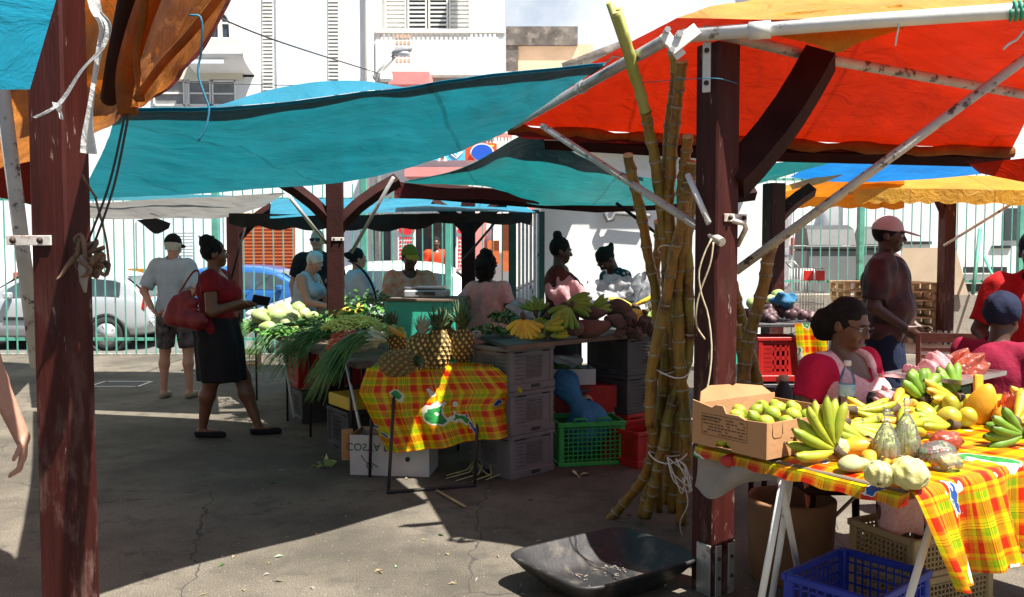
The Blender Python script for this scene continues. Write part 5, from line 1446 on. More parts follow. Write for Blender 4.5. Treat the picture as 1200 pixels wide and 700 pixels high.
def crate(label, loc, rz, w, d, h, mat, group=None, nx=9, nz=5, band=.05, lip=.03, t=.012, name='crate', cat='crate', patch=None, handle=True):
    o = thing(name, label, cat, loc, rz, group)
    b = MB()
    b.box((0, 0, .012), (w - .03, d - .03, .018))
    for sx in (-1, 1):
        for sy in (-1, 1):
            b.box((sx * (w / 2 - .02), sy * (d / 2 - .02), h / 2), (.04, .04, h - .004), bev=.006)
    for s in (-1, 1):
        for z, hh in ((h - lip / 2, lip), (band / 2, band)):
            b.box((0, s * (d / 2 - .004), z), (w + .012, .02, hh), bev=.004)
            b.box((s * (w / 2 - .004), 0, z), (.02, d - .032, hh), bev=.004)
    b.build('shell', mat, o)
    for ax, ln, dep in ((0, w, d), (1, d, w)):
        for s in (-1, 1):
            g = MB()
            n = max(3, int(nx * ln / w)); x0 = -ln / 2 + .04; x1 = -x0
            hx = ln * .16; hz0, hz1 = h * .70, h * .70 + .03
            def bar(cx, cz, lx, lz):
                c = (cx, s * (dep / 2 - .012), cz); sz = (lx, t * .7, lz)
                if ax == 1: c = (c[1], c[0], c[2]); sz = (sz[1], sz[0], sz[2])
                g.box(c, sz)
            if patch:   # mostly closed wall with a window of small holes
                p0, p1 = -ln * .14, ln * .24
                zz0, zz1 = band + .03, h - lip - .03
                bar((x0 + p0) / 2, h / 2, p0 - x0, h - lip - band); bar((p1 + x1) / 2, h / 2, x1 - p1, h - lip - band)
                bar((p0 + p1) / 2, (zz1 + h - lip) / 2, p1 - p0, h - lip - zz1)
                bar((p0 + p1) / 2, (band + zz0) / 2, p1 - p0, zz0 - band)
                for k in range(nx): bar(lerp(p0, p1, (k + .5) / nx), (zz0 + zz1) / 2, (p1 - p0) / nx * .45, zz1 - zz0)
                for k in range(nz): 
                    c_ = lerp(zz0, zz1, (k + .5) / nz); bar((p0 + p1) / 2, c_, p1 - p0, (zz1 - zz0) / nz * .4)
                for k in range(7):
                    bar((x0 + p0) / 2, lerp(zz0, zz1, k / 6), (p0 - x0) * .8, .008)
            else:
                for k in range(n + 1): bar(lerp(x0, x1, k / n), (h - lip + band) / 2, .007, h - lip - band)
                for k in range(nz): bar(0, lerp(band, h - lip, (k + .5) / nz), x1 - x0, .007)
            g.build('side_grid', mat, o)
            if handle:
                g = MB(); c = (ln * .05, s * (dep / 2 + .006), band * .5 + .002); sz = (ln * .2, .006, band * .5)
                if ax == 1: c = (c[1], c[0], c[2]); sz = (sz[1], sz[0], sz[2])
                g.box(c, sz); g.build('handle_slot', M['trim'], o)
    return o
def leg_tubes(parent, segs, r, mat, name='leg'):
    for s in segs:
        mb = MB(); mb.tube(s, r, n=8); mb.build(name, mat, parent)
TK = Vector((1.24, 2.78, .80)); TU = Vector((.822, .569, 0)).normalized(); TV = Vector((-TU.y, TU.x, 0)); TANG = math.atan2(TU.y, TU.x)
TL, TB = 1.75, .88
def T(a, b, z=0.0): return TK + TU * a + TV * b + Vector((0, 0, z))
t = thing('fruit_table', 'trestle fruit table with white tube legs at the lower right', 'table')
mb = MB(); mb.box(T(TL / 2, TB / 2, -.02), (TL, TB, .03), rot=TANG, bev=.004); mb.build('table_top', M['oldwood'], t)
la = T(.12, .60, -.03)
leg_tubes(t, [[W(919, 556, 3.17), W(884, 745, 3.20)], [W(915, 562, 3.22), W(940, 695, 3.95)], [T(.32, .06, -.03), W(1048, 760, 2.95)], [T(.36, .70, -.03), T(.30, .78, -.80)], [T(1.6, .1, -.03), T(1.6, .1, -.80)], [T(1.6, .8, -.03), T(1.6, .8, -.80)]], .0135, M['whitepipe'])
settle(t)
DROP = .34
def cloth_fn(u, v):
    a = lerp(-.015, TL + .02, u); tot = TB + DROP
    s = v * tot
    if s <= TB:
        b = TB - s
        z = .004 + .004 * mnoise.noise(Vector((a * 7, b * 7, 1)))
        p = T(a, b, z)
        if a < .05: p.z -= .02 * (1 - (a + .015) / .065)
        return p
    q = (s - TB)
    f = q / DROP
    a2 = a + .16 * f * max(0, 1 - u * 2.2) - .0 * f
    wob = .045 * f * math.sin(a * 17 + .6) + .02 * f * math.sin(a * 39 + 1.1) + .03 * f
    r_ = .02
    return T(a2, -.012 - wob - r_ * min(1, q / .03), .004 - max(0, q - .008) - .012 * f * math.sin(a * 9))
mb = MB(); mb.sheet(cloth_fn, 110, 70, uvf=lambda u, v: (u * (TL + .035), v * (TB + DROP)))
mb.sheet(lambda u, v: cloth_fn(0, u * .73) + TU * (-.006 - .012 * v) + Vector((0, 0, -.035 * v - .004 * math.sin(u * 40) * v)), 50, 3, uvf=lambda u, v: (-v * .04, u * .73 * (TB + DROP)), flip=True)
o = mb.build('tablecloth', M['madras']); props(o, 'yellow and red plaid cloth with green leaf print hanging over the near fruit table', 'tablecloth')
BX0, BX1, BY0, BY1, BH = -.06, .42, .50, .86, .142
t = thing('cardboard_box', 'open brown cardboard box of limes on the left end of the fruit table', 'box')
def bw(a0, a1, b0, b1, z0, z1, nm='wall'):
    mb = MB(); mb.box(T((a0 + a1) / 2, (b0 + b1) / 2, (z0 + z1) / 2), (max(a1 - a0, .006), max(b1 - b0, .006), z1 - z0), rot=TANG); return mb.build(nm, M['card'], t)
mb = MB()
pts = [(BY0, .008), (BY0, BH - .002), (BY0 + .10, BH - .006), (BY0 + .13, BH + .004), (BY0 + .19, BH + .004), (BY0 + .205, BH + .03), (BY0 + .24, BH + .03), (BY0 + .26, BH + .018), (BY1, BH + .035), (BY1, .008), (BY0 + .25, .008), (BY0 + .24, .035), (BY0 + .20, .042), (BY0 + .17, .035), (BY0 + .16, .008)]
mb.prism(pts, 0, .006, lambda p: T(BX0 + p.z, p.x, p.y)); mb.build('side_panel', M['card'], t)
bw(BX0 + .006, BX1, BY0, BY0 + .005, .008, BH - .004, 'end_panel')
bw(BX0 + .006, BX1, BY1 - .005, BY1, .008, BH + .02, 'end_panel')
bw(BX1 - .006, BX1, BY0 + .005, BY1 - .005, .008, BH, 'side_panel')
mb = MB(); mb.box(T((BX0 + BX1) / 2, (BY0 + BY1) / 2, .01), (BX1 - BX0 - .012, BY1 - BY0 - .012, .005), rot=TANG); mb.build('bottom', M['carddark'], t)
mb = MB()
pf = [(BX0 + .05, BH + .015), (BX0 + .07, BH + .055), (BX0 + .13, BH + .075), (BX0 + .24, BH + .07), (BX0 + .26, BH + .062), (BX0 + .28, BH + .07), (BX1 - .05, BH + .05), (BX1, BH + .015)]
mb.prism(pf, 0, .004, lambda p: T(p.x, BY1 + .002 + p.z + (p.y - BH) * .35, p.y)); mb.build('flap', M['card'], t)
g = MB()
def ink(b0, z0, b1, z1, th=.0008): 
    c = T(BX0 - .0006, (b0 + b1) / 2, (z0 + z1) / 2); g.box(c, (.001, abs(b1 - b0), abs(z1 - z0)), rot=TANG)
Lb, Rb = BY1 - .05, BY0 + .09
for z in (.132, .052): ink(Lb, z, Rb, z + .0015)
for b_ in (Lb, Rb): ink(b_, .052, b_ - .0012, .1335)
for zz in (.120, .108): ink(Lb - .004, zz, Lb - .09, zz + .004)
r_ = random.Random(5)
for row in range(6):
    z = .060 + row * .0115; b_ = Lb - .008
    while b_ > Rb + .01:
        w_ = r_.uniform(.008, .026)
        if r_.random() < .85: ink(b_, z, max(b_ - w_, Rb + .008), z + .0042)
        b_ -= w_ + .005
g.build('printing', M['printink'], t)
g = MB()
ea = [(BX0 + .03, BH - .006), (BX0 + .03, BH - .05), (BX0 + .04, BH - .06), (BX0 + .075, BH - .06), (BX0 + .085, BH - .05), (BX0 + .085, BH - .006)]
for (x0, z0), (x1, z1) in zip(ea, ea[1:]): g.tube([T(x0, BY0 - .001, z0), T(x1, BY0 - .001, z1)], .0018, n=4)
g.tube([T(BX0 + .13, BY0 - .001, .055), T(BX0 + .16, BY0 - .001, .062)], .003, n=4); g.tube([T(BX0 + .13, BY0 - .001, .075), T(BX0 + .165, BY0 - .001, .07), T(BX0 + .14, BY0 - .001, .055)], .002, n=4)
g.build('cut_lines', M['carddark'], t)
settle(t)
def fruit_proto(name, label, cat, group, build):
    o = build(); props(o, label, cat, group); return o
def lime_mesh():
    mb = MB(); mb.lathe([(0, -.031), (.008, -.030), (.016, -.025), (.024, -.013), (.0265, 0), (.024, .013), (.016, .024), (.008, .030), (.005, .035), (0, .036)], 14)
    return mb.build('lime', M['lime'])
proto = None
lims = [(0.02, .56, .12), (.0, .63, .125), (.02, .70, .13), (.0, .78, .12), (.06, .60, .145), (.07, .67, .15), (.07, .75, .145), (.12, .56, .145), (.13, .63, .165), (.13, .71, .165), (.13, .79, .15), (.19, .58, .16), (.20, .66, .175), (.20, .74, .165), (.26, .57, .15), (.27, .65, .17), (.28, .74, .165), (.34, .60, .145), (.35, .70, .15), (.02, .60, .03), (-.02, .69, .03), (-.02, .74, .028)]
for i, (a, b, z) in enumerate(lims):
    if proto is None:
        proto = o = props(lime_mesh(), 'green lime in the open cardboard box', 'lime', 'limes in the cardboard box')
    else: o = copy_tree(proto)
    o.location = T(a, b, max(.035, z - .028)); o.rotation_euler = (rng.uniform(0, 3), rng.uniform(0, 3), rng.uniform(0, 3))
    s = rng.uniform(.92, 1.12); o.scale = (s, s, s)
def finger_mb(mb, o, a0, L, r, bend, yaw=0.0, n=7, seg=10, tip=True):
    """banana finger: starts at o, heading a0 in the x-z plane, bending by `bend` over its length"""
    pts = []; rs = []
    p = Vector(o)
    ds = L / seg
    for k in range(seg + 1):
        f = k / seg
        a = a0 + bend * (f - .15)
        pts.append(p.copy())
        if f < .16: rr = lerp(.36, .60, f / .16)
        elif f < .35: rr = lerp(.60, 1, (f - .16) / .19)
        elif f < .8: rr = 1
        else: rr = lerp(1, .34, ((f - .8) / .2) ** 1.4)
        rs.append(r * rr)
        p = p + Vector((math.cos(a) * math.cos(yaw), math.sin(yaw), math.sin(a) * math.cos(yaw))) * ds
    e = pts[-1] + (pts[-1] - pts[-2]) * .35
    mb.tube(pts + [e], rs + [r * .24], n=n)
    for q in range(1, n + 3):
        if q != 2: mb.mi[-q] = 1
    return mb
def banana_hand(label, loc, angs, L, r, bend, mat, rot=(0, 0, 0), group=None, yaws=None, name='banana_bunch', cat='bananas', seed=0):
    t = thing(name, label, cat, loc, 0, group)
    t.rotation_euler = rot
    r_ = random.Random(seed)
    for i, a in enumerate(angs):
        mb = MB(); y = (yaws[i] if yaws else r_.uniform(-.12, .12))
        finger_mb(mb, (math.cos(a) * .012, y * .04, math.sin(a) * .012), a, L * r_.uniform(.9, 1.06), r * r_.uniform(.92, 1.06), bend * r_.uniform(.8, 1.15), y)
        mb.build('banana', [M[mat], M['bstem']], t)
    mb = MB(); am = sum(angs) / len(angs) + PI
    mb.tube([(0.01 * math.cos(am + PI), 0, .01 * math.sin(am + PI)), (.02 * math.cos(am), 0, .02 * math.sin(am)), (.045 * math.cos(am + .2), 0, .045 * math.sin(am + .2))], [r * 1.25, r * .9, r * .6], n=8); mb.build('stem', M['bstem'], t)
    return t
D = R
banana_hand('large green yellow banana hand leaning against the lime box', WZ(979, 532, .83) + Vector((0, 0, .015)), [D(x) for x in (196, 180, 164, 148, 133, 119, 106, 93, 82)], .172, .0195, -.55, 'banana', (R(-14), 0, R(4)), 'banana hands on the fruit table', yaws=[-.22, .05, -.2, .0, -.18, .02, -.15, .0, -.1], seed=1)
banana_hand('yellow green bananas lying behind the large hand with their tips to the right', T(.40, .50, .09), [D(x) for x in (-4, -18, -32, -46, 10)], .20, .020, .55, 'banana', (R(-25), R(6), R(6)), 'banana hands on the fruit table', yaws=[.1, -.1, -.2, -.35, .25], seed=2)
banana_hand('yellow green bananas at the back edge behind the bags of beans', T(.62, .62, .10), [D(x) for x in (-2, -14, -26, 8)], .19, .018, .5, 'banana', (R(-30), 0, R(12)), 'banana hands on the fruit table', seed=3)
banana_hand('fat dark green banana cluster standing in front of the steel tray', T(1.14, .62, .10), [D(x) for x in (150, 128, 108, 90, 70, 54)], .135, .026, -.6, 'bananag', (R(-18), 0, R(20)), 'green banana clusters', seed=4)
banana_hand('green banana cluster seen tip first at the front of the table', T(.95, .10, .055), [D(x) for x in (205, 186, 168, 150, 130, 195, 175)], .13, .021, -.4, 'bananag', (R(8), 0, R(-28)), 'green banana clusters', yaws=[-.5, -.45, -.5, -.4, -.3, -.1, -.05], seed=5)
banana_hand('ripening green yellow plantains along the front edge at far right', T(1.02, .07, .05), [D(x) for x in (4, -6, 12, 20)], .22, .022, .35, 'banana', (R(-20), R(0), R(24)), 'plantains', yaws=[-.2, -.35, .0, .2], seed=6)
banana_hand('ripe orange plantains lying flat behind the red herb packs', T(.80, .44, .04), [D(x) for x in (175, 186, 166, 160)], .17, .022, .3, 'plantain', (R(-50), 0, R(28)), 'plantains', seed=7)
banana_hand('ripe yellow bananas at the right frame edge beside the papayas', T(1.32, .24, .08), [D(x) for x in (-8, 4, 16, -20)], .19, .022, .5, 'bananay', (R(-20), 0, R(20)), 'plantains', seed=8)
banana_hand('yellow plantains heaped in front of the mangoes', T(1.28, .55, .10), [D(x) for x in (170, 185, 155, 198)], .17, .022, -.4, 'bananay', (R(-25), 0, R(25)), 'plantains', seed=9)
banana_hand('green yellow bananas lying between the red pack and the green cluster', T(.90, .36, .05), [D(x) for x in (170, 158, 182, 146)], .15, .02, -.4, 'banana', (R(-40), 0, R(25)), 'plantains', seed=10)
banana_hand('ripe plantains behind the tip first green bananas', T(1.12, .22, .06), [D(x) for x in (10, 24, -4, 38)], .17, .021, .4, 'bananay', (R(-35), 0, R(30)), 'plantains', seed=11)
banana_hand('dull green bananas in front of the steel tray at the right', T(1.42, .62, .09), [D(x) for x in (160, 140, 120, 100, 80)], .14, .023, -.5, 'bananag', (R(-25), 0, R(25)), 'green banana clusters', seed=12)
banana_hand('mottled yellow plantains at the front edge of the right frame side', T(1.30, .10, .06), [D(x) for x in (172, 184, 160, 196)], .18, .022, -.3, 'banana', (R(-40), 0, R(28)), 'plantains', seed=13)
for k, (a, b, z, an, rt, m_, w_) in enumerate(((.34, .36, .05, (150, 165, 180, 135), 20, 'banana', 'in front of the large hand'), (.62, .40, .06, (20, 5, 35, -10), 40, 'banana', 'between the bean bags and the bottle'), (.74, .56, .07, (160, 175, 145, 190), 10, 'bananay', 'left of the black bowl'), (.92, .62, .08, (10, 25, -5, 40), 30, 'plantain', 'below the black bowl'), (1.5, .30, .06, (160, 175, 190, 145), 25, 'bananay', 'at the right edge below the papayas'))):
    banana_hand('small banana hand lying ' + w_ + ' on the fruit table', T(a, b, z), [D(x) for x in an], .15, .019, -.4, m_, (R(-35), 0, R(rt)), 'banana hands on the fruit table', seed=50 + k)
for k, (px, py, dd, an, m_, w_) in enumerate(((640, 372, 6.5, (200, 220, 240, 260, 280), 'bananag', 'between the ripe and the green hand'), (690, 362, 6.8, (20, 5, 35, -10), 'bananag', 'above the reddish yam'), (755, 366, 6.95, (190, 205, 220, 175), 'bananay', 'over the small tubers'), (634, 384, 6.2, (10, 25, -8), 'banana', 'right of the ripe hand'))):
    banana_hand('banana hand lying ' + w_ + ' on the back stall', W(px, py, dd), [D(x) for x in an], .16, .022, .4, m_, (R(-15), 0, R(10)), 'bananas on the back stall', seed=70 + k)
def sdf_fruit(name, mat, r, seed=0, amp=.006, freq=60, vox=None, extra=None):
    vox = vox or max(r) / 12
    m = max(r) * 1.25
    s = SDF((-m, -m, -m), (m, m, m), vox); s.ell((0, 0, 0), r, 0)
    if extra: extra(s)
    s.ripple(amp, freq, seed)
    return s.mesh(name, M[mat])
def put(o, label, cat, p, rot=(0, 0, 0), group=None, sc=1.0):
    props(o, label, cat, group); o.location = p; o.rotation_euler = rot; o.scale = (sc, sc, sc); return o
ca = sdf_fruit('custard_apple', 'breadfruit', (.058, .058, .052), 1, .0028, 95, .004)
put(ca, 'larger pale yellow custard apple at the front of the fruit table', 'fruit', WZ(1074, 579, .80) + Vector((0, .05, .052)), (.2, .1, .4), 'custard apples')
c2 = copy_tree(ca); c2['label'] = 'smaller pinkish custard apple left of the larger one'; c2.location = WZ(1038, 576, .80) + Vector((0, .05, .042)); c2.scale = (.82, .82, .80); c2.rotation_euler = (.5, .2, 2)
c3 = copy_tree(ca); c3['label'] = 'mottled greenish custard apple under the banana stem'; c3.location = WZ(988, 541, .80) + Vector((0, .04, .04)); c3.scale = (.62, .62, .66); c3.rotation_euler = (1.5, .2, 1)
def papaya_obj():
    mb = MB(); mb.lathe([(0, -.105), (.02, -.10), (.048, -.07), (.060, -.02), (.056, .03), (.040, .075), (.022, .102), (.010, .112), (0, .113)], 16)
    return mb.build('papaya', M['papaya'])
pp = papaya_obj(); put(pp, 'small orange papaya lying beside the banana stem', 'papaya', WZ(1012, 541, .80) + Vector((0, .06, .04)), (R(80), 0, R(75)), 'papayas on the fruit table', .62)
for a, b, z, rt, sc, lb in ((1.27, .44, .07, (R(20), R(10), 0), 1.05, 'large upright orange papaya at the right of the table'), (1.34, .36, .055, (R(70), 0, R(20)), .95, 'orange papaya under the clear plastic wrap'), (1.24, .32, .05, (R(82), 0, R(-30)), .8, 'small orange papaya in front of the large upright one'), (1.44, .42, .06, (R(85), 0, R(60)), 1.0, 'orange papaya lying furthest right beside the yellow bananas')):
    c = copy_tree(pp); c['label'] = lb; c.location = T(a, b, z); c.rotation_euler = rt; c.scale = (sc,) * 3
mb = MB(); mb.box((0, 0, 0), (.05, .02, .12), bev=.008); cs = mb.build('papaya_slice', M['papaya']); put(cs, 'cut slab of orange papaya standing on the pile', 'papaya slice', T(1.31, .47, .15), (R(-10), R(8), R(25)))
mg = sdf_fruit('mango', 'mango', (.048, .040, .038), 3, .003, 30)
put(mg, 'small yellow mango at the mango pile by the steel tray', 'mango', T(1.10, .66, .06), (0, .3, 1), 'mangoes in the back pile')
for k, (a, b, z) in enumerate(((1.18, .62, .055), (1.26, .66, .06), (1.34, .60, .06), (1.22, .70, .10), (1.30, .72, .12), (1.40, .68, .08), (1.42, .56, .06), (1.15, .56, .05), (1.38, .76, .13), (1.06, .46, .05), (1.12, .42, .05), (1.14, .50, .09), (1.50, .34, .06), (1.08, .58, .05))):
    c = copy_tree(mg); c['label'] = 'small green and yellow mango heaped behind the papayas'; c.location = T(a, b, z); c.rotation_euler = (k * 1.3, k * .7, k * 2.1); s_ = rng.uniform(.85, 1.15); c.scale = (s_,) * 3
for k, (px, py, sc, lab, m_) in enumerate(((1008, 556, 1.0, 'brown yellow root piece left of the smaller custard apple', 'squash'), (1022, 548, .8, 'brown spotted root piece behind the smaller custard apple', 'plantain'), (1052, 556, .7, 'ochre fruit between the two custard apples', 'plantain'))):
    o = sdf_fruit('root_piece', m_, (.06, .032, .028), 10 + k, .008, 50); put(o, lab, 'root', WZ(px, py, .80) + Vector((0, .03, .026)), (0, 0, .3 + k), None, sc)
def tied_bag(label, loc, h, w, fill, fmat, film='film', seed=0):
    t = thing('produce_bag', label, 'bag', loc, 0, 'clear bags of produce on the fruit table')
    r_ = random.Random(seed)
    g = MB()
    for k in range(16):
        a = r_.uniform(0, 2 * PI); q = w * .33 * math.sqrt(r_.random())
        x, y = q * math.cos(a), q * math.sin(a) * .7
        g.tube([(x, y, .012), (x * .95, y * .9, h * .25), (x * .7 + r_.uniform(-.01, .01), y * .7, h * .48 + r_.uniform(-.02, .02))], [.007, .0085, .004], n=6)
    g.build('contents', M[fmat], t)
    mb = MB()
    def jit(i, k): return 1 + .11 * mnoise.noise(Vector((k * .9 + seed * 5, i * .55, seed))) + .05 * math.sin(k * 2.1 + i)
    mb.lathe([(0, .002), (w * .42, .004), (w * .5, h * .12), (w * .47, h * .32), (w * .34, h * .52), (w * .17, h * .68), (w * .085, h * .76), (w * .07, h * .80), (w * .10, h * .86), (w * .13, h * .94), (w * .10, h)], 22, sy=.75, jit=jit); mb.build('film', M[film], t)
    mb = MB(); mb.tube([(w * .08 * math.cos(a), w * .07 * math.sin(a), h * .79) for a in [2 * PI * k / 10 for k in range(10)]], .003, n=5, closed=True); mb.build('knot', M['whiterope'], t)
    return t
tied_bag('left clear plastic bag of green beans tied at the top', WZ(1042, 543, .80) + Vector((0, .03, .004)), .185, .105, 'bean', 'bean', seed=1)
tied_bag('right clear plastic bag of green beans with a tall tied neck', WZ(1070, 541, .80) + Vector((0, .06, .004)), .215, .105, 'bean', 'bean', seed=2)
def pack(label, loc, w, seed, cols, film='film'):
    t = thing('produce_bag', label, 'bag', loc, .3, 'clear bags of produce on the fruit table')
    r_ = random.Random(seed)
    for m_ in cols:
        g = MB()
        for k in range(9):
            g.ball((r_.uniform(-w, w) * .38, r_.uniform(-w, w) * .26, .02 + r_.uniform(0, .025)), (.018, .013, .012), 8, 6, rot=rotz(r_.uniform(0, 3)))
        g.build('contents', M[m_], t)
    mb = MB(); mb.ball((0, 0, .03), (w * .55, w * .42, .038), 20, 12, jit=.28, seed=seed); mb.build('film', M[film], t)
    return t
pack('clear pack of red peppers and green herbs behind the larger custard apple', WZ(1098, 540, .80), .13, 3, ('redpepper', 'greenleaf'))
pack('clear pack of small yellow peppers right of the larger custard apple', WZ(1108, 552, .80), .11, 4, ('mango', 'papaya'))
pack('small clear pack with a red band beside the ripe plantains', WZ(1108, 526, .80), .12, 5, ('redpepper', 'tomato'), 'filmred')
t = thing('plastic_wrap', 'crumpled clear plastic wrap over the papayas with a black corner', 'plastic wrap')
s = SDF((-.12, -.1, -.07), (.12, .1, .09), .006); s.ell((0, 0, 0), (.085, .065, .055), .02); s.ripple(.016, 70, 3); s.mesh('film', M['filmred'], t)
s = SDF((-.06, -.06, -.05), (.06, .06, .05), .005); s.ell((0, 0, 0), (.04, .03, .028), .02); s.ripple(.012, 90, 8); o = s.mesh('black_film', M['blackplastic'], t); o.location = (.055, -.06, -.02)
t.location = T(1.30, .27, .10)
t = thing('scale', 'scale with a flat steel tray at the back of the fruit table', 'scale')
mb = MB(); mb.box(T(1.55, .80, .06), (.30, .20, .12), rot=TANG, bev=.02); mb.build('scale_body', M['darkgreen'], t)
mb = MB(); c = T(1.56, .76, .155); mb.box(c, (.50, .36, .008), rot=TANG + .1, bev=.002)
for s_ in (-1, 1):
    mb.box(c + rotz(TANG + .1) @ Vector((0, s_ * .178, .008)), (.50, .006, .02), rot=TANG + .1); mb.box(c + rotz(TANG + .1) @ Vector((s_ * .248, 0, .008)), (.006, .35, .02), rot=TANG + .1)
mb.build('tray', M['steel'], t); settle(t)
for k, (a, b, m_, lab, r_) in enumerate(((1.56, .82, 'pinkbag', 'crumpled pale pink plastic bag on the steel tray', (.10, .07, .045)), (1.74, .76, 'filmred', 'crumpled red orange plastic bag on the steel tray at the frame edge', (.13, .09, .055)))):
    s = SDF((-.2, -.15, -.08), (.2, .15, .1), .008); s.ell((0, 0, 0), r_, .02); s.ripple(.028, 45, 20 + k); o = s.mesh('plastic_bag', M[m_]); put(o, lab, 'plastic bag', T(a, b, .195), (0, 0, k))
mb = MB(); mb.lathe([(0, 0), (.07, 0), (.105, .03), (.11, .055), (.104, .055), (.066, .008), (0, .008)], 24); o = mb.build('black_bowl', M['blackplastic']); put(o, 'shallow black bowl behind the ripe plantains', 'bowl', T(1.02, .76, .005))
mb = MB(); mb.box((0, 0, .05), (.34, .2, .1), bev=.03); o = mb.build('black_bag', M['blackplastic']); put(o, 'black vinyl pouch between the bowl and the scale', 'pouch', T(1.22, .80, .005), (0, 0, TANG))
t = thing('water_bottle', 'clear plastic water bottle with blue label behind the lime box', 'bottle', WZ(992, 489, .80) + Vector((0, 0, .006)))
k = 1.0
mb = MB(); mb.lathe([(0, .004), (.03, 0), (.0365, .008), (.036, .03), (.034, .036), (.036, .042), (.034, .05), (.036, .058), (.034, .066), (.0365, .075), (.0365, .15), (.034, .17), (.022, .205), (.014, .222), (.0135, .235)], 24); mb.build('body', M['bottle'], t)
mb = MB(); mb.lathe([(.0372, .092), (.0374, .095), (.0374, .143), (.0372, .146)], 24); mb.build('label', M['labelblue'], t)
mb = MB(); mb.lathe([(0, .252), (.0155, .252), (.0165, .248), (.0165, .230), (.0155, .229)], 18); mb.build('cap', M['cap'], t)
mb = MB()
L0 = [T(-.03, .86, -.03), T(-.02, .72, -.04), T(0, .55, -.05), T(.03, .40, -.03)]
L1 = [T(-.05, .87, -.17), T(-.04, .75, -.19), T(.0, .66, -.12), T(.08, .46, -.07)]
mb.sheet(lambda u, v: poly_at(L0, u).lerp(poly_at(L1, u), v) + TU * (.02 * math.sin(u * 9 + v * 2)), 24, 10)
props(mb.build('grey_rag', M['ragcloth']), 'dirty grey rag hanging below the lime box', 'rag')
mb = MB(); mb.ball(T(-.03, .70, -.035), (.03, .012, .022), 12, 8, jit=.5); o = mb.build('red_rag', M['redplastic']); one(o, 'scrap of red cloth wedged under the lime box', 'cloth')
bk = Vector((1.40, 3.78, 0)); e1 = Vector((-.74, -.67, 0)); e2 = Vector((.67, -.74, 0))
cc = bk + e1 * .23 + e2 * .20
crate('bright blue plastic crate under the fruit table', (cc.x, cc.y, 0), math.atan2(.67, .74), .46, .38, .29, M['blueplastic'], nx=11, nz=5, band=.04, handle=False)
crate('tan plastic crate under the table, lower of two', (1.83, 3.95, 0), R(25), .50, .36, .17, M['tanplastic'], 'tan crates', nx=18, nz=5, band=.025, handle=False)
crate('tan plastic crate under the table, upper of two', (1.83, 3.95, .173), R(25), .50, .36, .17, M['tanplastic'], 'tan crates', nx=18, nz=5, band=.025, handle=False)
mb = MB(); mb.lathe([(0, .005), (.185, .0), (.19, .01), (.205, .37), (.200, .385), (.194, .37), (.18, .015), (0, .012)], 26, jit=lambda i, k: 1 + .03 * math.sin(k * 1.7 + i)); o = mb.build('carton_bin', M['carddark']); put(o, 'round brown carton bin under the lime box', 'bin', (1.33, 4.22, 0))
for k, (a, b_) in enumerate(((W(944, 560, 4.15), W(956, 660, 4.2)), (W(1006, 578, 4.35), W(948, 635, 4.2)), (W(975, 596, 4.3), W(950, 640, 4.25)))):
    mb = MB(); mb.tube([a, b_], [.012, .016] if k == 0 else .009, n=8); one(mb.build('wooden_stick', M['shutter'] if k == 0 else M['pallet']), ['thick red brown stick standing in the carton bin', 'long thin stick leaning out of the carton bin to the right', 'short thin stick in the carton bin'][k], 'stick')
def cane(label, pts, r, seed=0, cut=True, group='sugarcane stalks tied to the right post', green=0.0, gl=.12):
    r_ = random.Random(seed); r *= 1.1
    P = [Vector(p) for p in pts]
    L = sum((P[i + 1] - P[i]).length for i in range(len(P) - 1))
    t = thing('sugarcane', label, 'sugarcane', P[0], 0, group)
    P = [p - Vector(pts[0]) for p in P]
    n = int(L / .03); N_ = [poly_at(P, k / n) for k in range(n + 1)]
    rs = []; nodes = []
    nxt = r_.uniform(.05, .14); s = 0
    for k in range(n + 1):
        s = k * L / n
        if s >= nxt: nodes.append(k); nxt += gl * r_.uniform(.75, 1.3)
    nodes = set(nodes)
    for k in range(n + 1): rs.append(r * (1.13 if k in nodes else (1.02 if (k - 1 in nodes or k + 1 in nodes) else .96)) * (1 - .12 * k / n))
    mb = MB(); 
    for k in range(n + 1):
        if 0 < k < n: N_[k] = N_[k] + Vector((r_.uniform(-1, 1), r_.uniform(-1, 1), 0)) * .002 + Vector((mnoise.noise(Vector((k * .12, seed, 0))), mnoise.noise(Vector((k * .12, seed, 9))), 0)) * .013
    kg = int(n * (1 - green))
    mb.tube(N_[:kg + 1], rs[:kg + 1], n=12); g = mb
    if green > 0:
        mb = MB(); mb.tube(N_[kg:], [x * 1.04 for x in rs[kg:]], n=12)
        q = N_[-1]; d = (N_[-1] - N_[-3]).normalized()
        for j in range(4): mb.tube([N_[kg + (n - kg) // 2] + Vector((.012 * math.cos(j * 1.7), .012 * math.sin(j * 1.7), 0)), q + Vector((.02 * math.cos(j * 1.7), .02 * math.sin(j * 1.7), 0)) + d * r_.uniform(-.05, .05)], [.012, .016], n=6)
        mb.build('leaf_sheath', M['canegreen'], t)
    for k in sorted(nodes):
        if k < 1 or k >= kg - 1: continue
        d = (N_[k + 1] - N_[k - 1]).normalized()
        g.tube([N_[k] - d * .006, N_[k] + d * .006], rs[k] * 1.04, n=12, mi=1)
    g.build('stalk', [M['cane'], M['canering']], t)
    if cut:
        d = (N_[-1] - N_[-2]).normalized(); g = MB(); g.tube([N_[-1] - d * .004, N_[-1] + d * .004], rs[-1] * 1.02, n=12); g.build('cut_end', M['canecut'], t)
    return t
G5 = 'sugarcane stalks tied to the right post'
cane('tallest sugarcane stalk with pale green sheath at its top left', [W(752, 606, 5.05), W(775, 470, 4.95), W(782, 330, 4.75), W(766, 180, 4.5), W(748, 100, 4.32), W(722, 14, 4.15)], .026, 1, green=.28)
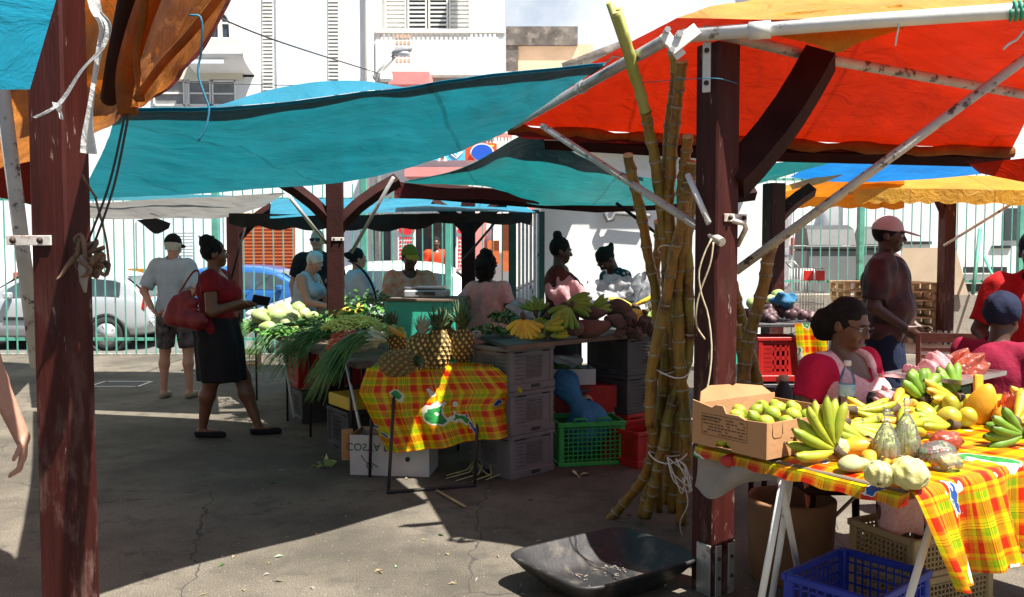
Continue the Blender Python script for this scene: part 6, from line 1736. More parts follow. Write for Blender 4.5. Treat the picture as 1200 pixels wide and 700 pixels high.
cane('tall sugarcane stalk with cut top in front of the orange canopy', [W(800, 612, 5.0), W(792, 480, 4.95), W(786, 340, 4.75), W(786, 200, 4.52), W(792, 140, 4.4), W(799, 72, 4.25)], .026, 2)
cane('split topped sugarcane stalk just left of the tall cut one', [W(772, 600, 5.1), W(776, 450, 5.0), W(780, 300, 4.8), W(782, 170, 4.55), W(790, 96, 4.42), W(790, 66, 4.36)], .022, 3, green=.14)
cane('sugarcane stalk with slanted cut top near the right post', [W(788, 600, 5.0), W(796, 470, 4.9), W(797, 330, 4.7), W(800, 220, 4.5), W(806, 160, 4.36)], .026, 4)
cane('short sugarcane stalk with a pale cut top at the left of the bundle', [W(764, 560, 5.15), W(778, 470, 5.05), W(770, 370, 4.95), W(755, 270, 4.8), W(736, 182, 4.62)], .027, 5)
cane('orange brown sugarcane crossing in front of the bundle', [W(741, 608, 4.92), W(792, 560, 4.86), W(762, 500, 4.8), W(764, 430, 4.72), W(782, 340, 4.6), W(800, 250, 4.5), W(806, 214, 4.46)][2:], .026, 6)
cane('lower curved sugarcane with its foot kicked out to the left', [W(712, 611, 5.15), W(735, 585, 5.1), W(756, 556, 5.0), W(765, 520, 4.93), W(762, 480, 4.88), W(768, 420, 4.82)], .026, 7, cut=False)
cane('thick sugarcane with peeled foot at the bottom of the bundle', [W(758, 606, 4.98), W(766, 570, 4.93), W(774, 530, 4.9), W(790, 470, 4.85), W(808, 400, 4.75), W(806, 290, 4.6), W(812, 215, 4.5)], .026, 8)
cane('long straight sugarcane standing closest to the right post', [W(798, 615, 4.9), W(804, 520, 4.85), W(797, 430, 4.75), W(795, 330, 4.65), W(806, 230, 4.5), W(810, 190, 4.42)], .029, 9)
cane('dark sugarcane at the back of the bundle', [W(782, 590, 5.3), W(788, 480, 5.2), W(770, 360, 5.05), W(772, 260, 4.95)], .025, 10)
cane('spotted sugarcane with round cut end right of the right post', [W(858, 530, 4.75), W(868, 470, 4.72), W(876, 410, 4.7), W(890, 350, 4.66), W(904, 288, 4.62)], .031, 11, gl=.09)
cane('orange brown sugarcane standing behind the right post', [W(898, 500, 5.3), W(884, 430, 5.2), W(868, 370, 5.1), W(858, 330, 5.0)], .028, 12)
cane('second brown sugarcane in the dark behind the right post', [W(880, 510, 5.25), W(872, 440, 5.15), W(864, 380, 5.1)], .026, 13)
for k, (py, r0) in enumerate(((292, .075), (436, .085), (534, .09))):
    c = W(790 - k * 4, py, 4.72 + .07 * k)
    P = [c + Vector((r0 * 1.15 * math.cos(a), r0 * math.sin(a) - .02, .02 * math.sin(2 * a + k))) for a in [2 * PI * j / 20 for j in range(20)]]
    mb = MB(); mb.tube(P, .004, n=5, closed=True); one(mb.build('binding_cord', M['whiterope']), ['upper white cord binding the sugarcane bundle', 'middle white cord binding the sugarcane bundle', 'lower white cord binding the sugarcane bundle'][k], 'cord')
g = MB(); r_ = random.Random(3)
for k in range(4):
    P = [W(782, 536, 4.75), W(790 + r_.uniform(-4, 22), 560 + r_.uniform(-6, 10), 4.72), W(800 + r_.uniform(-8, 12), 575 + r_.uniform(-10, 12), 4.72), W(798 + r_.uniform(-4, 10), 548, 4.72), W(792, 538, 4.74)]
    g.tube([poly_at(P, q / 20) for q in range(21)], .0035, n=5)
P = [W(800, 560, 4.72), W(806, 590, 4.74), W(797, 612, 4.8), W(800, 632, 4.85)]; g.tube([poly_at(P, q / 14) for q in range(15)], .0035, n=5)
one(g.build('loose_cord', M['whiterope']), 'tangle of loose white cord at the foot of the sugarcane', 'cord')
t = thing('barrow_tray', 'dusty black plastic wheelbarrow tray on the ground before the right post', 'tray', (.432, 4.085, 0), R(35.3))
mb = MB()
def rrect(w, d, r, z, n=6, ox=0):
    out = []
    for cx, cy, a0 in ((w / 2 - r, d / 2 - r, 0), (-w / 2 + r, d / 2 - r, 90), (-w / 2 + r, -d / 2 + r, 180), (w / 2 - r, -d / 2 + r, 270)):
        for k in range(n + 1):
            a = R(a0 + 90 * k / n); out.append(Vector((cx + r * math.cos(a) + ox, cy + r * math.sin(a), z)))
    return out
rings = [rrect(.80, .98, .14, .205), rrect(.815, .995, .145, .222), rrect(.79, .97, .135, .23), rrect(.765, .945, .125, .222), rrect(.70, .86, .14, .14), rrect(.56, .68, .16, .055), rrect(.48, .58, .16, .038)]
rings = [[Vector((p.x * .92, p.y * .60, p.z * .66)) for p in q] for q in rings]
out = [rrect(.80, .98, .14, .205), rrect(.71, .87, .15, .13), rrect(.57, .69, .17, .035), rrect(.47, .57, .16, .012)]
out = [[Vector((p.x * .92, p.y * .60, p.z * .66)) for p in q] for q in out]
n = len(rings[0])
vs = [p for q in rings for p in q]; fs = []
for i in range(len(rings) - 1):
    for k in range(n): fs.append((i * n + k, i * n + (k + 1) % n, (i + 1) * n + (k + 1) % n, (i + 1) * n + k))
fs.append(tuple((len(rings) - 1) * n + k for k in range(n)))
mb.add(vs, fs, 0, True)
vs = [p for q in out for p in q]; fs = []
for i in range(len(out) - 1):
    for k in range(n): fs.append((i * n + (k + 1) % n, i * n + k, (i + 1) * n + k, (i + 1) * n + (k + 1) % n))
fs.append(tuple((len(out) - 1) * n + k for k in range(n))[::-1])
mb.add(vs, fs, 0, True); mb.build('tray_body', M['blackplastic'], t)
g = MB()
for k in range(50): g.box((rng.uniform(-.2, .2), rng.uniform(-.15, .15), .030), (rng.uniform(.004, .03), .004, .003), rot=rng.uniform(0, 3))
props(g.build('dry_scraps', M['ragcloth'], t), kind='stuff')
PT = .765
t = thing('pineapple_table', 'small metal framed table carrying the pineapples', 'table')
mb = MB(); mb.box((-.55, 6.45, PT - .018), (.86, .80, .03), rot=.06, bev=.004); mb.build('table_top', M['oldwood'], t)
leg_tubes(t, [[Vector((-.96, 6.14, PT - .03)), Vector((-.98, 6.10, 0))], [Vector((-.80, 6.12, PT - .03)), G(455, 579)], [Vector((-.22, 6.12, PT - .03)), G(556, 571)], [G(455, 579) + Vector((0, 0, .012)), G(556, 571) + Vector((0, 0, .012))], [Vector((-.9, 6.8, PT - .03)), Vector((-.9, 6.8, 0))], [Vector((-.2, 6.8, PT - .03)), Vector((-.2, 6.8, 0))]], .011, M['legmetal'])
settle(t)
FE = 6.03
def cloth2(u, v):
    a = lerp(-.98, -.10, u); s = v * 1.24
    if s < .70:
        y = FE + .70 - s
        edge_ = max(0, abs(u - .5) - .47) / .03
        return Vector((a, y, PT + .004 - .02 * edge_))
    q = s - .70; f = q / .54
    droop = .56 + .02 * math.sin(u * 5.5 + .4) - .08 * u
    fl = (u - .5)
    corner = max(0, abs(fl) - .38) / .12
    xl = float(np.interp(f, [0, .3, 1], [-.98, -1.04, -.86])); xr = float(np.interp(f, [0, .34, .56, 1], [-.10, .07, -.02, .04]))
    x = lerp(xl, xr, u) + .02 * f * math.sin(u * 14)
    y = FE - .012 - .05 * f - .035 * f * math.sin(u * 17 + .5) - .02 * f * math.sin(u * 31) + .10 * corner * f
    return Vector((x, y, PT + .004 - q / .54 * droop))
mb = MB(); mb.sheet(cloth2, 90, 60, uvf=lambda u, v: (u * .88, v * 1.24))
props(mb.build('tablecloth', M['madras2']), 'plaid cloth with green leaf print hanging below the pineapples', 'tablecloth')
def pineapple_obj(label, dark=False, pale=False, crown_h=.20):
    t = thing('pineapple', label, 'pineapple', (0, 0, 0), 0, 'pineapples on the plaid cloth')
    rows, n = 9, 11; H, Rm = .21, .073
    mb = MB()
    prof = [(Rm * (max(0, 1 - abs(2 * f - .98) ** 2.6)) ** .5 * .93 + .0, f * H) for f in [k / 16 for k in range(17)]]
    prof = [(max(r_, .0), z) for r_, z in prof]; mb.lathe(prof, 26); core = mb.build('core', M['pinegap'], t)
    g = MB()
    for i in range(rows):
        f = (i + .5) / rows; z = f * H
        rr = Rm * (max(.02, 1 - abs(2 * f - .98) ** 2.6)) ** .5 * .95
        sl = -2.6 * abs(2 * f - .98) ** 1.6 * (1 if f > .5 else -1) * .35
        for k in range(n):
            a = 2 * PI * (k + (i % 2) * .5 + i * .08) / n
            nrm = Vector((math.cos(a), math.sin(a), -sl * .9)).normalized()
            c = Vector((math.cos(a) * rr, math.sin(a) * rr, z))
            tx = Vector((-math.sin(a), math.cos(a), 0)); tz = nrm.cross(tx) * -1
            tz = tx.cross(nrm) * -1
            w = PI * rr / n * 1.02; h = H / rows * .98
            base = [c + tx * w * .98, c + tz * h * .98, c - tx * w * .98, c - tz * h * .98]
            top = [c + nrm * .007 + (q - c) * .55 for q in base]
            tip = c + nrm * .0115 - Vector((0, 0, .002))
            g.add(base + top + [tip], [(0, 1, 5, 4), (1, 2, 6, 5), (2, 3, 7, 6), (3, 0, 4, 7), (4, 5, 8), (5, 6, 8), (6, 7, 8), (7, 4, 8)], 0, False)
            for q in range(4): g.mi[-8 + q] = 1
    g.build('scales', [M['pinedark' if dark else 'pine'], M['pinegap']], t)
    g = MB(); r_ = random.Random(len(label))
    for k in range(34):
        lev = k / 34; a = k * 2.4
        L = crown_h * lerp(.55, 1.0, lev) * r_.uniform(.85, 1.1); out_ = lerp(.75, .08, lev)
        d = Vector((math.cos(a), math.sin(a), 0)); sd = Vector((-math.sin(a), math.cos(a), 0))
        p = Vector((0, 0, H - .008)) + d * .016; w = .016
        pts = []
        for q in range(6):
            f = q / 5
            pos = p + d * (out_ * L * (f * .6 + f * f * .4)) + Vector((0, 0, L * (f - .42 * out_ * f * f)))
            ww = w * (1 - f ** 1.7) + .0006
            pts.append((pos - sd * ww, pos + d * -.004, pos + sd * ww))
        vs = [x for tr_ in pts for x in tr_]; fs = []
        for q in range(5):
            b_ = q * 3; fs += [(b_, b_ + 1, b_ + 4, b_ + 3), (b_ + 1, b_ + 2, b_ + 5, b_ + 4)]
        g.add(vs, fs, 0, True)
    g.build('crown', M['crownpale' if pale else 'crown'], t)
    return t
def place_pine(label, px, py, z, rot, dark=False, pale=False, sc=1.0, crown=.20):
    o = pineapple_obj(label, dark, pale, crown); o.location = WZ(px, py, z); o.rotation_euler = rot; o.scale = (sc,) * 3; return o
place_pine('dark brown pineapple lying on its side at the front left of the cloth', 447, 428, PT + .075, (R(8), R(82), R(-10)), dark=True, sc=1.12, crown=.06)
place_pine('golden pineapple tilted behind the dark lying one', 468, 414, PT + .01, (R(-10), R(-14), 0), sc=1.0, crown=.15)
place_pine('yellow pineapple with pale crown in the middle of the row', 487, 432, PT + .01, (R(8), R(6), 1), pale=True, sc=1.12, crown=.13)
place_pine('orange brown pineapple standing front centre of the cloth', 511, 432, PT + .005, (R(4), R(3), 2), sc=1.22, crown=.16)
place_pine('dark pineapple between the orange brown one and the right hand one', 526, 419, PT + .005, (R(-6), R(2), 3), dark=True, sc=1.05, crown=.18)
place_pine('upright pineapple with tall green crown at the right end of the row', 543, 424, PT + .005, (0, R(2), 4), sc=1.12, crown=.22)
place_pine('dark pineapple with tall crown half hidden at the back of the row', 516, 405, PT + .02, (R(-4), R(4), 5), dark=True, sc=1.0, crown=.22)
o = sdf_fruit('white_fruit', 'whitecard', (.05, .04, .03), 3, .004, 40); put(o, 'crumpled white paper beside the right hand pineapple', 'paper', W(559, 392, 6.5) + Vector((0, 0, 0)), (0, 0, 0))
t = thing('green_box', 'turquoise green wooden box stand behind the pineapples', 'box')
c0 = W(490, 390, 7.25)
mb = MB(); mb.box((W(498, 380, 7.2).x, 7.45, .95), (.55, .5, .40), rot=-.12, bev=.006); mb.build('box_body', M['greenbox'], t)
mb = MB(); mb.box((W(498, 380, 7.2).x + .01, 7.45, 1.16), (.60, .55, .022), rot=-.12, bev=.004); mb.build('lid', M['oldwood'], t)
mb = MB(); mb.box((W(457, 380, 7.2).x, 7.25, .95), (.10, .02, .39), rot=-.12); mb.build('board_strip', M['greenpaint'], t)
mb = MB(); mb.box((W(498, 380, 7.2).x, 7.45, .375), (.5, .45, .75), bev=.01); mb.build('stand', M['oldwood'], t)
settle(t)
t = thing('scale', 'grey weighing scale on the turquoise green box', 'scale')
mb = MB(); cx = W(499, 350, 7.3).x; mb.box((cx, 7.42, 1.205), (.34, .30, .065), rot=-.1, bev=.02); mb.build('scale_body', M['scale'], t)
mb = MB(); mb.box((cx, 7.45, 1.255), (.33, .28, .012), rot=-.1, bev=.004); mb.build('weighing_plate', M['steel'], t)
mb = MB(); mb.box((cx, 7.25, 1.21), (.16, .012, .03), rot=-.1); mb.build('display', M['trim'], t)
settle(t)
LA = Vector((-1.0, 6.1, .76)); LL = Vector((-.475, .88, 0)); LW = Vector((.88, .475, 0)); LANG = math.atan2(LW.y, LW.x)
def S(l, w, z=0): return LA + LL * l + LW * w + Vector((0, 0, z))
t = thing('produce_table', 'long low table of vegetables running back at the left of the stalls', 'table')
mb = MB(); mb.box(S(1.95, .48, -.02), (.96, 3.5, .035), rot=LANG, bev=.004); mb.build('table_top', M['oldwood'], t)
leg_tubes(t, [[S(l, w, -.03), S(l, w, -.76)] for l, w in ((.45, .04), (1.5, .03), (2.3, .04), (3.6, .05), (.45, .9), (1.9, .9), (3.6, .9))], .011, M['legmetal'])
leg_tubes(t, [[S(.5, .02, -.03), S(.25, .10, -.76)], [S(2.3, .0, -.03), S(2.1, .05, -.70)]], .011, M['whitepipe'])
settle(t)
crate('red plastic tub crate under the produce table', S(2.35, .40, -.45), LANG, .60, .42, .36, M['redplastic'], nx=3, nz=2, patch=True)
crate('dark blue grey crate on the ground below the red tub', S(2.3, .42, -.76), LANG, .60, .42, .29, M['darkplastic'], 'dark grey crates', patch=True)
crate('dark grey crate with ochre rim under the near end of the produce table', S(.95, .34, -.76), LANG + .1, .52, .42, .32, M['darkplastic'], 'dark grey crates', patch=True)
mb = MB(); mb.box(S(.95, .34, -.38), (.50, .40, .10), rot=LANG + .1, bev=.01); o = mb.build('ochre_tray', M['signyellow']); one(o, 'ochre plastic tray resting on the dark grey crate', 'tray')
crate('small slatted wooden crate in the sun behind the woman in dark red', W(283, 426, 9.9) + Vector((0, 0, -.02)), .3, .42, .32, .16, M['pallet'], name='wooden_crate', nx=4, nz=2, band=.03, handle=False)
t = thing('carton', 'white printed banana carton with brown inside below the plaid cloth', 'box', (-.83, 6.28, 0), -.12)
mb = MB(); mb.box((0, -.15, .14), (.56, .008, .28)); mb.box((0, .15, .14), (.56, .008, .28)); mb.box((.276, 0, .14), (.008, .292, .28)); mb.box((0, 0, .006), (.54, .29, .01)); mb.build('carton_body', M['whitecard'], t)
mb = MB(); mb.box((-.276, 0, .14), (.008, .292, .28)); mb.box((-.315, -.1, .2), (.08, .006, .22), rot=Matrix.Rotation(.5, 3, 'Z')); mb.build('brown_flap', M['card'], t)
mb = MB(); mb.lathe([(0, 0), (.017, 0), (.017, .002), (0, .002)], 14, c=(.13, -.157, .12), rot=Matrix.Rotation(PI / 2, 3, 'X')); mb.build('finger_hole', M['trim'], t)
me = text_mesh('COSTA RICA', .075, Matrix.Translation((-.09, -.1575, .20)) @ Matrix.Rotation(PI, 4, 'Y') @ Matrix.Rotation(PI / 2, 4, 'X'), .001)
me.transform(Matrix.Identity(4)); me.materials.clear(); me.materials.append(M['greenink']); me2 = link('lettering', me, t)
me.transform(Matrix.Translation((-.09, -.1575, .20)) @ Matrix.Rotation(PI, 4, 'Z') @ Matrix.Translation((.09, .1575, -.20)))
mb = MB(); P = [(-.20, -.156, .14), (-.17, -.156, .10), (-.14, -.156, .08), (-.12, -.156, .06), (-.15, -.156, .05), (-.16, -.156, .075), (-.13, -.156, .085), (-.08, -.156, .06)]; mb.tube([poly_at(P, k / 20) for k in range(21)], .003, n=4); mb.build('scribble_mark', M['greenink'], t)
g = MB()
for k in range(9):
    a = k * .7; g.tube([(-.3 + .02 * k, 6.35, .12), (-.3 + .02 * k + .10 * math.cos(a), 6.25 + .1 * math.sin(a) - .1, .03), (-.3 + .16 * math.cos(a), 6.15 + .12 * math.sin(a) - .1, .012)], [.010, .008, .004], n=5, flat=.4)
one(g.build('husk_heap', M['squash']), 'heap of pale plant stalks on the ground under the plaid cloth', 'stalks')
def onion_bunch(label, base, d, L, spread, nleaf, seed, drop=.5, floor=None, white=.22, zl=0.0, r=.006):
    t = thing('spring_onions', label, 'spring onions', base, 0, 'bunches of spring onions on the produce table')
    r_ = random.Random(seed); d = Vector(d).normalized(); sd = Vector((-d.y, d.x, 0))
    g = MB(); w = MB()
    for k in range(nleaf):
        o = sd * r_.gauss(0, .028) + Vector((0, 0, abs(r_.gauss(0, .018)) + .01))
        ln = L * r_.uniform(.65, 1.1); sp = r_.gauss(0, spread); up = r_.uniform(0, .10)
        pts = []
        for q in range(9):
            f = q / 8
            p = o * (1 - .0 * f) + d * ln * f * (1 - .16 * f * drop) + sd * sp * f * f * ln + Vector((0, 0, up * math.sin(f * PI) - drop * ln * f ** 2.2 + zl * f))
            pts.append(p)
        rr = [r * (1 - .75 * (q / 8) ** 1.5) for q in range(9)]
        i = 2 if white else 0
        if white: w.tube(pts[:3], [r * 1.25, r * 1.05, r], n=5)
        g.tube(pts[i:], rr[i:], n=5, flat=.6)
    g.build('leaves', M['onionleaf'], t)
    if white: w.build('white_stems', M['onionwhite'], t)
    mb = MB(); c = d * L * .16; mb.tube([c + sd * .055 * math.cos(a) + Vector((0, 0, .02 + .03 * math.sin(a))) for a in [2 * PI * k / 12 for k in range(12)]], .004, n=4, closed=True); mb.build('tie', M['rope'], t)
    return t
onion_bunch('large spring onion bunch with white stems hanging over the near table end', W(446, 402, 6.35), (-.75, -.55, 0), .58, .16, 95, 1, drop=.62, r=.0075)
onion_bunch('second spring onion bunch lying under the first near the white stems', W(440, 410, 6.45), (-.85, -.30, 0), .50, .22, 60, 2, drop=.45, r=.007)
onion_bunch('dark green onion leaves fanning out over the middle of the table edge', W(388, 398, 7.3), (-.9, -.42, 0), .62, .2, 60, 3, drop=.42, white=0)
onion_bunch('long onion leaves hanging over the edge left of the tomatoes', W(398, 392, 7.4), (-.72, -.7, 0), .60, .18, 55, 4, drop=.55, white=0)
onion_bunch('onion leaves spread at the far left end of the table', W(330, 384, 8.7), (-.95, -.25, 0), .55, .25, 60, 5, drop=.30, white=0)
onion_bunch('onion leaves hanging below the pale gourds', W(352, 388, 8.3), (-.8, -.6, 0), .60, .22, 55, 6, drop=.50, white=0)
onion_bunch('leafy green stalks between the gourds and the turquoise box', W(440, 384, 7.6), (-.4, -.6, 0), .40, .4, 50, 7, drop=.10, white=0)
gp = None
gspots = [(306, 372, .07, 'palegreen', 1.0), (313, 384, .05, 'palegreen', .9), (318, 366, .10, 'palegreen', 1.0), (328, 369, .08, 'palegreen', 1.1), (336, 364, .10, 'squash', 1.1), (345, 372, .08, 'squash', 1.0), (350, 362, .11, 'palegreen', 1.1), (357, 368, .1, 'squash', .9), (364, 390, .05, 'palegreen', .75), (338, 380, .06, 'squash', 1.0), (349, 384, .05, 'palegreen', .8), (374, 385, .05, 'palegreen', .8), (366, 372, .08, 'palegreen', .9), (359, 401, .04, 'squash', .7), (371, 399, .03, 'palegreen', .8), (378, 394, .04, 'squash', .8), (384, 379, .06, 'palegreen', .7), (326, 380, .06, 'palegreen', .8)]
protos = {}
for k, (px, py, z, m_, sc) in enumerate(gspots):
    lab = 'pale green gourd heaped at the far end of the produce table' if m_ == 'palegreen' else 'cream yellow squash heaped among the pale green gourds'
    if m_ not in protos:
        mb = MB(); mb.lathe([(0, -.09), (.03, -.085), (.056, -.055), (.062, -.02), (.05, .025), (.036, .06), (.022, .085), (0, .09)], 14, jit=lambda i, k: 1 + .05 * math.cos(k * 2 * PI / 14 * 5)); o = mb.build('gourd', M[m_]); props(o, lab, 'gourd', 'pale gourds' if m_ == 'palegreen' else 'cream squashes'); protos[m_] = o
    else: o = copy_tree(protos[m_])
    o.location = W(px, py, 7.7 + (400 - py) * .03); o.location.z = max(o.location.z, .83)
    o.rotation_euler = (rng.uniform(.8, 2.2), rng.uniform(-.6, .6), rng.uniform(0, 6)); o.scale = (sc * 1.1,) * 3
tm = None
for k in range(16):
    px = 387 + (k % 6) * 7.2 + (k // 6) * 3; py = 408 - (k // 6) * 6.5 - (k % 6) * 1.1
    if tm is None:
        mb = MB(); mb.lathe([(0, -.026), (.02, -.025), (.031, -.01), (.033, .004), (.027, .02), (.012, .026), (0, .023)], 14, jit=lambda i, k: 1 + .03 * math.cos(k * PI * 5 / 7)); tm = o = props(mb.build('tomato', M['tomato']), 'red tomato in the tray at the front of the produce table', 'tomato', 'tomatoes on the produce table')
    else: o = copy_tree(tm)
    o.location = W(px, py, 6.75 + (k // 6) * .09); o.rotation_euler = (rng.uniform(-.5, .5), rng.uniform(-.5, .5), rng.uniform(0, 6)); o.scale = (1.1,) * 3
mb = MB(); mb.box(W(406, 420, 6.75) + Vector((0, .08, -.02)), (.40, .30, .05), rot=.35, bev=.008); one(mb.build('shallow_tray', M['oldwood']), 'shallow wooden tray holding the tomatoes', 'tray')
g = MB(); r_ = random.Random(8); c = W(416, 386, 7.1)
for k in range(230):
    a = r_.uniform(0, 6.28); q = math.sqrt(r_.random()); x = .26 * q * math.cos(a); y = .16 * q * math.sin(a); z = .10 * (1 - q * q) + r_.uniform(-.01, .015)
    b = r_.uniform(0, 3.14); dx = Vector((math.cos(b) * .04, math.sin(b) * .04, r_.uniform(-.01, .02)))
    p = c + Vector((x, y, z)); g.tube([p - dx, p + Vector((0, 0, .006)), p + dx], [.005, .007, .004], n=5)
props(g.build('bean_heap', M['bean']), 'heap of pale green beans behind the tomatoes', 'beans', kind='stuff')
def leaf_clump(label, c, r, n, seed, mat='greenleaf', size=.05, name='herb_bunch', cat='herbs', group='leafy herb bunches'):
    g = MB(); r_ = random.Random(seed)
    for k in range(n):
        a = r_.uniform(0, 6.28); q = math.sqrt(r_.random()); h = r_.random()
        p = Vector((r[0] * q * math.cos(a), r[1] * q * math.sin(a), r[2] * h * (1 - .6 * q)))
        d = Vector((math.cos(a) * .8 + r_.gauss(0, .5), math.sin(a) * .8 + r_.gauss(0, .5), r_.uniform(-.3, .9))).normalized()
        s_ = d.cross(Vector((r_.gauss(0, 1), r_.gauss(0, 1), 1))).normalized(); L = size * r_.uniform(.6, 1.3); w = L * .32
        g.add([p, p + d * L * .45 + s_ * w, p + d * L + Vector((0, 0, -.15 * L)), p + d * L * .45 - s_ * w, p + d * L * .5 + Vector((0, 0, -.1 * L))], [(0, 1, 4), (1, 2, 4), (2, 3, 4), (3, 0, 4)], 0, True)
    o = g.build(name, M[mat]); props(o, label, cat, group); o.location = c; return o
leaf_clump('dark leafy herbs behind the beans by the turquoise box', W(436, 374, 7.5), (.25, .2, .14), 260, 1)
leaf_clump('bright pale lettuce leaves left of the pineapples', W(452, 392, 6.7), (.13, .1, .08), 150, 2, 'palegreen', .05)
leaf_clump('dark leafy herbs at the far left corner of the produce table', W(305, 385, 9.0), (.3, .2, .12), 260, 3)
leaf_clump('dark green leaves under the gourds in the middle of the table', W(350, 392, 8.1), (.35, .25, .10), 300, 4)
leaf_clump('dark green leaves beside the middle post', W(385, 384, 7.6), (.25, .2, .16), 260, 5)
leaf_clump('heaped dark brown green leaves right of the middle post', W(425, 362, 8.2), (.30, .2, .20), 300, 6, 'cucumber')
leaf_clump('dark leaves behind the pink dress on the back stall', W(598, 378, 7.0), (.16, .2, .13), 180, 7, 'cucumber')
leaf_clump('low green leaves at the left end of the back stall board', W(575, 392, 6.5), (.18, .12, .07), 160, 8)
cu = None
for k, (px, py) in enumerate(((352, 376), (360, 380), (394, 372), (398, 377), (372, 380), (345, 380), (403, 392), (432, 395), (388, 391))):
    if cu is None:
        mb = MB(); finger_mb(mb, (-.1, 0, 0), 0, .2, .02, .2); cu = o = props(mb.build('cucumber', M['cucumber']), 'dark green cucumber lying among the gourds', 'cucumber', 'cucumbers on the produce table')
    else: o = copy_tree(cu)
    o.location = W(px, py, 7.3 + (395 - py) * .03) ; o.rotation_euler = (0, 0, rng.uniform(0, 3))
banana_hand('yellow banana hand by the middle post on the produce table', W(392, 376, 7.5), [D(x) for x in (20, 40, 60, 0)], .17, .02, -.6, 'bananay', (R(-30), 0, 0), 'bananas on the stalls behind', seed=20)
banana_hand('yellow green banana hand right of the middle post', W(404, 374, 7.6), [D(x) for x in (15, 30, 45, 0)], .19, .02, .5, 'bananay', (R(-30), 0, 0), 'bananas on the stalls behind', seed=21)
mb = MB(); finger_mb(mb, (0, 0, 0), 0, .24, .028, .3); o = mb.build('leek', M['onionwhite']); put(o, 'thick pale leek lying beside the tomatoes', 'leek', W(410, 412, 6.5), (0, R(-12), .35))
mb = MB(); mb.tube([W(456, 384, 6.6), W(466, 390, 6.55), W(474, 394, 6.5)], [.014, .02, .012], n=8); one(mb.build('carrot', M['papaya']), 'orange carrot behind the golden pineapple', 'carrot')
g = MB()
for k in range(12): g.tube([W(430 + rng.uniform(0, 20), 372 + rng.uniform(-4, 8), 7.8), W(432 + rng.uniform(0, 24), 372 + rng.uniform(-4, 8), 7.7)], .012, n=5)
one(g.build('chilli_heap', M['redpepper']), 'heap of long dark red chillies behind the beans', 'chillies')
BZ = .90
B0 = Vector((-.30, 6.74, 0)); B1 = Vector((-.03, 5.90, 0)); B2 = Vector((1.16, 7.02, 0)); B3 = Vector((.86, 7.75, 0))
t = thing('stall_board', 'dark plank counter of the back stall resting on crates', 'counter')
mb = MB(); mb.prism([(B1.x, B1.y), (B2.x, B2.y), (B3.x, B3.y), (B0.x, B0.y)], BZ + .002, BZ + .03); mb.build('board', M['board'], t)
mb = MB(); d = (B2 - B1); mb.box((B1 + B2) / 2 + Vector((0, -.012, BZ + .012)), (d.length, .012, .03), rot=math.atan2(d.y, d.x)); mb.build('front_edge', M['oldwood'], t); settle(t)
ca_ = math.atan2(d.y, d.x)
for k in range(3):
    crate(['grey plastic crate, lowest of the stack of three under the back stall', 'grey plastic crate, middle of the stack of three under the back stall', 'grey plastic crate, topmost of the stack of three under the back stall'][k], (0.0, 6.30, k * .30), ca_ + rng.uniform(-.02, .02), .42, .42, .298, M['greyplastic'], 'grey crates stacked under the back stall', nx=9, nz=9, patch=True)
for k in range(3):
    crate(['dark crate, lowest of the right hand stack under the back stall', 'dark crate, middle of the right hand stack under the back stall', 'dark crate, topmost of the right hand stack under the back stall'][k], (.92, 7.12, k * .30), ca_, .5, .42, .298, [M['redplastic'], M['darkplastic'], M['darkplastic']][k], 'dark crates under the back stall', nx=9, nz=6, patch=True)
crate('red plastic crate on the ground left of the sugarcane', (.98, 6.62, 0), ca_ - .1, .5, .38, .26, M['redplastic'], nx=6, nz=4, patch=True)
crate('dark crate behind the red carton under the back stall', (.55, 7.1, 0), ca_, .6, .4, .5, M['darkplastic'], nx=10, nz=8, handle=False)
t = thing('red_carton', 'red and white carton behind the green basket', 'box', (.56, 7.02, .28), .1)
mb = MB(); mb.box((0, 0, .13), (.48, .32, .22), bev=.004); mb.build('red_body', M['redplastic'], t)
mb = MB(); mb.box((0, 0, .015), (.484, .324, .03)); mb.build('white_base', M['whitecard'], t)
mb = MB(); mb.lathe([(.034, 0), (.046, 0), (.046, .003), (.034, .003)], 18, c=(.0, -.163, .12), rot=Matrix.Rotation(PI / 2, 3, 'X')); mb.build('ring_mark', M['peach'], t)
crate('dark crate on the ground under the red carton', (.56, 7.04, 0), .1, .5, .34, .275, M['darkplastic'], patch=True)
t = thing('produce_box', 'white box of vegetables under the back stall board', 'box', (.46, 6.95, .53), .1)
mb = MB(); mb.box((0, -.13, .06), (.34, .01, .12)); mb.box((0, .13, .06), (.34, .01, .12)); mb.box((-.165, 0, .06), (.01, .25, .12)); mb.box((.165, 0, .06), (.01, .25, .12)); mb.box((0, 0, .006), (.32, .25, .01)); mb.build('box_body', M['whitecard'], t)
leaf_clump('green leaves in the white box under the back stall', Vector((.40, 6.93, .60)), (.12, .1, .09), 120, 9)
s = SDF((-.14, -.1, -.1), (.14, .1, .12), .008); s.ell((0, 0, 0), (.10, .06, .055), .02); s.ripple(.022, 45, 31); o = s.mesh('plastic_bag', M['filmwhite']); put(o, 'white plastic bag on the white vegetable box', 'plastic bag', (.42, 6.91, .71))
gb = crate('bright green plastic basket at the foot of the back stall', (.545, 6.60, 0), .2, .50, .36, .32, M['greenplastic'], nx=12, nz=8, band=.03, lip=.035, name='basket', cat='basket', handle=False)
for s_ in (-1, 1):
    mb = MB(); mb.tube([(s_ * .09 - .05, -.18, .315), (s_ * .09 - .04, -.185, .345), (s_ * .09 + .04, -.185, .345), (s_ * .09 + .05, -.18, .315)], .009, n=6); mb.build('handle', M['greenplastic'], gb)
s = SDF((-.26, -.2, -.05), (.26, .2, .50), .010)
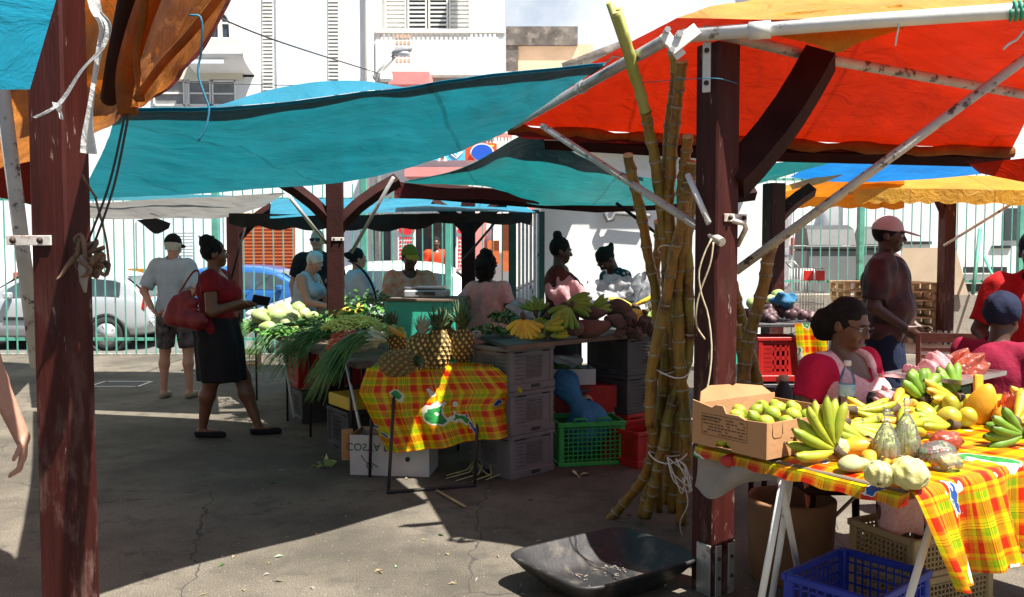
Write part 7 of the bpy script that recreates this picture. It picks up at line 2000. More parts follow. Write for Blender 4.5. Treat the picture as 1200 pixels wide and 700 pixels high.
s.cap((.02, 0, .10), (.02, 0, .18), .13, .11, .03); s.cap((-.0, 0, .18), (-.03, 0, .27), .085, .035, .03); s.cap((-.03, 0, .27), (-.10, .02, .38), .045, .085, .03); s.cap((-.10, .02, .38), (-.14, .02, .46), .085, .03, .03)
s.ripple(.016, 40, 5, (1, 1, .25)); o = s.mesh('blue_sack', M['bluebag']); put(o, 'blue plastic sack tied at the neck standing in the green basket', 'sack', (.53, 6.60, .10), sc=1.22)
mb = MB(); mb.tube([Vector((.525, 6.60, .44)) + Vector((.06 * math.cos(a), .055 * math.sin(a), .012 * math.cos(a))) for a in [2 * PI * k / 12 for k in range(12)]], .006, n=5, closed=True); one(mb.build('tie_cord', M['wirecol']), 'dark cord tied round the neck of the blue sack', 'cord')
Z0 = BZ + .03
banana_hand('ripe yellow banana hand hanging over the front corner of the back stall', W(613, 374, 5.86), [D(x) for x in (205, 224, 240, 254, 268, 282, 297, 314, 332)], .145, .021, .35, 'bananay', (R(-4), 0, R(8)), 'bananas on the back stall', yaws=[-.3, -.5, -.55, -.6, -.6, -.6, -.55, -.5, -.3], seed=31)
banana_hand('large green banana hand in the middle of the back stall', W(668, 360, 6.36), [D(x) for x in (186, 204, 221, 238, 256, 274)], .185, .024, .55, 'bananag', (R(-8), 0, R(10)), 'bananas on the back stall', yaws=[-.2, -.4, -.45, -.5, -.5, -.4, -.3], seed=32)
banana_hand('green bananas pointing right above the large green hand', W(662, 358, 6.5), [D(x) for x in (22, 8, 36, -6, -20)], .19, .025, -.5, 'bananag', (R(-15), 0, 0), 'bananas on the back stall', seed=33)
banana_hand('small green banana hand behind the yellow one', W(628, 366, 6.7), [D(x) for x in (150, 120, 60, 90, 30)], .12, .02, .4, 'bananag', (R(-30), 0, 0), 'bananas on the back stall', seed=34)
banana_hand('pale yellow green bananas lying right of the ripe hand', WZ(642, 394, Z0 + .03), [D(x) for x in (8, -6, 20, 168, 180)], .13, .018, .3, 'banana', (R(-40), 0, 0), 'bananas on the back stall', seed=35)
banana_hand('ripe yellow bananas at the right end of the back stall', W(742, 358, 7.0), [D(x) for x in (160, 175, 190, 205, 220, 20)], .2, .02, .4, 'bananay', (R(-30), 0, 0), 'bananas on the back stall', seed=36)
banana_hand('small green bananas by the sugarcane on the back stall', W(762, 362, 7.0), [D(x) for x in (250, 270, 230, 290)], .12, .018, .3, 'bananag', (R(-30), 0, 0), 'bananas on the back stall', seed=37)
yams = [(696, 383, 6.45, (.16, .075, .065), 'yamred', 'large reddish yam lying at the front of the back stall'), (700, 367, 6.75, (.10, .07, .065), 'yam', 'brown yam behind the large reddish one'), (727, 362, 6.95, (.13, .085, .08), 'yam', 'thick dark brown yam propped up in the middle of the back stall'), (672, 386, 6.35, (.08, .06, .055), 'yam', 'brown yam left of the large reddish one'), (738, 370, 6.9, (.09, .07, .06), 'yam', 'brown yam right of the thick one'), (718, 374, 6.75, (.08, .06, .055), 'yam', 'short brown yam between the big yams'), (654, 384, 6.4, (.07, .05, .05), 'yam', 'small brown yam under the green banana hand')]
for k, (px, py, dd, r_, m_, lab) in enumerate(yams):
    o = sdf_fruit('yam', m_, r_, 40 + k, .018, 22, vox=.010); put(o, lab, 'yam', W(px, py, dd), (0, .25 if k == 2 else 0, .2 - .15 * k), 'yams on the back stall')
tb = None; r_ = random.Random(6)
for k in range(34):
    if tb is None: tb = o = props(sdf_fruit('tuber', 'tuber', (.045, .034, .032), 60, .008, 60, vox=.006), 'small dark brown tuber in the pile at the right of the back stall', 'tuber', 'small tubers on the back stall')
    else: o = copy_tree(tb)
    px = r_.uniform(722, 776); row = k % 3
    o.location = WZ(px, 392 - row * 6 - r_.uniform(0, 2) - (px - 722) * .06, Z0 + .03 + row * .035)
    o.rotation_euler = (r_.uniform(0, 6), r_.uniform(0, 6), r_.uniform(0, 6)); o.scale = (r_.uniform(.8, 1.25),) * 3
for k, (px, py, dd, rr, m_, lab) in enumerate(((667, 343, 7.2, (.16, .1, .09), 'pinkbag', 'pale pink plastic bag behind the green bananas'), (612, 364, 6.9, (.08, .06, .075), 'filmwhite', 'clear plastic bag beside the ripe banana hand'), (705, 352, 7.1, (.16, .1, .05), 'filmwhite', 'blue and white plastic bag in front of the woman in teal'), (722, 338, 7.3, (.13, .08, .11), 'filmwhite', 'grey crumpled plastic bag held over the back stall'), (752, 340, 7.3, (.09, .07, .10), 'filmwhite', 'blue tinted plastic bag at the right of the back stall'))):
    s = SDF((-.24, -.16, -.16), (.24, .16, .18), .010); s.ell((0, 0, 0), rr, .02); s.ripple(.036, 34, 50 + k); o = s.mesh('plastic_bag', M[m_]); put(o, lab, 'plastic bag', W(px, py, dd))
t = thing('side_table', 'small dark table of purple produce behind the right post', 'table')
mb = MB(); c = W(912, 380, 7.4); mb.box((c.x, 7.55, .955), (.82, .7, .03), rot=.05, bev=.004); mb.build('table_top', M['board'], t)
leg_tubes(t, [[(c.x + sx * .36, 7.55 + sy * .3, .94), (c.x + sx * .36, 7.55 + sy * .3, 0)] for sx in (-1, 1) for sy in (-1, 1)], .012, M['legmetal']); settle(t)
pf = None; r_ = random.Random(9)
for k in range(60):
    if pf is None: pf = o = props(sdf_fruit('purple_fruit', 'purple', (.04, .038, .036), 70, .004, 50, vox=.006), 'round purple brown fruit heaped on the small dark table', 'fruit', 'purple fruit on the small table')
    else: o = copy_tree(pf)
    a = r_.uniform(0, 6.28); q = math.sqrt(r_.random())
    o.location = Vector((c.x + .01 + .36 * q * math.cos(a), 7.5 + .24 * q * math.sin(a), 1.0 + .13 * (1 - q) * r_.uniform(.6, 1)))
    o.rotation_euler = (r_.uniform(0, 6), r_.uniform(0, 6), 0); o.scale = (r_.uniform(.85, 1.3),) * 3
for k, (px, py, m_, lab) in enumerate(((884, 350, 'palegreen', 'pale green gourd at the left of the purple fruit'), (906, 346, 'squash', 'cream gourd on top of the purple fruit'), (912, 340, 'palegreen', 'round pale green gourd at the top of the purple fruit'))):
    o = sdf_fruit('gourd', m_, (.07, .055, .05), 80 + k, .006, 30); put(o, lab, 'gourd', W(px, py + 6, 7.5), (0, 0, k))
s = SDF((-.15, -.12, -.1), (.15, .12, .1), .008); s.ell((0, 0, 0), (.095, .07, .06), .02); s.ripple(.018, 50, 91); o = s.mesh('plastic_bag', M['bluebag']); put(o, 'dark blue plastic bag lying on the purple fruit', 'plastic bag', W(919, 351, 7.4))
crate('red plastic crate standing under the small dark table', (W(908, 400, 7.3).x, 7.35, .50), .03, .34, .30, .36, M['redplastic'], nx=3, nz=3, patch=True)
crate('grey louvred crate below the red crate of the small table', (W(907, 400, 7.3).x, 7.36, 0), .03, .38, .32, .48, M['darkplastic'], nx=8, nz=8, patch=True)
mb = MB(); a0, a1 = W(930, 379, 7.2), W(966, 379, 7.2)
mb.sheet(lambda u, v: a0.lerp(a1, u) + Vector((.05 * v, -.02 - .03 * v * math.sin(u * 9), -.46 * v)), 20, 16, uvf=lambda u, v: (u * .3, v * .46)); props(mb.build('tablecloth', M['madras2']), 'narrow plaid cloth hanging from the small dark table', 'tablecloth')
t = thing('dark_bottle', 'dark bottle with an orange cap behind the lime box', 'bottle', (W(918, 470, 5.2).x, 5.2, .62))
mb = MB(); mb.lathe([(0, 0), (.05, 0), (.052, .02), (.05, .12), (.03, .16), (.022, .18)], 16); mb.build('body', M['trim'], t)
mb = MB(); mb.lathe([(.024, .175), (.03, .18), (.03, .205), (.02, .212), (0, .212)], 14); mb.build('cap', M['peach'], t)
t = thing('stool', 'dark stool behind the lime box carrying the bottle', 'stool', (W(918, 470, 5.2).x, 5.2, 0))
mb = MB(); mb.box((0, 0, .60), (.32, .3, .035), bev=.008); mb.build('seat', M['darkwood_postshade'], t)
leg_tubes(t, [[(sx * .13, sy * .12, .585), (sx * .15, sy * .14, 0)] for sx in (-1, 1) for sy in (-1, 1)], .016, M['darkwood_postshade'])
t = thing('wooden_chair', 'brown slatted folding chair behind the seated woman in magenta', 'chair')
c = W(1116, 400, 5.6); cz = 0; x0 = c.x
ang = -.25; rt = rotz(ang); org = Vector((x0, 5.55, 0))
def CP(x, y, z): return org + rt @ Vector((x, y, z))
for s_ in (-1, 1):
    mb = MB(); mb.tube([CP(s_ * .21, .02, .0), CP(s_ * .21, .0, .45), CP(s_ * .205, .03, .70), CP(s_ * .20, .09, 1.02)], .02, n=4, smooth=False); mb.build('leg', M['chairwood'], t)
    mb = MB(); mb.tube([CP(s_ * .21, -.38, 0), CP(s_ * .21, -.36, .44)], .02, n=4, smooth=False); mb.build('leg', M['chairwood'], t)
g = MB()
for k in range(7): g.box(CP(0, .03 + .0085 * k, .66 + k * .045), (.38, .014, .024), rot=rt)
g.box(CP(0, .09, 1.005), (.42, .022, .06), rot=rt); g.build('backrest', M['chairwood'], t)
g = MB()
for k in range(7): g.box(CP(0, -.36 + k * .062, .45), (.42, .045, .02), rot=rt)
g.build('seat', M['chairwood'], t); settle(t)
t = thing('drain_grate', 'flat metal drain grate in the ground at the left', 'grate')
c = G(142, 451); x0 = G(114, 451); x1 = G(170, 451); w_ = x1.x - x0.x
mb = MB(); 
for s_ in (-1, 1): mb.box((c.x, c.y + s_ * .20, .006), (w_, .03, .012)); mb.box((c.x + s_ * w_ / 2, c.y, .006), (.03, .43, .012))
mb.build('frame', M['galv'], t)
g = MB()
for k in range(14): g.box((c.x - w_ / 2 + (k + .5) * w_ / 14, c.y, .005), (w_ / 14 * .5, .38, .008))
g.build('bars', M['legmetal'], t); settle(t)
g = MB(); r_ = random.Random(12)
for k in range(150):
    px, py = r_.gauss(480, 190), 460 + 240 * r_.random() ** 1.6
    p = G(px, py); L = r_.uniform(.004, .03) * (1.8 if r_.random() < .12 else 1); a = r_.uniform(0, 3.14); w = r_.uniform(.004, .012)
    u = Vector((math.cos(a), math.sin(a), 0)); v = Vector((-u.y, u.x, 0))
    z = Vector((0, 0, .008 + r_.random() * .006))
    g.add([p - u * L + Vector((0, 0, .002)), p + v * w + z, p + u * L + Vector((0, 0, .003)), p - v * w + z * .6], [(0, 1, 2, 3)], r_.randint(0, 2), False)
props(g.build('litter', [M['ragcloth'], M['husk'], M['cucumber']]), 'scattered leaf scraps and paper bits on the asphalt', 'litter', kind='stuff')
leaf_clump('pale green leaf scrap dropped near the white carton', G(385, 546), (.06, .05, .015), 10, 41, 'palegreen', .09, 'leaf_scrap', 'leaf', None)
leaf_clump('yellow leaf scrap lying before the grey crates', G(677, 558), (.03, .03, .012), 6, 42, 'squash', .07, 'leaf_scrap', 'leaf', None)
mb = MB(); mb.tube([G(512, 577) + Vector((0, 0, .012)), G(545, 596) + Vector((0, 0, .012))], .012, n=6, flat=.5); one(mb.build('wood_strip', M['pallet']), 'pale strip of wood on the ground before the plaid cloth', 'wood strip')
def fabric(name, col, col2=None, scale=8, var=.12, rough=.85, **k):
    return pmat(name, col, col2, scale=scale, var=var, rough=rough, bmp=.35, bscale=18, bdist=.012, spec=.2, **k)
SK = {
    'dark': pmat('skin_dark', (0.075, 0.034, 0.020), var=.12, scale=9, rough=.42, bmp=.05, bscale=90, sss=.05),
    'brown': pmat('skin_brown', (0.16, 0.068, 0.036), var=.12, scale=9, rough=.42, bmp=.05, bscale=90, sss=.05),
    'mid': pmat('skin_mid', (0.24, 0.105, 0.058), var=.12, scale=9, rough=.45, bmp=.05, bscale=90, sss=.05),
    'pale': pmat('skin_pale', (0.47, 0.245, 0.165), var=.10, scale=9, rough=.48, bmp=.05, bscale=90, sss=.08, dirt=(0.40, 0.16, 0.11), dirt_amt=(.5, .75), dirt_scale=6),
}
EYEW = pmat('eye_white', (0.6, 0.57, 0.52), rough=.25, bmp=0)
EYED = pmat('eye_iris', (0.02, 0.012, 0.008), rough=.15, bmp=0)
LIP = {'dark': pmat('lip_dark', (0.10, 0.034, 0.028), rough=.4), 'brown': pmat('lip_brown', (0.17, 0.05, 0.04), rough=.4), 'mid': pmat('lip_mid', (0.25, 0.08, 0.06), rough=.4), 'pale': pmat('lip_pale', (0.42, 0.17, 0.14), rough=.4)}
HAIR = {'black': pmat('black_hair', (0.010, 0.008, 0.007), var=.5, scale=20, rough=.75, spec=.25, bmp=.7, bscale=90, bdist=.01), 'grey': pmat('grey_hair', (0.55, 0.54, 0.51), var=.2, scale=20, rough=.6, bmp=.5, bscale=90)}
def person(label, loc, face, h=1.70, b=1.0, fem=False, skin='brown', arms=None, lean=0, sit=False, feet=((-.10, .0), (.10, .0)), head=(0, 0), top=None, bottom=None, hair=None, shoes=None, vox=.0095, cap=None, belly=0.0, detail=True, glasses=None, hand=None):
    s = h / 1.70
    t = thing('person', label, 'person', loc, R(face), None)
    hipz = .93 * s if not sit else .56
    dz = hipz - .93 * s
    Lm = Matrix.Rotation(R(lean), 3, 'X')
    hip = Vector((0, 0, .93)) * s
    def U(p):
        p = Vector(p) * s
        q = hip + Lm @ (p - hip)
        q.z += dz
        return q
    Hm = Lm @ (Matrix.Rotation(R(head[0]), 3, 'Z') @ Matrix.Rotation(R(head[1]), 3, 'X'))
    piv = U((0, .0, 1.515))
    def HP(p): return piv + Hm @ (Vector(p) * s)
    bw = b
    J = {}
    shw = .175 * (.93 if fem else 1.0) * (1 + (b - 1) * .5)
    arms = arms or {}
    hands = hand or {}
    for side, sx in (('R', -1), ('L', 1)):
        ud, fd = arms.get(side, ((sx * .12, .02, -1), (sx * .03, -.12, -1)))
        S_ = U((sx * shw, .005, 1.375)); ud = (Lm @ Vector(ud)).normalized() if not sit else Vector(ud).normalized(); fd = Vector(fd).normalized()
        E = S_ + ud * .285 * s; Wr = E + fd * .245 * s
        J[side] = (S_, E, Wr, ud, fd)
    leg = {}
    for side, sx, ft in (('R', -1, feet[0]), ('L', 1, feet[1])):
        hp = Vector((sx * .088 * s * (1.05 if fem else 1), 0, hipz - .03 * s))
        if sit:
            kn = Vector((sx * .12, -.43 * s, hipz - .02)); an = Vector((sx * .12 + ft[0] * 0, -.40 * s, .085 * s))
        else:
            an = Vector((ft[0], ft[1], .085 * s)); kn = hp.lerp(an, .5) + Vector((sx * .012, -.03 * s, .01))
        leg[side] = (hp, kn, an)
    pts = [U((0, 0, 1.74)), Vector((0, 0, 0)), U((0, .18 * b, 1.3)), U((0, -.2 * b, 1.2))] + [x for k in J.values() for x in k[:3]] + [x for k in leg.values() for x in k]
    pts += [J[k][2] + J[k][4] * .2 * s for k in J] + [leg[k][2] + Vector((0, -.2, 0)) for k in leg]
    lo = [min(p[i] for p in pts) - .13 * b for i in range(3)]; hi = [max(p[i] for p in pts) + .13 * b for i in range(3)]
    lo[2] = -.02; lo[0] = min(lo[0], -.32 * b); hi[0] = max(hi[0], .32 * b); lo[1] = min(lo[1], -.27 * b); hi[1] = max(hi[1], .27 * b)
    def torso(g, o):
        fh = 1.06 if fem else 1.0
        g.ell(U((0, .01, .95)), ((.165 * bw * fh) * s + o, (.118 * bw) * s + o, .125 * s + o), .05, rot=Lm)
        g.ell(U((0, -.005 - belly * .5, 1.085)), ((.142 * bw) * s + o, (.108 * bw + belly * .5) * s + o, .15 * s + o), .06, rot=Lm)
        g.ell(U((0, .005, 1.27)), ((.158 * (1 + (bw - 1) * .8)) * s + o, (.112 * bw) * s + o, .165 * s + o), .06, rot=Lm)
        g.cap(U((-shw * .80, .008, 1.375)), U((shw * .80, .008, 1.375)), .060 * s + o, k=.05)
        if fem:
            for sx in (-1, 1): g.ell(U((sx * .074, -.088 * bw, 1.245)), .074 * bw * s + o, .035)
    def armp(g, side, o, f=1.0, flat=False):
        S_, E, Wr, ud, fd = J[side]
        m_ = (1 + (b - 1) * .8)
        if f >= .99: g.cap(S_, E, .050 * m_ * s + o, .040 * m_ * s + o, .03)
        else: g.cap(S_, S_.lerp(E, f), .052 * m_ * s + o, (.046 * m_) * s + o, .03, flat=flat)
        if f > 1.0: g.cap(E, E.lerp(Wr, min(1, (f - 1))), .039 * m_ * s + o, lerp(.039, .029, f - 1) * s + o, .02, flat=flat)
    g = SDF(lo, hi, vox)
    torso(g, 0)
    g.cap(U((0, .012, 1.40)), HP((0, .012, .02)), .054 * s * (1 + (b - 1) * .4), .050 * s, .03)
    g.ell(HP((0, .012, .098)), (.074 * s, .094 * s, .096 * s), .02, rot=Hm)
    g.ell(HP((0, -.030, .045)), (.058 * s, .060 * s, .078 * s), .03, rot=Hm)
    g.ell(HP((0, -.064, -.012)), (.027 * s, .024 * s, .024 * s), .03, rot=Hm)
    for sx in (-1, 1):
        g.ell(HP((sx * .036, -.066, .042)), (.024 * s, .022 * s, .026 * s), .02, rot=Hm)
        g.ell(HP((sx * .031, -.097, .074)), (.017 * s, .013 * s, .011 * s), .012, '-', rot=Hm)
        g.ell(HP((sx * .075, .012, .058)), (.010 * s, .020 * s, .031 * s), .008, rot=Hm)
    g.cap(HP((-.03, -.082, .092)), HP((.03, -.082, .092)), .012 * s, k=.015)
    g.cap(HP((0, -.088, .080)), HP((0, -.106, .045)), .009 * s, .0145 * s, .012)
    g.cap(HP((-.014, -.094, .040)), HP((.014, -.094, .040)), .009 * s, k=.010)
    for side, sx in (('R', -1), ('L', 1)):
        armp(g, side, 0, 2.0)
        S_, E, Wr, ud, fd = J[side]
        hd, pn, curl = hands.get(side, (fd, None, .45))
        hd = Vector(hd).normalized()
        if pn is None:
            pn = Vector((-sx, 0, 0)) if abs(hd.x) < .8 else Vector((0, 0, -1))
        pn = (Vector(pn) - hd * Vector(pn).dot(hd)).normalized()
        sd = hd.cross(pn).normalized()
        fwd = Vector((0, -1, .3))
        if sd.dot(fwd) < 0: sd = -sd
        q = s * .98
        rotm = Matrix((sd, pn, hd)).transposed()
        g.ell(Wr + hd * .048 * q, (.039 * q, .017 * q, .052 * q), .018, rot=rotm)
        for fi, (off, ln, rr) in enumerate(((.029, .068, .0092), (.010, .078, .0096), (-.010, .072, .0092), (-.028, .056, .0082))):
            base = Wr + hd * .088 * q + sd * off * q
            d1 = (hd * math.cos(curl * .7) + pn * math.sin(curl * .7) + sd * off * 2.0).normalized(); d2 = (hd * math.cos(curl * 1.9) + pn * math.sin(curl * 1.9)).normalized()
            mid = base + d1 * ln * .55 * q; end = mid + d2 * ln * .5 * q
            r0 = max(rr * q, vox * .78)
            g.cap(base - hd * .02 * q, mid, r0 * 1.05, r0, .004); g.cap(mid, end, r0, r0 * .82, .002)
        tb = Wr + hd * .028 * q + sd * .030 * q; tm_ = tb + (sd * .62 + hd * .7 + pn * .25).normalized() * .042 * q; te = tm_ + (hd * .9 + sd * .15 + pn * .45).normalized() * .032 * q
        r0 = max(.0105 * q, vox * .8); g.cap(tb, tm_, r0 * 1.2, r0, .01); g.cap(tm_, te, r0, r0 * .85, .003)
    for side, sx in (('R', -1), ('L', 1)):
        hp, kn, an = leg[side]; m_ = (1 + (b - 1) * .9) * (1.06 if fem else 1)
        g.cap(hp, kn, .082 * m_ * s, .056 * m_ * s, .04)
        ca_ = kn.lerp(an, .33) + Vector((0, .012, 0))
        g.cap(kn, ca_, .052 * m_ * s, .054 * m_ * s, .03); g.cap(ca_, an, .052 * m_ * s, .034 * s, .03)
        ft = Vector((sx * .02, -.16, 0)) * s
        g.cap(an + Vector((0, .02, -.035 * s)), an + ft * .55 + Vector((0, 0, -.052 * s)), .034 * s, .032 * s, .02)
        g.cap(an + ft * .55 + Vector((0, 0, -.052 * s)), an + ft + Vector((0, 0, -.062 * s)), .034 * s, .022 * s, .02)
    g.mesh('body', SK[skin], t)
    if detail:
        for sx in (-1, 1):
            e = MB(); e.ball(HP((sx * .031, -.0815, .0735)), .0125 * s, 10, 8); eo = e.build('eye', EYEW, t)
            e = MB(); e.ball(HP((sx * .031, -.0885, .0735)), .0065 * s, 8, 6); e.build('iris', EYED, eo)
            e = MB(); e.tube([HP((sx * .012, -.0965, .094)), HP((sx * .03, -.0965, .099)), HP((sx * .048, -.086, .093))], .0035 * s, n=5); e.build('eyebrow', HAIR['black' if skin != 'pale' else 'grey'], t)
        m2 = SDF(HP((0, -.09, .012)) - Vector((.05, .05, .05)), HP((0, -.09, .012)) + Vector((.05, .05, .05)), .004)
        m2.cap(HP((-.018, -.0865, .017)), HP((.018, -.0865, .017)), .0065 * s, k=0); m2.cap(HP((-.014, -.087, .008)), HP((.014, -.087, .008)), .0075 * s, k=.004)
        m2.mesh('mouth', LIP[skin], t)
    if hair:
        kind, hm = hair
        c = HP((0, .02, .12)); m_ = .26 * s
        g = SDF(c - Vector((m_, m_, m_)), c + Vector((m_, m_, m_)), vox * .85)
        if kind in ('short', 'bun', 'low', 'big', 'topbun'):
            g.ell(HP((0, .018, .102)), (.082 * s, .098 * s, .101 * s), 0, rot=Hm)
            g.ell(HP((0, -.105, .030)), (.10 * s, .085 * s, .088 * s), .01, '-', rot=Hm)
            g.ell(HP((0, -.02, -.03)), (.12 * s, .13 * s, .06 * s), .01, '-', rot=Hm)
        if kind == 'bun': g.ell(HP((0, .055, .215)), .043 * s, .02); g.ripple(.004, 120, 2)
        if kind == 'topbun':
            g.ell(HP((0, .06, .185)), (.07 * s, .06 * s, .055 * s), .03); g.ripple(.006, 90, 3)
            for k in range(7): 
                a = k * 1.1; g.cap(HP((.03 * math.cos(a), .06 + .03 * math.sin(a), .2)), HP((.07 * math.cos(a), .06 + .08 * math.sin(a), .235)), .010, .004, .01)
        if kind == 'low': g.ell(HP((0, .115, .105)), .038 * s, .02); g.ell(HP((0, .15, .12)), .022 * s, .02); g.ripple(.003, 120, 4)
        if kind == 'big': g.ell(HP((.0, .105, .035)), (.082 * s, .075 * s, .088 * s), .03, rot=Hm); g.ripple(.003, 60, 5)
        if kind == 'afro':
            g.ell(HP((0, .03, .125)), (.098 * s, .10 * s, .10 * s), .02); g.ell(HP((.01, .05, .05)), (.085 * s, .075 * s, .12 * s), .04)
            g.ell(HP((-.0, .03, .225)), (.06 * s, .06 * s, .05 * s), .03); g.ell(HP((0, -.11, .03)), (.09 * s, .075 * s, .09 * s), .01, '-', rot=Hm); g.ripple(.010, 80, 6)
        if kind == 'wrap':
            g.ell(HP((0, .03, .115)), (.098 * s, .118 * s, .105 * s), .02, rot=Hm); g.ell(HP((0, -.115, .03)), (.11 * s, .08 * s, .075 * s), .01, '-', rot=Hm); g.ell(HP((0, -.02, -.04)), (.13 * s, .15 * s, .07 * s), .01, '-', rot=Hm); g.ripple(.005, 60, 7)
        g.mesh('head_wrap' if kind == 'wrap' else 'hair', hm, t)
    if cap:
        cm, brim, bm_ = cap
        c = HP((0, -.03, .12)); m_ = .25 * s
        g = SDF(c - Vector((m_, m_, m_)), c + Vector((m_, m_, m_)), vox * .8)
        g.ell(HP((0, .014, .105)), (.085 * s, .105 * s, .102 * s), 0, rot=Hm)
        g.plane(HP((0, 0, .098)), Hm @ Vector((0, 0, -1)))
        o = g.mesh('cap', cm, t)
        if brim:
            g = SDF(c - Vector((m_, m_, m_)), c + Vector((m_, m_, m_)), vox * .6)
            bt = Hm @ Matrix.Rotation(R(12), 3, 'X')
            g.ell(HP((0, -.125, .098)), (.072 * s, .082 * s, .0085), 0, rot=bt)
            g.mesh('brim', bm_, o)
    if top:
        tm_ = top['mat']; o = top.get('off', .014)
        g = SDF(lo, hi, vox)
        torso(g, o)
        g.cap(U((0, .012, 1.37)), U((0, .0, 1.46)), .075 * s, .058 * s, .04)
        if top.get('drape'):   # hangs loose from the chest
            g.cone(U((0, 0, top['hem'])).z, U((0, 0, 1.22)).z, lambda q: (np.maximum((top['drape'] * (1 - q) + .165 * bw * q) * s, .05), np.maximum((top['drape'] * .8 * (1 - q) + .125 * bw * q) * s, .05), 0 * q, 0 * q - (.02 * q)), .05)
        g.plane(U((0, 0, top.get('hem', .90))), Lm @ Vector((0, 0, -1)))
        f = top.get('sleeve', .6)
        if f > 0:
            for side in ('R', 'L'): armp(g, side, o + .004, f, True)
        else:
            for sx in (-1, 1): g.ell(U((sx * (shw + .04), 0, 1.35)), (.07 * s, .12 * s, .12 * s), .01, '-')
        nw, nd = top.get('neck', (.075, .06))
        g.ell(U((0, -.075, 1.445)), (nw * s, .105 * s, nd * s), .008, '-', rot=Lm)
        g.ell(U((0, .01, 1.475)), (max(.062, nw * .85) * s, .075 * s, .05 * s), .006, '-', rot=Lm)
        g.ripple(top.get('fold', .005), 26, top.get('seed', 1), (1, 1, .5))
        so = g.mesh(top.get('name', 'shirt'), tm_, t)
        if top.get('bib'):     # front panel of another cloth
            g = SDF(lo, hi, vox); torso(g, o + .006)
            g.plane(U((0, 0, top.get('hem', .9))), Lm @ Vector((0, 0, -1)))
            g.plane(U((0, .03, 1.2)), Lm @ Vector((0, 1, 0)))
            for sx in (-1, 1): g.plane(U((sx * .165 * b, 0, 1.2)), (sx, 0, 0))
            g.ell(U((0, -.085, 1.45)), (nw * .96 * s, .125 * s, nd * 1.12 * s), .008, '-', rot=Lm)
            g.plane(U((0, 0, 1.455)), Lm @ Vector((0, 0, 1)))
            g.ripple(.004, 26, 9, (1, 1, .5)); g.mesh('bib', top['bib'], so)
    if bottom:
        k = bottom['kind']; bm_ = bottom['mat']
        g = SDF(lo, hi, vox)
        if k in ('skirt', 'dress'):
            z1 = U((0, 0, 1.04)).z; z0 = bottom['len'] * s
            fl = bottom.get('flare', 1.12)
            wx = .178 * b * s * (1.06 if fem else 1)
            if not sit:
                cx = (leg['R'][2].x + leg['L'][2].x) / 2; cy = (leg['R'][2].y + leg['L'][2].y) / 2
                g.cone(z0, z1, lambda q: (wx * np.interp(q, [0, .6, 1], [fl, 1.08, .86]), wx * .82 * np.interp(q, [0, .6, 1], [fl, 1.08, .86]), cx * (1 - q) * .5 + 0 * q, cy * (1 - q) * .4 + 0 * q), 0)
                g.ell(U((0, .02, .95)), (.178 * bw * s, .145 * bw * s, .12 * s), .04)
                g.plane((0, 0, z0), (0, 0, -1))
            else:
                for side in leg: g.cap(leg[side][0], leg[side][1], .115 * s, .085 * s, .06)
                g.ell(U((0, .01, .95)), (.185 * bw * s, .14 * bw * s, .13 * s), .05)
                g.cap(leg['R'][1], leg['R'][1] + Vector((0, 0, -.22)), .08, .09, .05, flat=True); g.cap(leg['L'][1], leg['L'][1] + Vector((0, 0, -.22)), .08, .09, .05, flat=True)
            g.ripple(.007, 22, 3, (1, 1, .15))
        else:
            g.ell(U((0, .01, .95)), (.182 * bw * s, .134 * bw * s, .125 * s), .03, rot=Lm)
            for side in leg:
                hp, kn, an = leg[side]
                if k == 'shorts':
                    f = bottom.get('len', .8); g.cap(hp, hp.lerp(kn, f), .105 * b * s, .088 * b * s, .04, flat=True)
                else:
                    g.cap(hp, kn, .098 * b * s, .074 * b * s, .04); g.cap(kn, an + Vector((0, 0, .0)), .072 * b * s, .060 * s, .03, flat=True)
            g.plane(U((0, 0, 1.035)), Lm @ Vector((0, 0, 1)))
            g.ripple(.006, 24, 5, (1, 1, .4))
        g.mesh({'skirt': 'skirt', 'dress': 'dress_skirt', 'shorts': 'shorts'}.get(k, 'trousers'), bm_, t)
    if shoes:
        for side, sx in (('R', -1), ('L', 1)):
            an = leg[side][2]; ft = Vector((sx * .02, -.16, 0)) * s
            c = an + ft * .5; g = SDF((c.x - .1, c.y - .2, -.012), (c.x + .1, c.y + .2, .13), .006)
            g.cap(an + Vector((0, .03, -.048 * s)), an + ft * .6 + Vector((0, 0, -.056 * s)), .042 * s, .041 * s, .02); g.cap(an + ft * .6 + Vector((0, 0, -.056 * s)), an + ft * 1.08 + Vector((0, 0, -.062 * s)), .042 * s, .029 * s, .02)
            g.plane((0, 0, .002), (0, 0, -1)); g.plane((0, 0, .055 * s), (0, 0, 1)); g.mesh('shoe', shoes, t)
    if glasses:
        gm, lens = glasses
        e = MB(); e.tube([HP((-.078, .0, .078)), HP((-.062, -.09, .080)), HP((-.05, -.104, .082)), HP((0, -.112, .082)), HP((.05, -.104, .082)), HP((.062, -.09, .080)), HP((.078, .0, .078))], .0022 * s if not lens else .004 * s, n=5)
        for sx in (-1, 1):
            ring = [HP((sx * .032 + .026 * math.cos(a), -.107 + .004 * abs(math.cos(a)), .072 + .018 * math.sin(a))) for a in [2 * PI * k / 14 for k in range(14)]]
            e.tube(ring, .0018 * s, n=4, closed=True)
            if lens: e.add(ring, [tuple(range(14))], 0, False)
        e.build('sunglasses' if lens else 'glasses', gm, t)
    t['_'] = 0; del t['_']
    return t, U, HP, J, leg
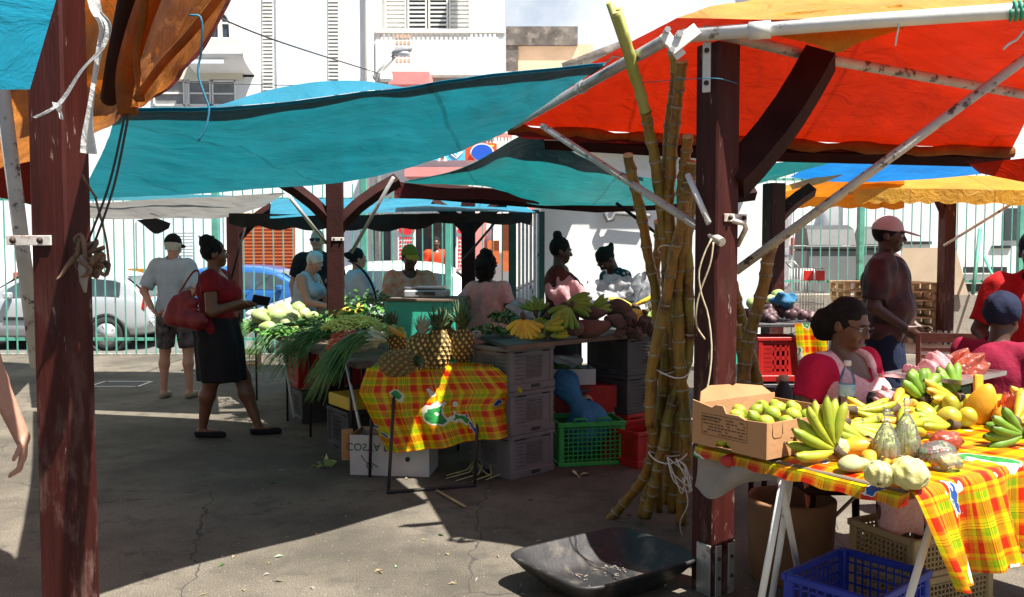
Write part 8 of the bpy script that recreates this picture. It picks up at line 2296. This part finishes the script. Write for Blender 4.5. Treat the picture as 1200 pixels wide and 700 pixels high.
FB = {
    'white': fabric('pale_blue_cotton', (0.42, 0.49, 0.57)), 'black': fabric('black_cotton', (0.014, 0.014, 0.017)), 'maroon': fabric('dark_red_knit', (0.22, 0.012, 0.018)),
    'navy': fabric('navy_cotton', (0.014, 0.019, 0.045)), 'shorts': fabric('patterned_shorts', (0.012, 0.014, 0.022), (0.16, 0.13, 0.13), scale=14), 'greyblue': fabric('grey_blue_cotton', (0.40, 0.46, 0.52)),
    'floral': fabric('floral_cotton', (0.52, 0.46, 0.40), (0.55, 0.16, 0.05), scale=16), 'orange': fabric('red_orange_cotton', (0.72, 0.06, 0.02)), 'pinkdress': fabric('pink_cotton', (0.66, 0.30, 0.28), (0.76, 0.42, 0.38), scale=30),
    'brownred': fabric('brown_red_knit', (0.13, 0.022, 0.018)), 'tealtop': fabric('dark_teal_knit', (0.010, 0.055, 0.085)), 'darkshiny': fabric('dark_printed_shirt', (0.018, 0.017, 0.022), (0.13, 0.045, 0.038), scale=6, rough=.55),
    'magenta': fabric('magenta_cotton', (0.55, 0.012, 0.055)), 'magdark': fabric('dark_magenta_cotton', (0.24, 0.012, 0.040)), 'red': fabric('red_cotton', (0.42, 0.012, 0.014)), 'pinkcheck': fabric('pink_white_check', (0.78, 0.34, 0.34), (0.82, 0.58, 0.56), scale=70),
    'capwhite': fabric('pink_white_cap', (0.60, 0.42, 0.40)), 'capgreen': fabric('green_cap', (0.14, 0.20, 0.03)), 'capyellow': fabric('yellow_brim', (0.42, 0.28, 0.03)), 'leather': pmat('red_leather', (0.20, 0.010, 0.016), var=.15, rough=.35, bmp=.2, bscale=80), 'khaki': fabric('khaki', (0.3, .26, .18)),
    'redbrown': fabric('dark_red_print', (0.16, 0.02, 0.02)),
}
def gp(px, py): return tuple(G(px, py))
def at(px, d): p = W(px, 300, d); return (p.x, d, 0)
p = at(203, 9.45)
person('man seen from behind in white tee shirt, black cap and dark patterned shorts', p, 176, 1.72, 1.0, skin='pale', arms={'R': ((-.25, .25, -.95), (.62, .55, -.55)), 'L': ((.38, .30, -.9), (-.55, .50, -.62))}, feet=((-.15, 0), (.12, .02)), head=(0, 8), top=dict(mat=FB['white'], sleeve=.85, hem=.86, off=.028, neck=(.06, .04)), bottom=dict(kind='shorts', mat=FB['shorts'], len=.92), hair=('short', HAIR['grey']), cap=(FB['black'], True, FB['black']), shoes=FB['khaki'], belly=.04)
px_, d_ = 252, 7.45
c = at(px_, d_)
tw, U, HP, J, leg = person('woman in dark red blouse and black skirt with a red shoulder bag, looking right', c, 96, 1.64, 1.22, True, 'brown', arms={'R': ((-.30, -.10, -1), (.22, -.95, .30)), 'L': ((.15, -.15, -1), (-.18, -.96, .18))}, feet=((-.02, .12), (.05, -.32)), head=(18, -2), top=dict(mat=FB['maroon'], sleeve=.42, hem=.90, off=.016, neck=(.10, .10), fold=.006), bottom=dict(kind='skirt', mat=FB['black'], len=.50, flare=1.1), hair=('topbun', HAIR['black']), shoes=FB['black'], vox=.009, hand={'R': ((.1, -1, .1), (0, 0, -1), .8), 'L': ((0, -1, .1), (0, 0, -1), .8)})
bc = Vector(c)
mb = MB(); mb.box(Vector((0, 0, 0)), (.14, .02, .075), bev=.006); o = mb.build('wallet', FB['black']); put(o, 'dark wallet held by the woman in dark red', 'wallet', W(306, 352, 7.35), (.3, .2, .5))
t = thing('handbag', 'large red leather shoulder bag hanging from the arm of the woman in dark red', 'bag')
hb = W(217, 362, 7.16); t.scale = (.62, .8, .82)
s = SDF((-.34, -.2, -.25), (.34, .2, .28), .009)
s.cap((-.20, 0, -.08), (.18, 0, -.12), .085, .10, .05); s.cap((-.17, 0, .02), (.12, 0, .06), .06, .05, .08); s.cap((-.12, 0, .10), (.05, 0, .16), .035, .03, .08); s.ripple(.003, 22, 3); o = s.mesh('bag_body', FB['leather'], t); 
mb = MB(); P = [Vector((-.14, .02, .08)), Vector((-.03, .03, .22)), Vector((.08, .08, .36)), Vector((.14, .10, .35)), Vector((.15, .03, .22)), Vector((.10, 0, .10))]; mb.tube([poly_at(P, k / 20) for k in range(21)], .011, n=6); mb.build('strap', FB['leather'], t)
mb = MB(); mb.lathe([(.012, 0), (.02, 0), (.02, .004), (.012, .004)], 12, c=(.13, -.02, .22), rot=Matrix.Rotation(PI / 2, 3, 'X')); mb.build('ring', M['galv'], t)
t.location = hb
wl = W(33, 528, 3.25)
person('person whose bare forearm and hand hang at the left edge beside the post', (-2.19, 3.33, 0), 6, 1.64, 1.0, skin='pale', arms={'L': ((.28, .0, -.96), (.42, -.12, -.9)), 'R': ((-.1, 0, -1), (0, -.1, -1))}, top=dict(mat=FB['greyblue'], sleeve=.35, hem=.86, off=.012), bottom=dict(kind='trousers', mat=FB['navy']), hair=('short', HAIR['grey']), shoes=FB['black'], vox=.0065, hand={'L': ((.12, -.25, -1), (-.9, -.25, 0), .55)})
person('elderly woman with short white hair in a pale blue tank top bending to the vegetables', at(352, 9.7), 74, 1.57, 1.12, True, 'pale', lean=14, arms={'R': ((-.15, -.62, -.85), (.10, -.95, -.18)), 'L': ((.1, -.7, -.8), (0, -.95, -.1))}, head=(0, 22), top=dict(mat=FB['greyblue'], sleeve=0, hem=.86, off=.012, neck=(.10, .10)), bottom=dict(kind='skirt', mat=FB['greyblue'], len=.4), hair=('short', HAIR['grey']), shoes=FB['khaki'])
person('tall man in black shirt and dark sunglasses behind the elderly woman', at(372, 10.5), 8, 1.80, 1.12, False, 'pale', head=(-12, -4), arms={'L': ((.3, -.1, -1), (-.3, -.9, .1)), 'R': ((-.3, 0, -1), (.1, -.3, -1))}, top=dict(mat=FB['black'], sleeve=.7, hem=.86, off=.02), bottom=dict(kind='trousers', mat=FB['khaki']), hair=None, shoes=FB['black'], glasses=(M['trim'], True), belly=.05)
person('person with dark hair in pale shirt with a dark shoulder strap behind the middle post', at(419, 9.7), 120, 1.58, 1.0, True, 'pale', arms={'R': ((-.2, -.3, -1), (.3, -.9, .05)), 'L': ((.2, -.3, -1), (-.2, -.9, 0))}, top=dict(mat=FB['white'], sleeve=.9, hem=.84, off=.022), bottom=dict(kind='trousers', mat=FB['navy']), hair=('low', HAIR['black']), shoes=FB['black'])
mb = MB(); P = [W(408, 306, 9.55), W(420, 312, 9.45), W(432, 326, 9.42), W(440, 346, 9.45), W(441, 366, 9.5)]; mb.tube([poly_at(P, k / 14) for k in range(15)], .022, n=4, flat=.3); one(mb.build('bag_strap', FB['black']), 'dark bag strap across the pale shirt behind the middle post', 'strap')
person('vendor in green and yellow cap and floral shirt standing behind the scale', at(480, 8.5), 10, 1.60, 1.05, False, 'dark', head=(10, 10), arms={'R': ((-.2, -.25, -1), (.2, -.9, -.1)), 'L': ((.25, -.25, -1), (.05, -.9, -.1))}, top=dict(mat=FB['floral'], sleeve=.8, hem=.84, off=.022), bottom=dict(kind='trousers', mat=FB['navy']), hair=('short', HAIR['black']), cap=(FB['capgreen'], True, FB['capyellow']), shoes=FB['black'])
person('person in red orange shirt standing in the dark shop doorway', (W(511, 300, 18.9).x, 18.9, .05), 5, 1.80, 1.1, False, 'dark', top=dict(mat=FB['orange'], sleeve=.8, hem=.84, off=.02), bottom=dict(kind='trousers', mat=FB['black']), hair=('short', HAIR['black']), shoes=FB['black'], vox=.013, detail=False)
person('girl with tall dark curly hair in a pink dress seen from behind', at(571, 7.75), 165, 1.50, .85, True, 'dark', arms={'R': ((-.35, -.1, -.9), (-.1, -.6, -.7)), 'L': ((.55, .05, -.75), (.55, -.25, -.65))}, head=(-10, 0), top=dict(mat=FB['pinkdress'], sleeve=.45, hem=.62, off=.03, drape=.30, neck=(.09, .06), fold=.010, name='dress'), bottom=dict(kind='dress', mat=FB['pinkdress'], len=.45, flare=1.5), hair=('afro', HAIR['black']), shoes=FB['black'])
person('woman with a high bun in brown red top facing right at the back stall', at(656, 8.35), 82, 1.67, 1.18, True, 'dark', arms={'R': ((-.12, -.12, -1), (.1, -.85, -.45)), 'L': ((.1, -.4, -1), (0, -.95, -.2))}, head=(10, 8), top=dict(mat=FB['brownred'], sleeve=.9, hem=.86, off=.012, neck=(.10, .09)), bottom=dict(kind='skirt', mat=FB['black'], len=.4), hair=('bun', HAIR['black']), shoes=FB['black'])
person('woman with low bun in dark teal top bending her head over the back stall', at(735, 8.6), -68, 1.64, 1.1, True, 'dark', lean=18, arms={'R': ((-.1, -.35, -1), (.1, -.95, -.15)), 'L': ((.1, -.35, -1), (-.1, -.95, -.2))}, head=(0, 34), top=dict(mat=FB['tealtop'], sleeve=.85, hem=.86, off=.016), bottom=dict(kind='trousers', mat=FB['navy']), hair=('low', HAIR['black']), shoes=FB['black'])
person('man in pale cap and dark printed shirt standing behind the seated woman', at(1040, 6.5), 58, 1.79, 1.2, False, 'dark', arms={'R': ((-.30, .12, -1), (.25, -.75, -.55)), 'L': ((.25, .05, -1), (-.1, -.7, -.6))}, head=(6, 6), top=dict(mat=FB['darkshiny'], sleeve=.85, hem=.84, off=.026, fold=.008), bottom=dict(kind='trousers', mat=FB['navy']), hair=('short', HAIR['black']), cap=(FB['capwhite'], True, FB['capwhite']), shoes=FB['black'], belly=.03)
SD = 4.32
tp, U, HP, J, leg = person('seated woman with glasses in magenta sleeves and pink checked bib behind the fruit table', (W(981, 400, SD).x, SD, 0), 34, 1.68, 1.22, True, 'brown', sit=True, lean=4, arms={'R': ((-.42, .10, -1), (.60, -.85, .02)), 'L': ((.35, -.15, -1), (-.25, -.95, .05))}, head=(8, 12), top=dict(mat=FB['magenta'], sleeve=.55, hem=.92, off=.014, neck=(.115, .135), bib=FB['pinkcheck']), bottom=dict(kind='skirt', mat=FB['pinkcheck'], len=.4), hair=('big', HAIR['black']), shoes=FB['black'], vox=.0075, glasses=(M['trim'], False), hand={'R': ((.5, -.85, -.1), (.3, .1, -1), 1.0), 'L': ((-.3, -.95, -.1), (0, 0, -1), 1.0)})
t = thing('stool', 'low wooden stool under the seated woman in pink', 'stool', (tp.location.x, tp.location.y, 0))
mb = MB(); mb.box((0, 0, .43), (.40, .38, .04), bev=.01); mb.build('seat', M['darkwood_postshade'], t)
leg_tubes(t, [[(sx * .16, sy * .15, .41), (sx * .18, sy * .17, 0)] for sx in (-1, 1) for sy in (-1, 1)], .02, M['darkwood_postshade'])
s = SDF((-.14, -.1, -.16), (.14, .1, .18), .006); s.cap((0, 0, -.07), (0, 0, .02), .075, .06, .04); s.cap((-.03, 0, .02), (-.05, 0, .13), .03, .014, .02); s.cap((.04, 0, .02), (.05, 0, .10), .026, .014, .02)
g0 = s.g.copy(); s.ripple(.014, 60, 44); o = s.mesh('plastic_bag', M['pinkbag']); put(o, 'pale pink plastic carrier bag held by the seated woman in pink', 'plastic bag', W(1044, 480, 3.95), (0, 0, .3))
person('man in red shirt and navy cap standing at the right edge', at(1211, 5.3), -22, 1.66, 1.15, False, 'dark', arms={'R': ((-.35, -.05, -1), (.25, -.8, -.4)), 'L': ((.3, -.1, -1), (-.1, -.8, -.4))}, lean=2, head=(-6, 12), top=dict(mat=FB['red'], sleeve=.85, hem=.86, off=.022), bottom=dict(kind='trousers', mat=FB['navy']), hair=('short', HAIR['black']), cap=(FB['navy'], True, FB['navy']), shoes=FB['black'], vox=.0085)
tp, U, HP, J, leg = person('seated person in dark magenta shirt and dark blue head wrap at the right edge', (W(1163, 400, 4.85).x, 4.85, 0), 128, 1.64, 1.22, True, 'dark', sit=True, lean=10, arms={'R': ((-.3, -.3, -1), (.1, -.95, .2)), 'L': ((.3, -.3, -1), (-.1, -.95, .2))}, head=(0, 10), top=dict(mat=FB['magdark'], sleeve=.95, hem=.90, off=.018, neck=(.08, .06)), bottom=dict(kind='skirt', mat=FB['black'], len=.4), hair=('wrap', FB['navy']), shoes=FB['black'], vox=.0085)
t = thing('stool', 'low wooden stool under the seated person in dark magenta', 'stool', (tp.location.x, tp.location.y, 0))
mb = MB(); mb.box((0, 0, .43), (.40, .38, .04), bev=.01); mb.build('seat', M['darkwood_postshade'], t)
leg_tubes(t, [[(sx * .16, sy * .15, .41), (sx * .18, sy * .17, 0)] for sx in (-1, 1) for sy in (-1, 1)], .02, M['darkwood_postshade'])
SDIR = Vector((.40, -.32, 1.0)).normalized()
sun_d = bpy.data.lights.new('sun', 'SUN')
sun_d.energy = 5.0
sun_d.angle = R(0.53)
sun_d.color = (1.0, 0.95, 0.87)
sun = bpy.data.objects.new('sun', sun_d)
sun.rotation_euler = SDIR.to_track_quat('Z', 'Y').to_euler()
sun.location = (3, -2, 20)
COL.objects.link(sun)
EL = math.asin(SDIR.z)
AZ = math.atan2(SDIR.x, SDIR.y)
wd = bpy.data.worlds.new('World')
scene.world = wd
wd.use_nodes = True
nt = wd.node_tree
bg = nt.nodes['Background']
sky = nt.nodes.new('ShaderNodeTexSky')
sky.sky_type = 'NISHITA'
sky.sun_disc = False
sky.sun_elevation = EL
sky.sun_rotation = AZ
sky.air_density = 1.0
sky.dust_density = 1.5
tc = nt.nodes.new('ShaderNodeTexCoord')
ns = nt.nodes.new('ShaderNodeTexNoise'); ns.inputs['Scale'].default_value = 3.2; ns.inputs['Detail'].default_value = 8; ns.inputs['Roughness'].default_value = .6
nt.links.new(tc.outputs['Generated'], ns.inputs['Vector'])
mr = nt.nodes.new('ShaderNodeMapRange'); mr.inputs['From Min'].default_value = .26; mr.inputs['From Max'].default_value = .60
nt.links.new(ns.outputs['Fac'], mr.inputs['Value'])
mx = nt.nodes.new('ShaderNodeMix'); mx.data_type = 'RGBA'
mx.inputs[7].default_value = (10.5, 10.8, 11.2, 1)
sx = nt.nodes.new('ShaderNodeSeparateXYZ'); nt.links.new(tc.outputs['Generated'], sx.inputs[0])
fr_ = nt.nodes.new('ShaderNodeMapRange'); fr_.inputs['From Min'].default_value = .2; fr_.inputs['From Max'].default_value = .7
nt.links.new(sx.outputs['Y'], fr_.inputs['Value'])
ml = nt.nodes.new('ShaderNodeMath'); ml.operation = 'MULTIPLY'; nt.links.new(mr.outputs[0], ml.inputs[0]); nt.links.new(fr_.outputs[0], ml.inputs[1])
nt.links.new(ml.outputs[0], mx.inputs[0]); nt.links.new(sky.outputs[0], mx.inputs[6])
nt.links.new(mx.outputs[2], bg.inputs['Color'])
bg.inputs['Strength'].default_value = 0.05
vs_ = scene.view_settings
scene.display_settings.display_device = 'sRGB'
vs_.view_transform = 'Standard'
vs_.look = 'None'
vs_.exposure = 1.3
vs_.gamma = 1.0
vs_.use_curve_mapping = False
scene.render.resolution_x = 1024
scene.render.resolution_y = 597
scene.cycles.max_bounces = 8
scene.cycles.diffuse_bounces = 4
scene.cycles.transparent_max_bounces = 12
scene.cycles.use_denoising = True
